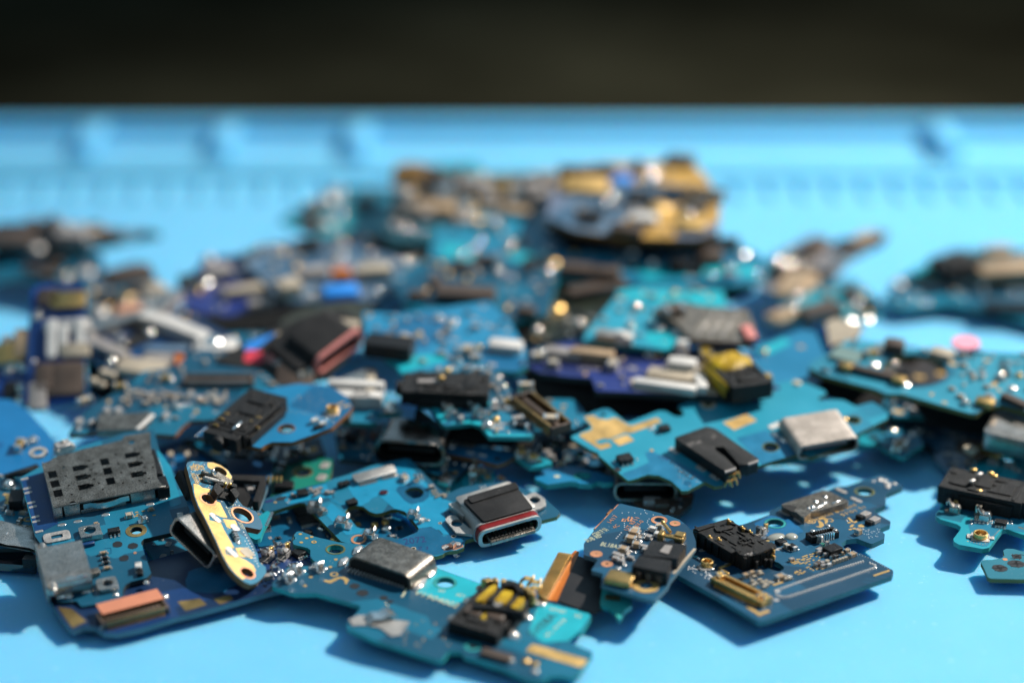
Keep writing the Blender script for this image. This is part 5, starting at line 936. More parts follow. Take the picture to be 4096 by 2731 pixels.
for x, y in ((1365, 250), (1290, 320)): b.blob(x, y, .45, (1.3, .7, .6), 1.2, TIN, 'solder_joint', h=2.9)
b.coax(1375, 885, .3, 1.15)
for x, y in ((1055, 500), (1235, 548), (1590, 640)): b.pad(x, y, 1.4, .75, TIN, .25, 'tinned_pad', .1, .35)
b.clip(1400, 680, .2, 1.3, BRIGHT); b.cap(1355, 625, .7, .5, 1.3, 0, LTAN); b.clip(1085, 600, .2, 1.2, STEEL); b.cap(1120, 560, .5, .4, 1.0, 0, GOLD); b.chip(1590, 740, 1.4, 1.1, .6, .2, 4)
for k in range(22): b.blob(1280 + (k % 11) * 42, 730 + (k // 11) * 28 + (k * 37 % 17), .2)
b.vias([(1240, 950), (1400, 985), (1440, 970), (1580, 825)], .38, .09, GPAD); b.area([(1770, 795), (1829, 815), (1829, 830), (1765, 808)], GPAD, 'gold_pad')
b.populate(16, 31, [(1370, 140), (1560, 130), (1900, 260), (1600, 260)], 'ggsct', 1.0); b.pad(1770, 10, 1.9, .8, WHITE, .1, 'tinned_pad', .1, .3); b.pad(1640, -10, 1.5, .8, WHITE, .1, 'tinned_pad', .1, .3)
b.populate(10, 33, [(1600, 640), (1829, 640), (1829, 780), (1600, 760)], 'gsc', .8)
b = Board('circuit_board', 'small faded teal board scrap with three burnt black spots', 'circuit board', 'L', (1480, 1350), 1.7, (0.0, 0.02), ((1480, 1350), (1829, 1355)))
b.panel([(1378, 1165), (1400, 1147), (1500, 1142), (1590, 1128), (1625, 1100), (1612, 1045), (1645, 1027), (1720, 1030), (1829, 1060), (1990, 1110), (1990, 1352), (1829, 1348), (1480, 1340), (1450, 1322), (1420, 1250)], [mask('faded_teal_mask', (.02, .16, .22), (.01, .11, .17), .2), E_OLIVE, PTEAL], .8, .3)
for x, y, r in ((1755, 1110, .6), (1748, 1186, 1.0), (1575, 1232, .9)):
    b.disc(x, y, r, INK, 'burnt_spot', .9)
    for k in range(4): a = k * 1.7 + x; b.stroke([(x, y), (x + 60 * math.cos(a), y + 26 * math.sin(a)), (x + 85 * math.cos(a + .5), y + 34 * math.sin(a + .5))], [.4, .2, .05], INK, 'burnt_spot')
b.disc(1632, 1140, .3, CPAD, 'test_point'); b.specks([(1450, 1170), (1700, 1060), (1829, 1200), (1600, 1320)], 14, .05, LTAN, 2, 'speckle')
def scrap(label, view, ref, z, slope, axis, out, mats, n=0, seed=1, kinds='ccgrkpsb', k=1.0, t=.85, holes=(), r=.35, name='circuit_board', cat='circuit board'):
    b = Board(name, label, cat, view, ref, z, slope, axis); b.panel(out, mats, t, r, holes)
    if n: b.n_ = (n, seed, kinds, k)
    return b
def fill(b): b.populate(int(b.n_[0] * 1.5) + 2, b.n_[1], None, b.n_[2] + 'Scrp', b.n_[3] * .85, .15)
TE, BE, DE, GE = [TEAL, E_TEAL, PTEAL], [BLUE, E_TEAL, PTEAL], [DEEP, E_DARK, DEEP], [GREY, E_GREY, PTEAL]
PE = [PTEAL, E_DARK, PTEAL]
# --- under and beside the big teal board on the side
b = scrap('petrol board corner poking out below the brown flex socket', 'L', (1050, 150), 1.5, (0, .03), ((940, 100), (1100, 230)), [(880, 60), (1000, 10), (1340, 40), (1420, 200), (1100, 240), (1040, 222), (935, 130)], [GREY, E_GREY, PTEAL], 6, 3, 'gst', .8); fill(b)
b = scrap('brown flex tail with a ribbed gold plug resting near the black jack', 'M', (1800, 1470), 4.0, (0, .05), ((1640, 1420), (1850, 1530)), [(1630, 1420), (1700, 1350), (1800, 1310), (1880, 1340), (2040, 1460), (1850, 1545)], [BROWN, BROWN, BROWN], 0, t=.5, name='flex_cable', cat='flex cable')
g = MB()
for k in range(9): g.box((k * .42, 0, .2), (.26, 1.4, .3))
b.part('gold_plug', g, [DGOLD], *b.L(1850, 1425), 0, b.ang((1850, 1420), (2000, 1475))); b.can(1800, 1410, 1.8, 1.4, .7, 0, LTAN)
b = scrap('pale steel port on a teal scrap above the black jack board', 'M', (2200, 1330), 5.5, (0, .1), ((2150, 1280), (2352, 1330)), [(2080, 1330), (2150, 1210), (2300, 1150), (2420, 1150), (2420, 1400), (2200, 1380)], TE, 4, 4, 'gs')
b.can(2330, 1190, 7, 8.4, 2.6, b.ang((2300, 1100), (2180, 1300), 1.5), STEEL, .9); fill(b)
b = scrap('teal board with a large round camera hole and tan sockets, propped on other boards', 'M', (1500, 900), 9.5, (0.02, .10), ((250, 640), (1780, 1050)), [(95, 575), (150, 500), (330, 420), (500, 285), (620, 290), (900, 320), (1200, 380), (1420, 360), (1600, 420), (1900, 400), (2200, 420), (2700, 420), (2700, 1130), (2352, 1030), (2110, 965), (1960, 985), (1850, 1060), (1780, 1050), (1200, 885), (1080, 850), (900, 850), (800, 800), (260, 655)], [mask('grey_teal_mask', (.025, .235, .33), (.012, .145, .22), .35), E_OLIVE, PTEAL], 34, 21, 'ccggpgcr', .95, 1.0, [(1210, 600, 4.3)], .4)
b.ringpad(1210, 600, 4.9, 4.35, PTEAL); b.chip(720, 590, 8.6, 1.0, .8, b.ang((480, 550), (1080, 690)), 0, BROWN); b.can(500, 540, 1.6, 1.3, .9, 0, DGOLD); b.can(1050, 680, 1.8, 1.3, .9, 0, DGOLD); b.blob(780, 545, .75, (1, 1, .7)); b.blob(830, 450, .7, (1, 1, .7)); b.cap(760, 420, 2.2, 1.3, .9, 1.0, DGOLD)
b.can(1500, 400, 3.0, 2.0, 1.0, 0, LTAN); b.can(1000, 300, 2.8, 2.2, 1.6, .2, BROWN, .9); b.can(1950, 910, 2.4, 1.5, .8, .1, DGOLD); b.chip(2260, 900, 4, 1.2, .8, -.3, 0, BROWN); b.blob(2230, 800, .7); b.blob(1105, 755, .75); b.chip(500, 430, 4.0, 3.4, .5, 0, 0, mask('woven_green_pad', (.16, .24, .22), (.10, .18, .17))); fill(b)
st = b.part('sticker', (lambda g: (g.cyl((0, 0, .1), 1.9, .5, 24), g)[-1])(MB()), [HOTP], *b.L(1740, 385), .8)
b = scrap('dark brown board added to darken the gap under the round camera hole', 'M', (1200, 640), 4.6, (0, .06), ((900, 650), (1500, 700)), [(140, 640), (500, 480), (900, 430), (1500, 430), (2100, 560), (2700, 700), (2700, 1180), (2100, 1120), (1700, 1080), (1200, 1000), (800, 900), (450, 880), (250, 760)], [solid('dark_umber', (.018, .012, .010), .5, var=.3), E_DARK, E_DARK], 30, 81, 'kkgK', 1.5); fill(b)  # added board; its dark colour makes the hole and gap look shaded
b = scrap('blue board with bright solder blobs half hidden below the round camera hole board', 'M', (1100, 1000), 5.0, (0, .1), ((850, 900), (1350, 1020)), [(780, 880), (870, 800), (1100, 790), (1500, 880), (1560, 1000), (1400, 1080), (1000, 1080)], BE, 18, 8, 'sstgcb', 1.25); fill(b)
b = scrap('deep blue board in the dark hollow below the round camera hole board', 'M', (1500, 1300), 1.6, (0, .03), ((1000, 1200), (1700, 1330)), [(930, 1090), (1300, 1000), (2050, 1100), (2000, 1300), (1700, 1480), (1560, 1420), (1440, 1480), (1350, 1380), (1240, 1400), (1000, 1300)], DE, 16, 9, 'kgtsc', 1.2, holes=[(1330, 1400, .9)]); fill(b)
b = scrap('blue scrap with tan capacitors next to the pale steel port', 'M', (1050, 1400), 3.0, (0, .04), ((840, 1330), (1180, 1500)), [(830, 1290), (1000, 1210), (1250, 1270), (1300, 1380), (1180, 1440), (1100, 1515), (1000, 1480), (850, 1400)], BE, 0, 2); b.cap(1060, 1380, 1.8, 1.1, 1.0, .5, TAN); b.cap(1020, 1420, 1.2, .9, .8, .5, LTAN); b.cap(1100, 1340, 1.2, .9, .8, .5, GRYC); b.blob(1185, 1270, .6)
b = scrap('dark board strip tucked under the large sky blue board', 'K', (1700, 850), 2.5, (0, .08), ((1000, 1100), (2100, 800)), [(900, 1060), (1400, 930), (1900, 780), (2230, 640), (2400, 620), (2350, 820), (2100, 850), (1800, 900), (1420, 1000)], TE, 4, 2, 'gs'); fill(b)
# --- left group seen beside the card reader
b = scrap('steel blue board edge with a bolt ring and tin lugs behind the card reader', 'A', (300, 560), 4.4, (0, .12), ((0, 640), (560, 480)), [(-150, -260), (120, -250), (330, -120), (450, 20), (560, 130), (660, 270), (620, 480), (560, 560), (330, 640), (0, 650), (-150, 640)], [mask('steel_blue_mask', (.006, .15, .36), (.004, .09, .25), .3), E_DARK, PTEAL], 0)
b.cap(230, 300, 2.2, 1.0, 1.0, 1.0, DGOLD); b.cap(360, 260, 2.0, 1.0, .8, .2, STEEL); b.chip(260, 600, 4.5, .8, .6, .05); b.blob(430, 595, .4, mat=CPAD)
b = scrap('blue board printed with a gold model code beside crumpled silver foil', 'A', (200, 1200), 3.2, (0, .08), ((0, 1240), (300, 1275)), [(-150, 560), (130, 700), (245, 690), (440, 1390), (500, 1520), (-150, 1540)], [BLUE, E_DARK, PTEAL], 10, 12, 'gstc', .9)
b.text('M-A505_FN', (-20, 1250), (275, 1285), .62, GPAD); b.text('R08', (300, 1280), (370, 1292), .5, GPAD); fill(b); b.chip(200, 900, 1.8, 3.0, 1.4, .3, 0, CHIP); b.ringpad(150, 920, .9, .5, DGOLD)
for k, y in enumerate((870, 1050, 1190, 1350)): b.ringpad(260 + k * 40, y, .6, .35, DGOLD)
g = MB(); rnd = random.Random(5); gx = [[(-5 + i * 1.0, -2.2 + j * .75, .25 + .35 * rnd.random()) for j in range(7)] for i in range(11)]
g.add([p for r_ in gx for p in r_], [(i * 7 + j, i * 7 + j + 7, i * 7 + j + 8, i * 7 + j + 1) for i in range(10) for j in range(6)]); g.box((0, 0, .05), (10, 4.4, .1)); b.part('crumpled_foil', g, [STEEL], *b.L(110, 1400), 0, -.1)
b = scrap('glossy black panel lying on the mat below the crumpled foil', 'B', (200, 420), 1.6, (0, .0), ((0, 500), (300, 520)), [(-250, 300), (330, 330), (400, 400), (440, 560), (300, 540), (-250, 500)], [solid('gloss_black', (.004, .004, .006), .1, coat=.5)] * 3, 0, t=1.4, name='black_panel', cat='panel')
g = MB(); g.box((0, 0, .3), (1.6, 1.2, 1.2)); b.part('panel_tab', g, [CHIP], *b.L(370, 520), 0)
# --- jack board and the dark teal board behind it
b = scrap('dark teal main board with a row of beads and a steel card cage', 'N', (640, 980), 6.2, (0, .13), ((400, 760), (1200, 760)), [(-60, 1000), (40, 850), (150, 760), (330, 650), (480, 560), (560, 480), (830, 440), (930, 330), (1060, 300), (1320, 330), (1540, 480), (1700, 610), (1500, 700), (1150, 870), (1070, 880), (950, 880), (890, 920), (820, 1000), (640, 990), (400, 960)], [PTEAL, E_BROWN, PTEAL], 26, 14, 'gcrts', .9)
o = b.fpc(1175, 530, 9.5, 2.2, .9, b.ang((900, 540), (1440, 540), .9), BROWN, STEEL, 22)
rnd = random.Random(4)
for k in range(46): x = 350 + rnd.random() * 880; b.cap(x, 690 + rnd.uniform(-45, 60), .75, .5, .5, rnd.choice((0, 1.57)), rnd.choice((TAN, GRYC, LTAN)))
for k in range(22): b.blob(860 + rnd.random() * 380, 700 + rnd.uniform(-20, 60), .24)
for x, y, r in ((240, 490, .8), (300, 510, .7), (150, 560, .7), (220, 585, .6)): b.blob(x, y, r, (1, 1, .8), mat=LTAN)
b.cap(370, 600, 1.8, 1.0, .8, 0, DGOLD); b.cap(740, 530, 1.6, 1.0, .8, 0, DGOLD); b.blob(770, 550, .55, (1.2, .8, .7)); b.cap(80, 720, 2.0, 1.0, .9, .6, LTAN)
b.shield([(190, 830), (520, 820), (620, 800), (560, 950), (180, 960)], 1.2, DSTEEL, [], 'card_cage'); g = MB(); p1, p2 = b.L(505, 950, 1.5), b.L(640, 825, 1.5); L_ = math.hypot(p2[0] - p1[0], p2[1] - p1[1]); g.box((L_ / 2, 0, 1.35), (L_, .6, .3)); b.part('bright_bar', g, [WHITE], p1[0], p1[1], 0, math.atan2(p2[1] - p1[1], p2[0] - p1[0]), .1)
for x, y in ((260, 800), (140, 900), (350, 800), (740, 840), (30, 890)): b.cap(x, y, 1.2, .7, .7, 1.0, TIN)
b.n_ = (18, 15, 'gtsc', .9); fill(b)
b = scrap('blue board with a tilted black headphone jack, round hole and brown edge', 'N', (1730, 950), 9.0, (0.03, .13), ((1410, 1070), (1760, 780)), [(990, 1010), (1010, 985), (1280, 760), (1450, 650), (1750, 592), (1830, 580), (2000, 590), (2090, 602), (2150, 640), (2240, 700), (2268, 760), (2250, 800), (2100, 940), (1980, 985), (1780, 1058), (1610, 1058), (1560, 1080), (1520, 1108), (1400, 1080), (1080, 1030)], [mask('clear_blue_mask', (.006, .17, .34), (.004, .10, .22), .3), E_BROWN, PTEAL], 0, holes=[(1730, 950, 1.0)])
b.ringpad(1730, 950, 1.12, 1.01, E_BROWN); fj = b.ang((1650, 700), (1250, 1050), 2.5); b.jack(1390, 850, fj, 11.5, 5.6, 2.1, 0, h=1.6, contacts=0, seed=5); b.coax(2105, 790, .4, 1.0); b.cap(1960, 885, 1.1, .7, .6, -.5, WHITE); b.cap(2025, 910, 1.0, .6, .6, -.5, WHITE); b.chip(1990, 925, 1.3, .7, .4, -.5)
for x, y in ((1700, 800), (1545, 960), (1465, 1045)): b.pad(x, y, 1.7, .75, LTAN, b.ang((1650, 850), (1730, 780)), 'tinned_pad', .12, .3)
for x, y in ((1980, 855), (2020, 860), (2055, 870), (2105, 890), (1830, 690)): b.blob(x, y, .2)
b.vias([(990, 1005), (1280, 770)], .5, .09); b.specks([(1760, 700), (2000, 640), (2080, 760), (1860, 820)], 30, .07, LTAN, 2, 'via_dot_pattern'); b.vias([(1750, 810), (1980, 835)], .4, .08, LTAN)
b.area([(2140, 750), (2200, 725), (2205, 735), (2150, 760)], GPAD, 'gold_pad'); b.area([(2190, 770), (2250, 745), (2252, 760), (2195, 782)], GPAD, 'gold_pad')
for x, y, z_ in ((1500, 860, 2.0), (1440, 890, 2.0), (1240, 830, 2.0), (1200, 870, 2.2), (1150, 920, 2.2), (1490, 940, 1.6)):
    g = MB(); g.box((0, 0, 0), (.3, .7, .35)); b.part('contact', g, [DGOLD], *b.L(x, y, z_), z_, fj, .06)
g = MB(); g.box((0, 0, 0), (2.0, .4, .2)); b.part('jack_spring', g, [BRIGHT], *b.L(1330, 940, 2.1), 2.4, fj, .05)
# --- the centre stack
b = scrap('teal board with a black jack across it, wavy turquoise edge and a long flex socket', 'O', (1300, 1060), 8.6, (0, .12), ((700, 740), (1250, 740)), [(530, 640), (612, 742), (640, 800), (740, 803), (860, 972), (900, 988), (1130, 960), (1210, 980), (1300, 1090), (1700, 1095), (1726, 1060), (1720, 1010), (1640, 850), (1500, 640), (1280, 400), (900, 420), (540, 480)], BE, 18, 6, 'ggstc', .95)
b.area([(625, 745), (1280, 720), (1320, 790), (1050, 830), (880, 960), (860, 960), (740, 795), (645, 790)], CYAN, 'clear_laminate_area', r=.3); b.area([(880, 970), (1130, 930), (1240, 960), (1330, 1070), (1690, 1070), (1700, 1085), (1310, 1085), (1210, 985), (1130, 965)], CYAN, 'clear_laminate_area', r=.2)
b.jack(900, 590, b.ang((1250, 590), (560, 570), 2.5), 11.5, 5.4, 2.1, 0, h=2.0, contacts=0, seed=9)
for x, y, z_ in ((550, 670, .8), (710, 665, .8), (895, 630, 1.6), (1170, 660, .8), (850, 540, 2.8)): b.blob(x, y, .55, (1, .8, .8), 0, DGOLD, 'contact', h=z_)
g = MB(); g.box((0, 0, 2.9), (2.8, .8, .2)); b.part('jack_label', g, [GRYC], *b.L(735, 575, 2.3), -.55, 0)
for x, y in ((720, 725), (885, 725), (1210, 730)): b.pad(x, y, 1.6, .7, LTAN, 0, 'tinned_pad', .12, .3)
o = b.fpc(1790, 830, 9.5, 3.0, 1.3, b.ang((1520, 640), (1960, 980), 1.3), BROWN, DGOLD, 20); b.cap(1645, 630, 2.0, .9, 1.4, 0, LTAN); b.cap(1880, 935, 2.0, 1.2, 1.4, 0, LTAN)
for x, y in ((905, 815), (945, 870), (1260, 875), (1150, 800), (1200, 865)): b.clip(x, y, .3, 1.0, BRIGHT)
for x in (1345, 1390, 1430, 1475): b.blob(x, 970, .32)
b.blob(1490, 830, 1.0, (1, .8, .7)); b.cap(1470, 765, 1.4, .8, .9, .4, DGOLD); b.cap(1600, 985, 2.0, .8, .6, -.3, CHIP); b.cap(1570, 925, 1.6, .9, .8, .3, GRYC); b.blob(1390, 530, .6); fill(b)
b = scrap('sea blue board crowded with pale pads, sloping up behind the black jack', 'O', (900, 380), 10.5, (0, .13), ((300, 330), (900, 400)), [(150, 150), (340, 375), (430, 430), (490, 512), (540, 490), (900, 440), (1300, 470), (1560, 480), (1660, 430), (1640, 250), (1500, 20), (1300, -180), (900, -120), (450, -60), (120, -80)], [mask('sea_blue_mask', (.015, .20, .36), (.008, .12, .25), .35), E_TEAL, PTEAL], 24, 16, 'gtcgrs', 1.0)
b.area([(300, 330), (330, 375), (430, 425), (490, 500), (540, 480), (900, 380), (880, 320), (600, 330)], CYAN, 'clear_laminate_area', r=.3)
b.chip(370, 190, 6.5, 3.2, 2.2, 0, 0, CHIP); b.blob(330, 275, 1.0, (1.2, 1, .8), mat=WHITE); b.blob(520, 270, 1.0, (1.2, 1, .8), mat=WHITE); b.blob(505, 165, .9, mat=LTAN); b.can(1460, 210, 4.6, 2.2, 1.2, 0, WHITE, .6); b.cap(1100, 280, 2.0, 1.4, 1.2, .3, LTAN); b.cap(1170, 350, 1.5, 1.0, .8, .3, GRYC); b.blob(960, 20, .9); b.blob(830, -10, .9); b.can(-20, -120 + 140, 3, 1.5, .8, 0, LTAN); fill(b)
b = scrap('plain blue board corner beyond the long flex socket', 'O', (1950, 950), 6.6, (0, .08), ((1720, 1030), (2150, 1010)), [(1690, 900), (1830, 735), (2080, 740), (2120, 760), (2225, 905), (2230, 990), (2150, 1012), (1725, 1035)], [BLUE, E_GREY, PTEAL], 4, 5, 'st', .8); fill(b)
b = scrap('black gloss charging port on a narrow blue board with orange edge', 'O', (1200, 1290), 4.4, (0.02, .05), ((890, 1240), (1380, 1350)), [(600, 1100), (950, 1120), (1100, 1160), (1540, 1242), (1548, 1275), (1440, 1335), (1380, 1352), (1285, 1330), (1170, 1290), (890, 1250), (620, 1230)], [mask('clear_blue_mask', (0, 0, 0), (0, 0, 0)), E_BROWN, PTEAL], 0)
b.usb(610, 1110, b.ang((640, 1000), (590, 1230), 1) - .12, 0, .0, 8.9, 3.2, 6.2, solid('black_nickel', (.22, .205, .19), .2, 1.0, .25), BLADE, h=2.0, lip=.25); g = MB(); g.box((0, 0, 1.5), (1.6, 4.6, 2.9)); b.part('bright_flank', g, [BRIGHT], *b.L(870, 1060, 2), 0, .2, .5); b.blob(945, 1170, .75); b.can(1080, 1130, 2.8, 1.8, .5, 0, DSTEEL); b.pad(1130, 1245, 1.2, .6, WHITE); b.pad(1240, 1265, 1.2, .6, WHITE); b.blob(1380, 1300, .5, (1.2, .6, .6), mat=INK)
g = MB(); g.box((0, 0, -1.2), (.8, .8, 2.4)); g.box((.2, 0, -2), (1.2, 1.0, .5)); b.part('bent_leg', g, [DSTEEL], *b.L(1170, 1280), 0, 0, .1)
b = scrap('small turquoise scrap with two gilt capacitors near the gold patched board', 'O', (1700, 1330), 5.0, (0, .05), ((1550, 1290), (1880, 1345)), [(1545, 1270), (1600, 1222), (1880, 1315), (1892, 1340), (1790, 1368), (1680, 1374)], TE, 0); b.cap(1610, 1240, 1.5, .9, .9, .2, GOLD); b.cap(1720, 1285, 1.5, .9, .9, .2, GOLD); b.cap(1600, 1275, 1.0, .5, .5, .2, WHITE); b.cap(1710, 1310, 1.0, .5, .5, .2, WHITE); b.blob(1590, 1190, .4, mat=DGOLD)
b = scrap('long turquoise edged strip with an oval hole, sticking out below the sky blue board', 'J', (540, 1170), 3.6, (0, -.03), ((110, 1140), (480, 1170)), [(102, 1100), (110, 1140), (235, 1195), (480, 1160), (530, 1165), (570, 1185), (700, 1188), (760, 1160), (830, 1178), (930, 1170), (960, 1120), (520, 1000), (250, 1000), (190, 1000), (180, 1060)], [mask('strip_blue_mask', (.008, .17, .33), (.005, .11, .24), .3), E_TEAL, PTEAL], 0, t=1.0, holes=[(600, 1105, .95)])
b.ringpad(600, 1105, 1.15, .97, E_TEAL); b.disc(335, 1110, .4, CREAM, 'test_point'); b.cap(380, 975, 1.2, .7, .6, 0, TAN); b.blob(340, 1000, .3, mat=CPAD); b.cap(230, 870, 1.0, .8, .9, 0, GRYC); b.cap(270, 910, 1.0, .8, .7, 0, GRYC)
b = scrap('dark board with a black port, shaded by the sky blue board above it', 'J', (1400, 1330), 1.6, (0, .02), ((1000, 1250), (1700, 1350)), [(700, 900), (1000, 1000), (1500, 1150), (1770, 1290), (1740, 1400), (1600, 1520), (1250, 1480), (1050, 1330), (900, 1180)], [BROWN, E_DARK, BROWN], 6, 3, 'kgt', 1.1)
b.usb(1250, 1190, b.ang((1250, 1150), (1260, 1290), 1) , 0, .1, 8.0, 2.6, 6.0, DSTEEL, BLADE, h=1.0); b.can(1330, 1345, 2.2, 1.3, .8, .2, GRYC); b.can(1430, 1370, 1.8, 1.6, .8, .3, BROWN); b.pad(1680, 1310, 1.5, .6, ORNG, .2); fill(b)
# --- pieces showing between the front boards
b = scrap('bottle green board with an amber rimmed hole and tin pads', 'C', (1685, 340), 2.6, (0, .10), ((1360, 190), (1850, 200)), [(1290, 180), (1850, 195), (1885, 145), (2040, 172), (2030, 300), (1990, 470), (1700, 600), (1300, 640)], [GREEN, E_OLIVE, GREEN], 0, holes=[(1690, 325, 1.1)])
b.ringpad(1685, 320, 1.3, 1.12, DGOLD); b.pad(1950, 245, 1.6, 1.1, TIN, 1.2, 'tinned_pad', .1, .4); b.pad(1910, 390, 1.6, 1.1, TIN, 1.2, 'tinned_pad', .1, .4); b.cap(1420, 280, 1.8, 1.0, 1.0, 1.4, CHIP); b.chip(1460, 460, 2.4, 1.5, .9, 0, 0, CHIP); b.populate(14, 2, [(1330, 420), (1620, 450), (1640, 540), (1340, 560)], 'gstc', .9)
b = scrap('dark board bearing a black framed flex socket behind the gilt tilted board', 'C', (1150, 650), 4.2, (0, .08), ((860, 380), (1230, 380)), [(760, 150), (1330, 190), (1320, 330), (1180, 720), (1080, 830), (900, 760), (800, 420)], [mask('dark_navy_mask', (.004, .055, .12), (.003, .03, .08)), E_GREY, DEEP], 0)
g = MB(); q = b.poly_([(835, 350), (1240, 365), (1225, 470), (1150, 680), (1085, 670), (1170, 430), (830, 410)], 1.3); g.prism(fillet(q, .2), .0, 1.3); fr = b.part('flex_socket', g, [RUB], bevel=.1)
g = MB()
for k in range(13): g.box((k * .52, 0, .3), (.26, 1.0, .4))
b.part('contact_rib', g, [GOLD], *b.L(830, 440), .1, 0, parent=fr)
b.cap(1130, 480, 1.6, .6, .7, 1.2, BRIGHT); b.cap(1030, 490, 1.0, .8, .7, .3, GRYC); b.cap(1060, 540, 1.0, .8, .7, .3, GRYC); g = MB(); g.prism(fillet(b.poly_([(880, 470), (990, 480), (1110, 720), (1060, 745), (950, 740), (900, 600)], .5), .2), .05, .5); b.part('black_film', g, [RUB]); b.cap(1020, 760, 1.4, .4, .5, 0, BRIGHT)
b = scrap('turquoise edged scrap showing past the gilt tilted board', 'C', (1150, 1080), 3.0, (0, .05), ((1050, 1100), (1180, 1090)), [(980, 960), (1200, 820), (1260, 780), (1310, 820), (1220, 1000), (1180, 1110), (1120, 1135), (1050, 1100)], TE, 0); b.vias([(1310, 810), (1280, 880), (1240, 970)], .5, .25, BRIGHT)
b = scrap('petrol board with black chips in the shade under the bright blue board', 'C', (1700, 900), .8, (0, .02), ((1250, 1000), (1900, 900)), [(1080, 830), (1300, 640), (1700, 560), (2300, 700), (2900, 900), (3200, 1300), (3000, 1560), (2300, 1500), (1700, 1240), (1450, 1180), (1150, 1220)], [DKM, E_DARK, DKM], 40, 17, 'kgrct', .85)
b.chip(1700, 760, 2.6, 3.0, .5, .1, 0, CHIP); b.chip(1740, 880, 2.4, 2.0, .5, .1, 8); b.cap(2900 - 130, 1100, .9, .5, .5, 0, GRYC); fill(b)
b = scrap('teal board with a silver crystal can, behind the bright blue board', 'E', (1150, 440), 2.2, (0, .08), ((900, 260), (1290, 280)), [(820, 200), (960, 240), (1300, 275), (1290, 440), (1200, 520), (1000, 560), (850, 400)], [TEAL, E_OLIVE, PTEAL], 4, 4, 'gs', .8)
b.can(1150, 330, 2.6, 1.8, 1.1, 1.25, BRIGHT, .4, 'crystal_can', .2); fill(b)
b = scrap('small teal board with tan parts just behind the black capped port', 'E', (1520, 380), 2.4, (0, .08), ((1400, 290), (1650, 300)), [(1280, 290), (1400, 230), (1640, 240), (1650, 330), (1560, 420), (1300, 430)], TE, 8, 6, 'ctgs', .9); b.cap(1430, 300, 1.6, 1.0, 1.2, 1.4, TAN); b.cap(1520, 265, 1.0, .8, .8, 0, TAN); b.cap(1720, 350, 1.4, .6, .5, -.8, CPAD); fill(b)
b = scrap('dim blue board in the hollow behind the card reader and the gilt tilted board', 'A', (2100, 420), 2.4, (0, .05), ((1900, 500), (2300, 420)), [(1750, 500), (1900, 330), (2200, 230), (2700, 250), (3300, 330), (2900, 650), (2300, 900), (2100, 700)], [mask('dim_blue_mask', (.004, .10, .24), (.003, .06, .15)), E_DARK, DEEP], 10, 7, 'gktc', 1.0)
b.cap(2050, 450, 1.5, .7, 1.3, 1.4, LTAN); b.cap(2250, 450, 1.5, .7, 1.3, 1.4, LTAN); fill(b)
b = scrap('blue green board low in the pile with two oval tin pads', 'B', (2000, 500), .95, (0, .0), ((1880, 520), (2300, 480)), [(1700, 250), (2300, 60), (2700, 300), (2500, 560), (2350, 500), (2200, 480), (2080, 550), (1880, 530)], [BLUE, E_TEAL, PTEAL], 4, 5, 'gs'); b.pad(2020, 290, 1.2, .7, TIN, 1.2, 'tinned_pad', .08, .3); b.pad(1955, 435, 1.2, .7, TIN, 1.2, 'tinned_pad', .08, .3); b.disc(2180, 400, .3, BINK); fill(b)
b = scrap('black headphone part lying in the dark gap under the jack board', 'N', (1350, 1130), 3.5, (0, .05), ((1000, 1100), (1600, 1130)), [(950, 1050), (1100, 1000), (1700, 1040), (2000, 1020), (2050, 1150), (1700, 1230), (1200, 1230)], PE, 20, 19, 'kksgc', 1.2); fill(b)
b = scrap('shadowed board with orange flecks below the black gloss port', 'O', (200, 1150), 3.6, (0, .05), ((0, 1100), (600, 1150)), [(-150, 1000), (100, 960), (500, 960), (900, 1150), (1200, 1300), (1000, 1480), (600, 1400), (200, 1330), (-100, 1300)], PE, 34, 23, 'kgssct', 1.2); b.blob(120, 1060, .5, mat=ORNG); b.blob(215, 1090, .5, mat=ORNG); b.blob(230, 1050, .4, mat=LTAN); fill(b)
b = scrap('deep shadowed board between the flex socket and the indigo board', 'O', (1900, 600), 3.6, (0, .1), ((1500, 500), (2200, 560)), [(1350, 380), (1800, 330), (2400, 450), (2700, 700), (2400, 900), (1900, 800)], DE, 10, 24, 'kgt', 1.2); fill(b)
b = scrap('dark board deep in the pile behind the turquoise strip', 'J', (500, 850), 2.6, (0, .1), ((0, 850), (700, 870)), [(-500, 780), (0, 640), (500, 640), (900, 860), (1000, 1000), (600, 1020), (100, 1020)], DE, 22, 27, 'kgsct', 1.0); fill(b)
# --- flex cable and turquoise scrap in front
b = Board('flex_cable', 'short black flex cable with a gold plug strip and an orange band', 'flex cable', 'F', (1700, 560), 2.4, (0.0, 0.12), ((1440, 555), (1760, 10)))
b.panel([(1590, 578), (1835, 40), (2160, 160), (2250, 300), (2130, 680), (2030, 738)], [solid('black_flex', (.008, .007, .008), .5, dust=.1)] * 3, .3, .2, name='flex_body')
b.area([(1445, 560), (1760, 10), (1800, -30), (1850, -15), (1835, 45), (1592, 578)], ORNG, 'orange_band', .12, .1, -.2)
g = MB(); q = b.poly_([(1355, 490), (1605, -5), (1762, 18), (1447, 560)], .6); g.prism(fillet(q, .15), -.3, .6); pg = b.part('plug_strip', g, [DGOLD], bevel=.08)
g = MB(); p1, p2 = b.L(1400, 510, .65), b.L(1670, 10, .65); L_ = math.hypot(p2[0] - p1[0], p2[1] - p1[1])
for k in range(26): g.box((.3 + k * (L_ - .6) / 25, 0, 0), (.12, 1.5, .1))
b.part('plug_rib', g, [GOLD], p1[0], p1[1], .63, math.atan2(p2[1] - p1[1], p2[0] - p1[0]), parent=pg)
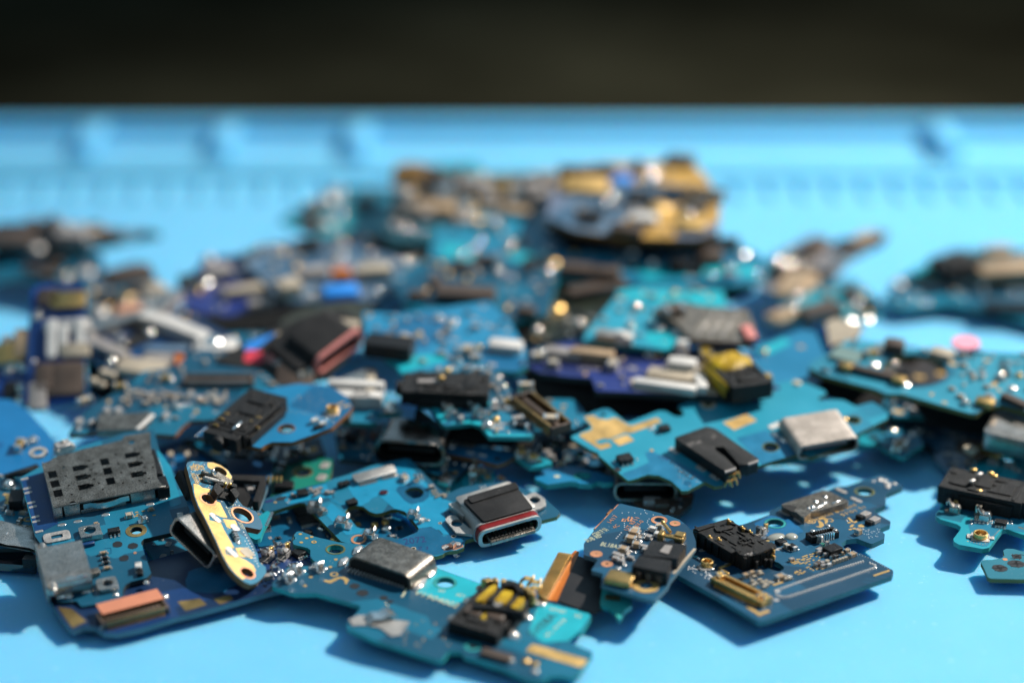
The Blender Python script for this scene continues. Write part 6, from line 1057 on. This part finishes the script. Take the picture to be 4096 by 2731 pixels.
b = scrap('turquoise scrap with a pointed tail, under the board with the torn copper edge', 'G', (650, 1400), 2.6, (0, .05), ((460, 1360), (820, 1330)), [(450, 1375), (480, 1130), (830, 1160), (832, 1380), (745, 1440), (700, 1535), (665, 1540), (632, 1460), (560, 1400)], [solid('plain_turquoise', (.03, .36, .33), .45, dust=.3), E_TEAL, TEAL], 0, r=.4); b.area([(520, 1250), (700, 1270), (690, 1330), (500, 1310)], DGOLD, 'gold_pad')
def fill_far(b): b.populate(int(b.n_[0] * .85) + 4, b.n_[1], None, b.n_[2] + 'KBcsrSSSS', b.n_[3] * .95, .15)
# ------------------------------------------------------------------ the indigo board with the yellow jack
b = scrap('indigo board with cream plugs, gold front strip and a yellow taped headphone jack', 'R', (700, 640), 9.6, (0, .04), ((190, 570), (1370, 715)), [(95, 540), (120, 440), (330, 390), (620, 430), (1000, 440), (1300, 400), (1500, 600), (1540, 650), (1450, 690), (1370, 716), (1000, 705), (690, 688), (490, 680), (465, 605), (330, 595), (160, 575)], [INDIGO, E_DARK, INDIGO], 22, 3, 'gtgs', 0.86, 1.2)
b.area([(685, 610), (880, 600), (880, 540), (1100, 530), (1170, 640), (1440, 660), (1380, 712), (1000, 700), (720, 682)], LTAN, 'gold_strip', .05); b.can(1000, 500, 3.8, 2.0, 1.8, 0, WHITE, .5); b.can(950, 575, 7, 2.6, .8, 0, LTAN, .2); b.can(900, 635, 8.5, 1.5, 1.0, -.03, WHITE, .3); b.can(1110, 620, 1.4, 4.0, 1.1, .3, WHITE, .2); b.can(300, 440, 5, 2.0, 1.2, -.02, GRYC, .3); b.can(470, 445, 6, 1.8, 1.5, .03, TAN, .3); b.cap(590, 530, 1.4, 2.0, 1.2, 0, LTAN); b.cap(150, 480, 2, 1.4, 1.2, .3, LTAN); b.cap(240, 520, 1.4, 1.2, 1.0, 0, LTAN); b.cap(1000, 430, 1.6, 1.6, 2.2, 0, WHITE)
b.text('DDW8', (390, 560), (520, 562), 1.1, GRYC); b.text('A EI', (640, 565), (740, 570), 1.1, GRYC); b.text('X02', (770, 570), (850, 575), 1.0, GRYC); fill(b)
jk = b.jack(1320, 560, b.ang((1200, 440), (1450, 680), 2.5) + 3.14, 10, 5.8, 2.4, 0, h=2.2, contacts=5)
g = MB(); g.ball((2.2, 0, 2.1), 3.0, (1.0, 1.05, .36), 0, 18, 10); g.v = [(x + .25 * math.sin(3 * y), y, z + .22 * math.sin(2.3 * x + 1.7 * y)) for x, y, z in g.v]; b.part('yellow_tape', g, [YEL], parent=jk)
g = MB(); g.box((0.2, 3.1, 1.2), (8, .5, 2.0)); g.box((0.2, -3.3, 1.0), (7, .6, 1.6)); b.part('yellow_tape', g, [YEL], parent=jk, bevel=.2)
for x, y in ((1140, 480), (1170, 520), (1180, 560), (1190, 620), (1130, 450), (1490, 610), (1440, 660)): b.cap(x, y, 1.6, 1.2, 1.2, .5, YEL)
# --- boards right behind it
b = scrap('bright blue and turquoise board with a ribbed grey shield standing on it', 'R', (900, 400), 11.5, (0, .12), ((420, 370), (900, 430)), [(415, 385), (430, 340), (640, 85), (760, 62), (1000, 70), (1240, 92), (1262, 185), (1200, 260), (1000, 330), (1020, 400), (900, 440), (600, 400)], [SKY, E_TEAL, PTEAL], 19, 5, 'sgts', 0.94)
b.area([(600, 90), (1230, 95), (1255, 180), (1100, 200), (700, 140)], CYAN, 'clear_laminate_area'); b.area([(800, 300), (1000, 320), (1010, 400), (900, 435), (780, 390)], CYAN, 'clear_laminate_area')
b.can(600, 340, 5.2, 1.8, 1.2, 0, MATTE, .5); b.can(640, 335, 1.2, 1.2, 1.7, 0, WHITE, .4); b.blob(870, 320, .9); b.blob(970, 335, .9); fill(b)
b = scrap('ribbed grey steel shield leaning behind the yellow taped jack', 'R', (1150, 340), 12.5, (-.05, .25), ((1040, 380), (1280, 380)), [(820, 210), (930, 160), (1200, 190), (1380, 200), (1430, 300), (1420, 400), (1270, 390), (1060, 380), (960, 280)], [DSTEEL, BROWN, BROWN], 0, t=1.4, name='shield_can', cat='shield can'); b.o.name = 'shield_can'
for k in range(7):
    g = MB(); a_, c_ = b.L(1040 + k * 36, 378), b.L(1160 + k * 34, 205); L_ = math.hypot(c_[0] - a_[0], c_[1] - a_[1]); g.box((L_ / 2, 0, .1), (L_ * .9, .4, .2)); b.part('rib', g, [STEEL if k % 2 else DSTEEL], a_[0], a_[1], 0, math.atan2(c_[1] - a_[1], c_[0] - a_[0]), .08)
b.cap(950, 200, 3, 2, 1.0, .3, BROWN); b.can(1390, 330, 1.5, 3, .6, .2, PINK)
b = scrap('plain blue board sloping between the yellow taped jack and the camera hole board', 'R', (1600, 560), 8.0, (0, .10), ((1450, 600), (1750, 620)), [(1420, 440), (1460, 400), (1700, 320), (1780, 330), (1860, 520), (1780, 680), (1500, 720), (1460, 640)], [mask('flat_blue_mask', (.008, .16, .30), (.006, .13, .26), .3), E_GREY, PTEAL], 3, 5, 's'); b.area([(1425, 440), (1600, 370), (1640, 400), (1500, 470)], CYAN, 'clear_laminate_area'); fill(b)
b = scrap('tan metal tab standing behind the blue sloping board', 'R', (1930, 390), 9.0, (0, .5), ((1850, 400), (2050, 340)), [(1840, 280), (1900, 250), (2065, 300), (2040, 350), (1985, 395), (1900, 400), (1870, 420)], [LTAN, BROWN, BROWN], 0, t=1.0, name='metal_tab', cat='metal tab')
b = scrap('dark olive flex board with one shining gold button', 'R', (300, 250), 8.4, (0, .12), ((0, 250), (600, 200)), [(-20, 330), (-60, 160), (100, 60), (330, -20), (640, -10), (640, 90), (520, 230), (420, 340), (200, 390), (50, 390)], [mask('dark_olive_mask', (.020, .026, .016), (.010, .014, .010)), E_DARK, DEEP], 22, 8, 'kkgt', 1.01); b.blob(262, 210, 1.3, (1, 1, .8), mat=GOLD); b.cap(160, 210, 2.4, 2, 1.5, .3, GRYC); b.chip(500, 60, 9, 2.4, 1.6, .2, 0, BROWN); fill(b)
# ------------------------------------------------------------------ W view : far pile
W = 'W'
b = scrap('petrol board with long dark brown chips in the middle of the pile', W, (1080, 700), 10.5, (0, .12), ((980, 680), (1200, 690)), [(930, 700), (900, 640), (960, 600), (1200, 600), (1280, 640), (1260, 720), (1180, 740), (1000, 720)], [PTEAL, E_TEAL, PTEAL], 30, 31, 'kgstc', 1.01); b.chip(1070, 665, 8.5, 3.2, 1.6, -.02, 0, BROWN); fill_far(b)
b = scrap('grey blue board with an orange block and a sky blue foam square', W, (760, 650), 9.5, (0, .12), ((640, 640), (900, 620)), [(560, 600), (640, 570), (780, 555), (920, 590), (930, 660), (860, 690), (770, 700), (650, 690)], GE, 30, 33, 'ggtsc', 1.09); b.can(783, 622, 2.8, 2.2, 2.2, 0, ORNG, .4); b.can(857, 612, 5.4, 2.6, 1.8, 0, LTAN, .4); b.can(718, 618, 4.6, 2.2, 1.4, .1, GRYC, .3); b.can(783, 663, 5.0, 3.0, 1.2, 0, SKYF, .4); b.can(664, 648, 3.2, 3.2, 2.0, .3, LTAN, .5); fill_far(b)
b = scrap('indigo board edge with a shining solder ball and cream sockets', W, (520, 690), 7.5, (0.02, .12), ((430, 700), (650, 680)), [(415, 690), (425, 640), (480, 590), (600, 580), (680, 630), (690, 680), (620, 715), (500, 730), (430, 710)], [INDIGO, E_DARK, INDIGO], 26, 35, 'ggtsb', 1.09); b.can(560, 660, 6.0, 2.0, 1.3, .1, LTAN, .3); b.can(500, 615, 4, 3, 1.6, .2, GRYC, .4); b.blob(470, 655, 1.3, (1, 1, .8)); b.blob(478, 595, 1.0, (1, 1, .8), mat=TIN); b.can(600, 690, 4, 1.8, 1.2, .1, GRYC, .4); fill_far(b)
b = scrap('dark steel topped board between the indigo edge and the sea blue board', W, (640, 600), 9.2, (0, .14), ((560, 600), (900, 560)), [(520, 600), (600, 560), (760, 545), (900, 540), (960, 570), (900, 600), (700, 600)], [mask('slate_mask', (.03, .05, .08), (.015, .025, .05)), E_DARK, DEEP], 26, 37, 'gkgtm', 1.01); fill_far(b)
b = scrap('turquoise board with a dark jack end and two big shining lugs, behind everything', W, (800, 520), 8.0, (0, .12), ((680, 500), (930, 520)), [(640, 505), (700, 470), (790, 430), (880, 430), (960, 460), (950, 530), (880, 560), (780, 560), (700, 530)], [TEAL, E_TEAL, PTEAL], 15, 39, 'gskt', 1.01); b.blob(773, 447, 1.7, (1, 1, .9)); b.blob(752, 462, 1.5, (1, 1, .9), mat=TIN); b.blob(748, 520, 1.4, (1, 1, .8), mat=TIN); b.can(720, 470, 3, 2.4, 1.5, 0, DSTEEL, .5); b.chip(930, 525, 5.5, 5.0, 3.0, .5); b.blob(925, 540, 1.2, (1, 1, .7), mat=DGOLD, h=2.6); fill_far(b)
b = scrap('black framed grey plate behind the shining lugs', W, (960, 590), 9.6, (0, .1), ((850, 600), (1000, 560)), [(840, 600), (930, 560), (1000, 530), (1020, 570), (990, 610), (900, 620)], [GRYC, E_DARK, DEEP], 15, 41, 'gtsk', 1.01); fill_far(b)
b = scrap('long blue and turquoise board with pale edges, spanning below the golden boards', W, (1400, 600), 11.5, (0, .10), ((1000, 560), (1740, 620)), [(985, 590), (1000, 530), (1100, 490), (1260, 480), (1500, 520), (1700, 560), (1770, 600), (1755, 640), (1700, 655), (1500, 650), (1330, 645), (1240, 640), (1150, 612), (1060, 605)], [mask('long_blue_mask', (.010, .19, .30), (.006, .12, .22), .35), E_TEAL, PTEAL], 64, 43, 'gttsskm', 1.09); b.area([(1010, 560), (1080, 565), (1100, 600), (1020, 590)], CYAN, 'clear_laminate_area'); b.area([(1160, 585), (1240, 575), (1300, 610), (1230, 632)], CYAN, 'clear_laminate_area'); b.area([(1450, 610), (1740, 610), (1740, 635), (1480, 640)], CYAN, 'clear_laminate_area'); b.chip(1320, 610, 4.6, 2.4, 1.6, 0, 0, BROWN); b.blob(1270, 605, 1.0, (1, 1, .8), mat=DGOLD); b.can(1390, 618, 4.5, 2.2, 1.4, 0, BROWN); b.can(1630, 580, 4, 3, 1.5, .2, BROWN, .4); b.can(1560, 600, 3, 2.6, 1.5, 0, CHIP, .4); b.blob(1085, 575, .9); b.can(1110, 590, 3, 2, 1.3, 0, BROWN); b.blob(1705, 585, 1.0, (1, 1, .8)); b.blob(1095, 510, .8, mat=DGOLD); fill_far(b)
b = scrap('tan and grey board half under the golden board, with an amber flex end', W, (1080, 470), 13.5, (0, .12), ((920, 460), (1280, 470)), [(905, 480), (900, 400), (915, 375), (960, 372), (1060, 400), (1280, 395), (1300, 470), (1240, 500), (1100, 500), (1000, 505), (902, 500)], [mask('tan_grey_mask', (.16, .12, .07), (.05, .045, .035)), E_BROWN, DEEP], 41, 45, 'ggccktm', 1.09); b.can(940, 390, 5.0, 2.0, 1.2, -.2, solid('amber_film', (.28, .13, .01), .4), .4); b.can(1000, 470, 6.5, 2.8, 1.0, -.15, TAN, .3); b.can(1090, 415, 5, 3, 1.6, .1, GRYC, .4); b.can(1190, 480, 5, 2.0, 1.0, -.1, TAN, .3); b.can(1150, 420, 3, 2.4, 1.6, 0, DGOLD, .4); b.can(1220, 420, 3, 2.4, 1.6, 0, GRYC, .4); fill_far(b)
b = scrap('dark teal board layered beneath the tan and grey one', W, (1080, 530), 12.2, (0, .12), ((900, 530), (1240, 530)), [(870, 520), (900, 470), (1260, 475), (1270, 520), (1180, 548), (1000, 556), (900, 556)], [mask('dark_teal_mask', (.006, .10, .14), (.005, .055, .08)), E_TEAL, DEEP], 20, 83, 'grskt', 1.2); fill_far(b)
b = scrap('turquoise corner peeping over the tan and grey board', W, (1030, 385), 13.5, (0, .1), ((1000, 390), (1100, 390)), [(975, 385), (1000, 375), (1090, 372), (1110, 390), (1090, 405), (990, 405)], TE, 0)
b = scrap('golden main board topping the pile, with grey blue patches and a sky blue dot', W, (1450, 530), 16.0, (.02, .14), ((1280, 500), (1640, 530)), [(1255, 500), (1265, 440), (1290, 385), (1400, 372), (1480, 375), (1545, 362), (1590, 372), (1625, 410), (1655, 470), (1650, 530), (1600, 548), (1540, 548), (1420, 545), (1330, 530)], [mask('golden_mask', (.50, .29, .07), (.14, .17, .24), .38, cell=.75), E_BROWN, DEEP], 26, 47, 'gtccgtg', 1.1, 1.4)
b.area([(1255, 500), (1330, 440), (1470, 420), (1580, 430), (1560, 470), (1450, 490), (1400, 540), (1320, 528)], GREY, 'faded_area'); b.can(1428, 408, 3.4, 2.8, .6, 0, SKYF, .9); b.blob(1512, 480, 2.0, (1, 1, .6), mat=GPAD); b.can(1480, 495, 4, 2.2, 1.4, 0, WHITE, .4); b.can(1555, 440, 4.5, 1.6, 1.0, .2, CHIP, .4); b.can(1320, 385, 5, 2.0, 1.4, .1, BROWN, .4); b.can(1590, 510, 4.0, 4.0, .8, .2, GPAD, .5); b.can(1345, 420, 7.0, 5.0, .8, .1, GPAD, .5); b.can(1440, 520, 5.0, 2.0, 1.2, -.1, BROWN, .4); fill_far(b)
b = scrap('grey ribbed shield board with a thin tail reaching out over the mat', W, (1860, 640), 5.5, (0, .12), ((1760, 650), (1950, 560)), [(1740, 660), (1770, 590), (1850, 545), (1930, 560), (2020, 528), (2042, 535), (2030, 555), (1960, 590), (1930, 620), (1900, 660), (1850, 690)], [mask('mauve_grey_mask', (.26, .23, .22), (.12, .15, .19)), E_GREY, DEEP], 26, 51, 'ggctm', 1.01); b.can(1830, 650, 8, 5, 1.2, .4, TAN, .4); b.can(1870, 560, 6, 3, 1.2, .3, BROWN, .4); b.can(2018, 540, 3.2, 2.0, 1.0, .3, BROWN, .4)
for k in range(5):
    g = MB(); g.box((0, 0, 1.35), (7.4, .3, .2)); b.part('rib', g, [LTAN], *(lambda q: (q[0], q[1]))(b.L(1830 - k * 4 + 8, 640 + k * 8)), 0, .4)
fill_far(b)
b = scrap('turquoise tailed board with a dark brown block beside the ribbed shield', W, (1900, 720), 5.2, (0, .08), ((1830, 720), (1960, 690)), [(1780, 740), (1800, 690), (1890, 650), (1960, 640), (2010, 680), (2030, 720), (1960, 740), (1880, 735)], [TEAL, E_TEAL, PTEAL], 22, 53, 'gstsb', 1.01); b.chip(1885, 705, 6.4, 3.0, 2.0, .05, 0, BROWN); b.can(1800, 720, 5, 3, 1.0, .2, TAN, .4); b.blob(1965, 695, .9); b.blob(1950, 740, 1.1, (1, 1, .8)); b.blob(1990, 735, 1.0, (1, 1, .8)); fill_far(b)
b = scrap('petrol blue board with soft shining dots at the rim of the pile', W, (2150, 690), 2.6, (0, .08), ((2040, 690), (2300, 680)), [(2025, 690), (2060, 640), (2120, 615), (2300, 620), (2480, 620), (2480, 760), (2380, 745), (2280, 712), (2180, 695), (2080, 710)], BE, 45, 55, 'sgtsk', 1.09)
for x, y in ((2063, 653), (2110, 660), (2145, 660), (2190, 610)): b.blob(x, y, 1.1, (1, 1, .8), mat=TIN)
b.chip(2330, 700, 9, 2.2, 1.2, -.2, 0, CHIP); fill_far(b)
b = scrap('teal board with a big black jack and tan shield far out on the mat', W, (2220, 610), 5.0, (0, .1), ((2100, 620), (2350, 600)), [(2080, 630), (2140, 595), (2180, 575), (2300, 570), (2480, 585), (2480, 640), (2300, 640)], TE, 15, 57, 'sgt', 1.01); b.jack(2195, 598, .3, 7, 5, 2.2, 0, contacts=0, h=2); b.can(2310, 610, 9, 4, 1.4, 0, TAN, .5); fill_far(b)
# ------------------------------------------------------------------ U view : far side group
U = 'U'
b = scrap('dark board with brown chips and dull shining dots at the edge of the pile', U, (300, 300), 7.0, (0, .12), ((0, 300), (600, 300)), [(-200, 320), (-200, 200), (100, 160), (350, 130), (700, 190), (1100, 225), (1130, 245), (900, 280), (650, 330), (500, 360), (250, 350)], [mask('dark_slate_mask', (.015, .035, .045), (.010, .020, .028)), E_TEAL, DEEP], 49, 61, 'kgKsgm', 1.01)
for x, y in ((440, 190), (560, 200), (250, 340)): b.blob(x, y, 1.2, (1, 1, .8), mat=TIN)
b.can(500, 215, 5, 3, 1.8, 0, GRYC, .6); b.can(750, 235, 4, 1.8, 1.2, 0, BROWN, .5); b.can(80, 250, 7, 4, 1.5, 0, BROWN, .5); fill_far(b)
b = scrap('grey petrol board under the dark chip board, bare towards the mat', U, (300, 480), 4.5, (0, .1), ((0, 520), (600, 480)), [(-200, 560), (-200, 380), (300, 350), (700, 370), (720, 450), (640, 600), (400, 640), (230, 560), (0, 585)], PE, 26, 63, 'gsst', 1.01); b.blob(590, 500, 1.5, (1, 1, .6), mat=TIN); fill_far(b)
b = scrap('grey blue board with tan and amber parts beside the upright royal blue board', U, (900, 680), 5.5, (0, .1), ((640, 640), (1100, 620)), [(590, 620), (700, 500), (960, 425), (1020, 500), (1180, 610), (1260, 720), (1150, 820), (1000, 850), (700, 880), (600, 800)], [mask('muted_blue_mask', (.03, .11, .17), (.02, .07, .12)), E_GREY, PTEAL], 49, 65, 'gcgtsb', 1.09); b.blob(1060, 620, 1.8, (1.3, 1, .6), mat=LTAN); b.can(900, 760, 4, 3.4, 1.6, .2, CPAD, .7); b.blob(880, 690, 1.4, (1, 1, .8), mat=DGOLD); b.blob(690, 790, 1.4, (1, 1.3, .8), mat=TIN); b.can(900, 500, 7, 4, 1.0, .3, BROWN, .5); fill_far(b)
b = scrap('royal blue board standing nearly upright, with bright tin legs and a grey block', U, (380, 1380), 5.0, (0.0, .85), ((220, 1400), (570, 1380)), [(150, 1420), (190, 1150), (215, 640), (260, 590), (580, 565), (600, 800), (598, 1100), (575, 1400), (400, 1440)], [ROYAL, E_GREY, ROYAL], 26, 67, 'gstb', 0.94, 1.0); b.can(360, 960, 1.4, 6, .8, 0, WHITE, .7); b.can(440, 970, 1.2, 4.6, .8, 0, WHITE, .7); b.can(555, 930, 1.2, 5, .8, 0, WHITE, .7); b.can(470, 870, 6.5, 2.0, .6, 0, TIN, .6); b.can(520, 1040, 4, 2, .9, 0, LTAN, .5); b.can(430, 1240, 6, 5.0, .8, 0, BROWN, .7); b.can(300, 1230, 2.4, 4, 1.0, 0, BROWN, .7); b.can(470, 690, 5, 2.5, .6, 0, DGOLD, .6); b.can(330, 670, 3, 2.5, .6, 0, BROWN, .6); b.can(260, 1360, 2.4, 4, 1.0, 0, GRYC, .5); fill_far(b)
b = scrap('royal blue board block with glinting gold studs, next to the upright one', U, (100, 1400), 4.0, (0, .9), ((0, 1440), (180, 1430)), [(-200, 1450), (-200, 1080), (0, 1010), (150, 960), (215, 1000), (195, 1440), (0, 1460)], [ROYAL, E_DARK, ROYAL], 22, 69, 'gstb', 1.01); b.blob(55, 990, 1.0, (1, 1, .9), mat=TIN); b.blob(125, 1090, 1.1, (1, 1, .9), mat=GOLD); b.can(50, 1060, 3.5, 3, 1.0, .2, DGOLD, .5); b.blob(60, 1185, .9, (1, 1, .9), mat=TIN); b.can(30, 1120, 3, 1.4, .8, 0, TEAL, .4); fill_far(b)
b = scrap('navy board with a bright crossed steel frame round a dark window', U, (900, 1050), 6.8, (0, .1), ((600, 980), (1300, 1100)), [(560, 1030), (640, 930), (1000, 810), (1280, 760), (1640, 960), (1640, 1040), (1400, 1110), (1100, 1200), (900, 1215), (700, 1150)], [mask('frame_navy_mask', (.006, .05, .15), (.004, .025, .08)), E_GREY, DEEP], 19, 71, 'gst', 0.94)
fr = b.stroke([(600, 960), (760, 920), (1000, 850), (1120, 790), (1250, 690)], 1.8, STEEL, 'steel_frame', 1.6); b.stroke([(1000, 860), (1200, 920), (1420, 1010), (1440, 1040)], 2.2, WHITE, 'frame_arm', 1.8, parent=fr); b.can(1520, 1000, 5.5, 3.4, 1.8, .4, WHITE, .8); b.blob(1490, 990, 1.5, (1, 1, .8), mat=BRIGHT, h=1.6); b.stroke([(1410, 1000), (1400, 1110)], 1.8, WHITE, 'frame_arm', 1.4, parent=fr); b.area([(740, 1010), (980, 935), (1090, 970), (860, 1060)], BLADE, 'dark_window', .3); b.stroke([(610, 1010), (730, 1060), (880, 1130)], 1.8, GRYC, 'frame_arm', 1.4, parent=fr); b.can(990, 1150, 7, 3.6, 1.0, .05, LTAN, 1.2); b.blob(680, 1010, 1.1, (1, 1, .8), mat=TIN); b.can(1160, 1030, 6, 1.6, .8, .3, GREY, .3); b.can(1100, 1090, 4, 2, .9, .2, GRYC, .4); fill_far(b)
b = scrap('rust orange flex strip sticking out beside the crossed steel frame', 'N', (1000, 420), 7.0, (0, .1), ((830, 400), (1270, 430)), [(820, 330), (890, 350), (910, 420), (1080, 375), (1280, 430), (1270, 470), (1050, 440), (830, 480)], [ORNG, ORNG, ORNG], 0, t=.3, name='flex_cable', cat='flex cable')
# --- black port assembly with pink ring
b = Board('port_assembly', 'black charging port assembly with a pink red collar and white label strips', 'charging port', 'N', (1800, 480), 8.2, (0.03, .48), ((1300, 400), (1900, 480)))
b.panel([(1130, 390), (1330, 280), (1640, 130), (1900, 20), (2200, -30), (2330, 80), (2250, 330), (2080, 520), (1880, 560), (1700, 560), (1400, 460)], [solid('matt_black_film', (.012, .011, .010), .6, dust=.1), E_DARK, E_DARK], 1.0, .5, name='film_body')
for k in range(4): b.pad(1690 + k * 70, 215 + k * 12, 2.0, 2.2, LTAN, 0, 'white_label', .06)
b.pad(1465, 362, 2.6, 2.2, SIGR, 0, 'red_label', .08, .5); b.pad(1610, 365, 1.6, 1.8, PINK, 0, 'pink_label', .08, .4); b.pad(1715, 388, 3.0, 2.2, WHITE, 0, 'white_label', .08, .4); b.area([(1400, 250), (1640, 160), (1620, 190), (1480, 300), (1380, 310)], SKYF, 'blue_film')
fp = b.ang((1900, 200), (2204, 429), 1); b.usb(2165, 330, fp, 0, -.2, 8.0, 2.9, 6.4, RUB, BLADE, h=1.2, lipmat=PINK, solid_tongue=GRYC, mouth=True); b.can(1850, 250, 7.0, 6.6, 1.7, fp, RUB, .5); b.can(1800, 500, 5, 4, 1.2, .2, BROWN, .6); b.cap(1890, 520, 1.8, 1.2, 1.4, .6, LTAN); b.blob(1590, 580, .7, mat=LTAN)
b = scrap('dark olive plate behind the pink red collar', W, (760, 730), 9.2, (0, .12), ((650, 740), (860, 700)), [(640, 740), (690, 710), (790, 690), (850, 690), (860, 740), (800, 770), (700, 770)], [mask('olive_mask', (.035, .036, .022), (.02, .022, .014)), E_DARK, DEEP], 0)
b = scrap('blue green board fragment in the gap behind the black port assembly', W, (600, 740), 5.6, (0, .1), ((450, 740), (700, 740)), [(380, 740), (440, 700), (560, 700), (720, 690), (760, 740), (640, 790), (500, 790)], BE, 34, 73, 'gstkc', 1.09); fill_far(b)
b = scrap('silver shield with a white bar, on a blue stepped board', 'O', (150, 900), 7.4, (0, .1), ((0, 940), (240, 950)), [(-250, 800), (-150, 700), (100, 520), (290, 560), (330, 720), (480, 800), (490, 840), (465, 880), (260, 880), (250, 950), (230, 965), (-40, 955), (-200, 900)], [BLUE, E_TEAL, PTEAL], 6, 75, 'gst', .9)
b.shield([(-130, 560), (180, 440), (240, 460), (280, 700), (230, 740), (-60, 740)], 1.4, STEEL, [], 'port_shield'); b.can(60, 610, 7.5, 1.3, 2.0, -.02, WHITE, .5, hh=1.5); b.can(20, 720, 5.0, 1.8, 1.8, 0, WHITE, .5, hh=1.2); b.can(160, 725, 4, 1.6, 1.8, 0, WHITE, .4, hh=1.2); b.can(190, 600, 1.2, 5, 1.7, .1, LTAN, .3); fill_far(b)

# --- near-black slabs added in the pile's hollows to stand in for deep shade
VOID = grit('shade_black', (0.003, 0.003, 0.003), (0.012, 0.011, 0.010), .7, 0.0, .6)
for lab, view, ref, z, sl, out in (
    ('black slab added as shade under the front edge of the indigo board', 'R', (600, 740), 6.4, (0, .9), [(60, 560), (300, 600), (700, 690), (1380, 715), (1560, 700), (1440, 800), (1000, 830), (500, 820), (150, 760)]),
    ('black slab added as shade in the gap below the camera hole board and its blue neighbour', 'M', (500, 760), 7.0, (0, .9), [(110, 600), (500, 690), (860, 830), (900, 960), (600, 960), (300, 860), (150, 760)]),
    ('black slab added as shade under the wavy corner of the camera hole board', 'M', (1600, 1100), 6.0, (0, .9), [(1150, 880), (1500, 990), (1780, 1060), (1980, 990), (2352, 1040), (2600, 1100), (2500, 1300), (1900, 1260), (1400, 1180)]),
    ('black slab added to shade the gap under the long turquoise board', 'W', (1400, 660), 9.2, (0, .9), [(1000, 610), (1150, 618), (1330, 650), (1700, 655), (1740, 660), (1680, 690), (1400, 690), (1180, 665)]),
    ('black slab added as shade below the indigo board edge with the shining solder ball', 'W', (560, 735), 6.8, (0, .9), [(420, 715), (520, 728), (680, 700), (860, 690), (870, 720), (700, 755), (520, 760), (430, 745)]),
    ('black slab added as shade under the golden board, above the long turquoise one', 'W', (1440, 555), 13.6, (0, .9), [(1240, 520), (1420, 548), (1650, 535), (1660, 560), (1500, 580), (1300, 560)]),
    ('black slab added as shade in the hollow before the upright royal blue board', 'U', (700, 1180), 4.6, (0, .6), [(590, 1050), (860, 1200), (900, 1330), (760, 1400), (620, 1330)]),
    ('black slab added as shade under the turquoise edge of the board with the crosswise jack', 'O', (1050, 1060), 6.3, (0, .9), [(620, 800), (860, 985), (1210, 985), (1300, 1095), (1720, 1095), (1700, 1180), (1200, 1150), (800, 1080), (600, 920)])):
    b = Board('shade_slab', lab, 'added shade slab', view, ref, z, sl, None); b.panel(out, [VOID] * 3, 1.2, .3, name='slab_body')
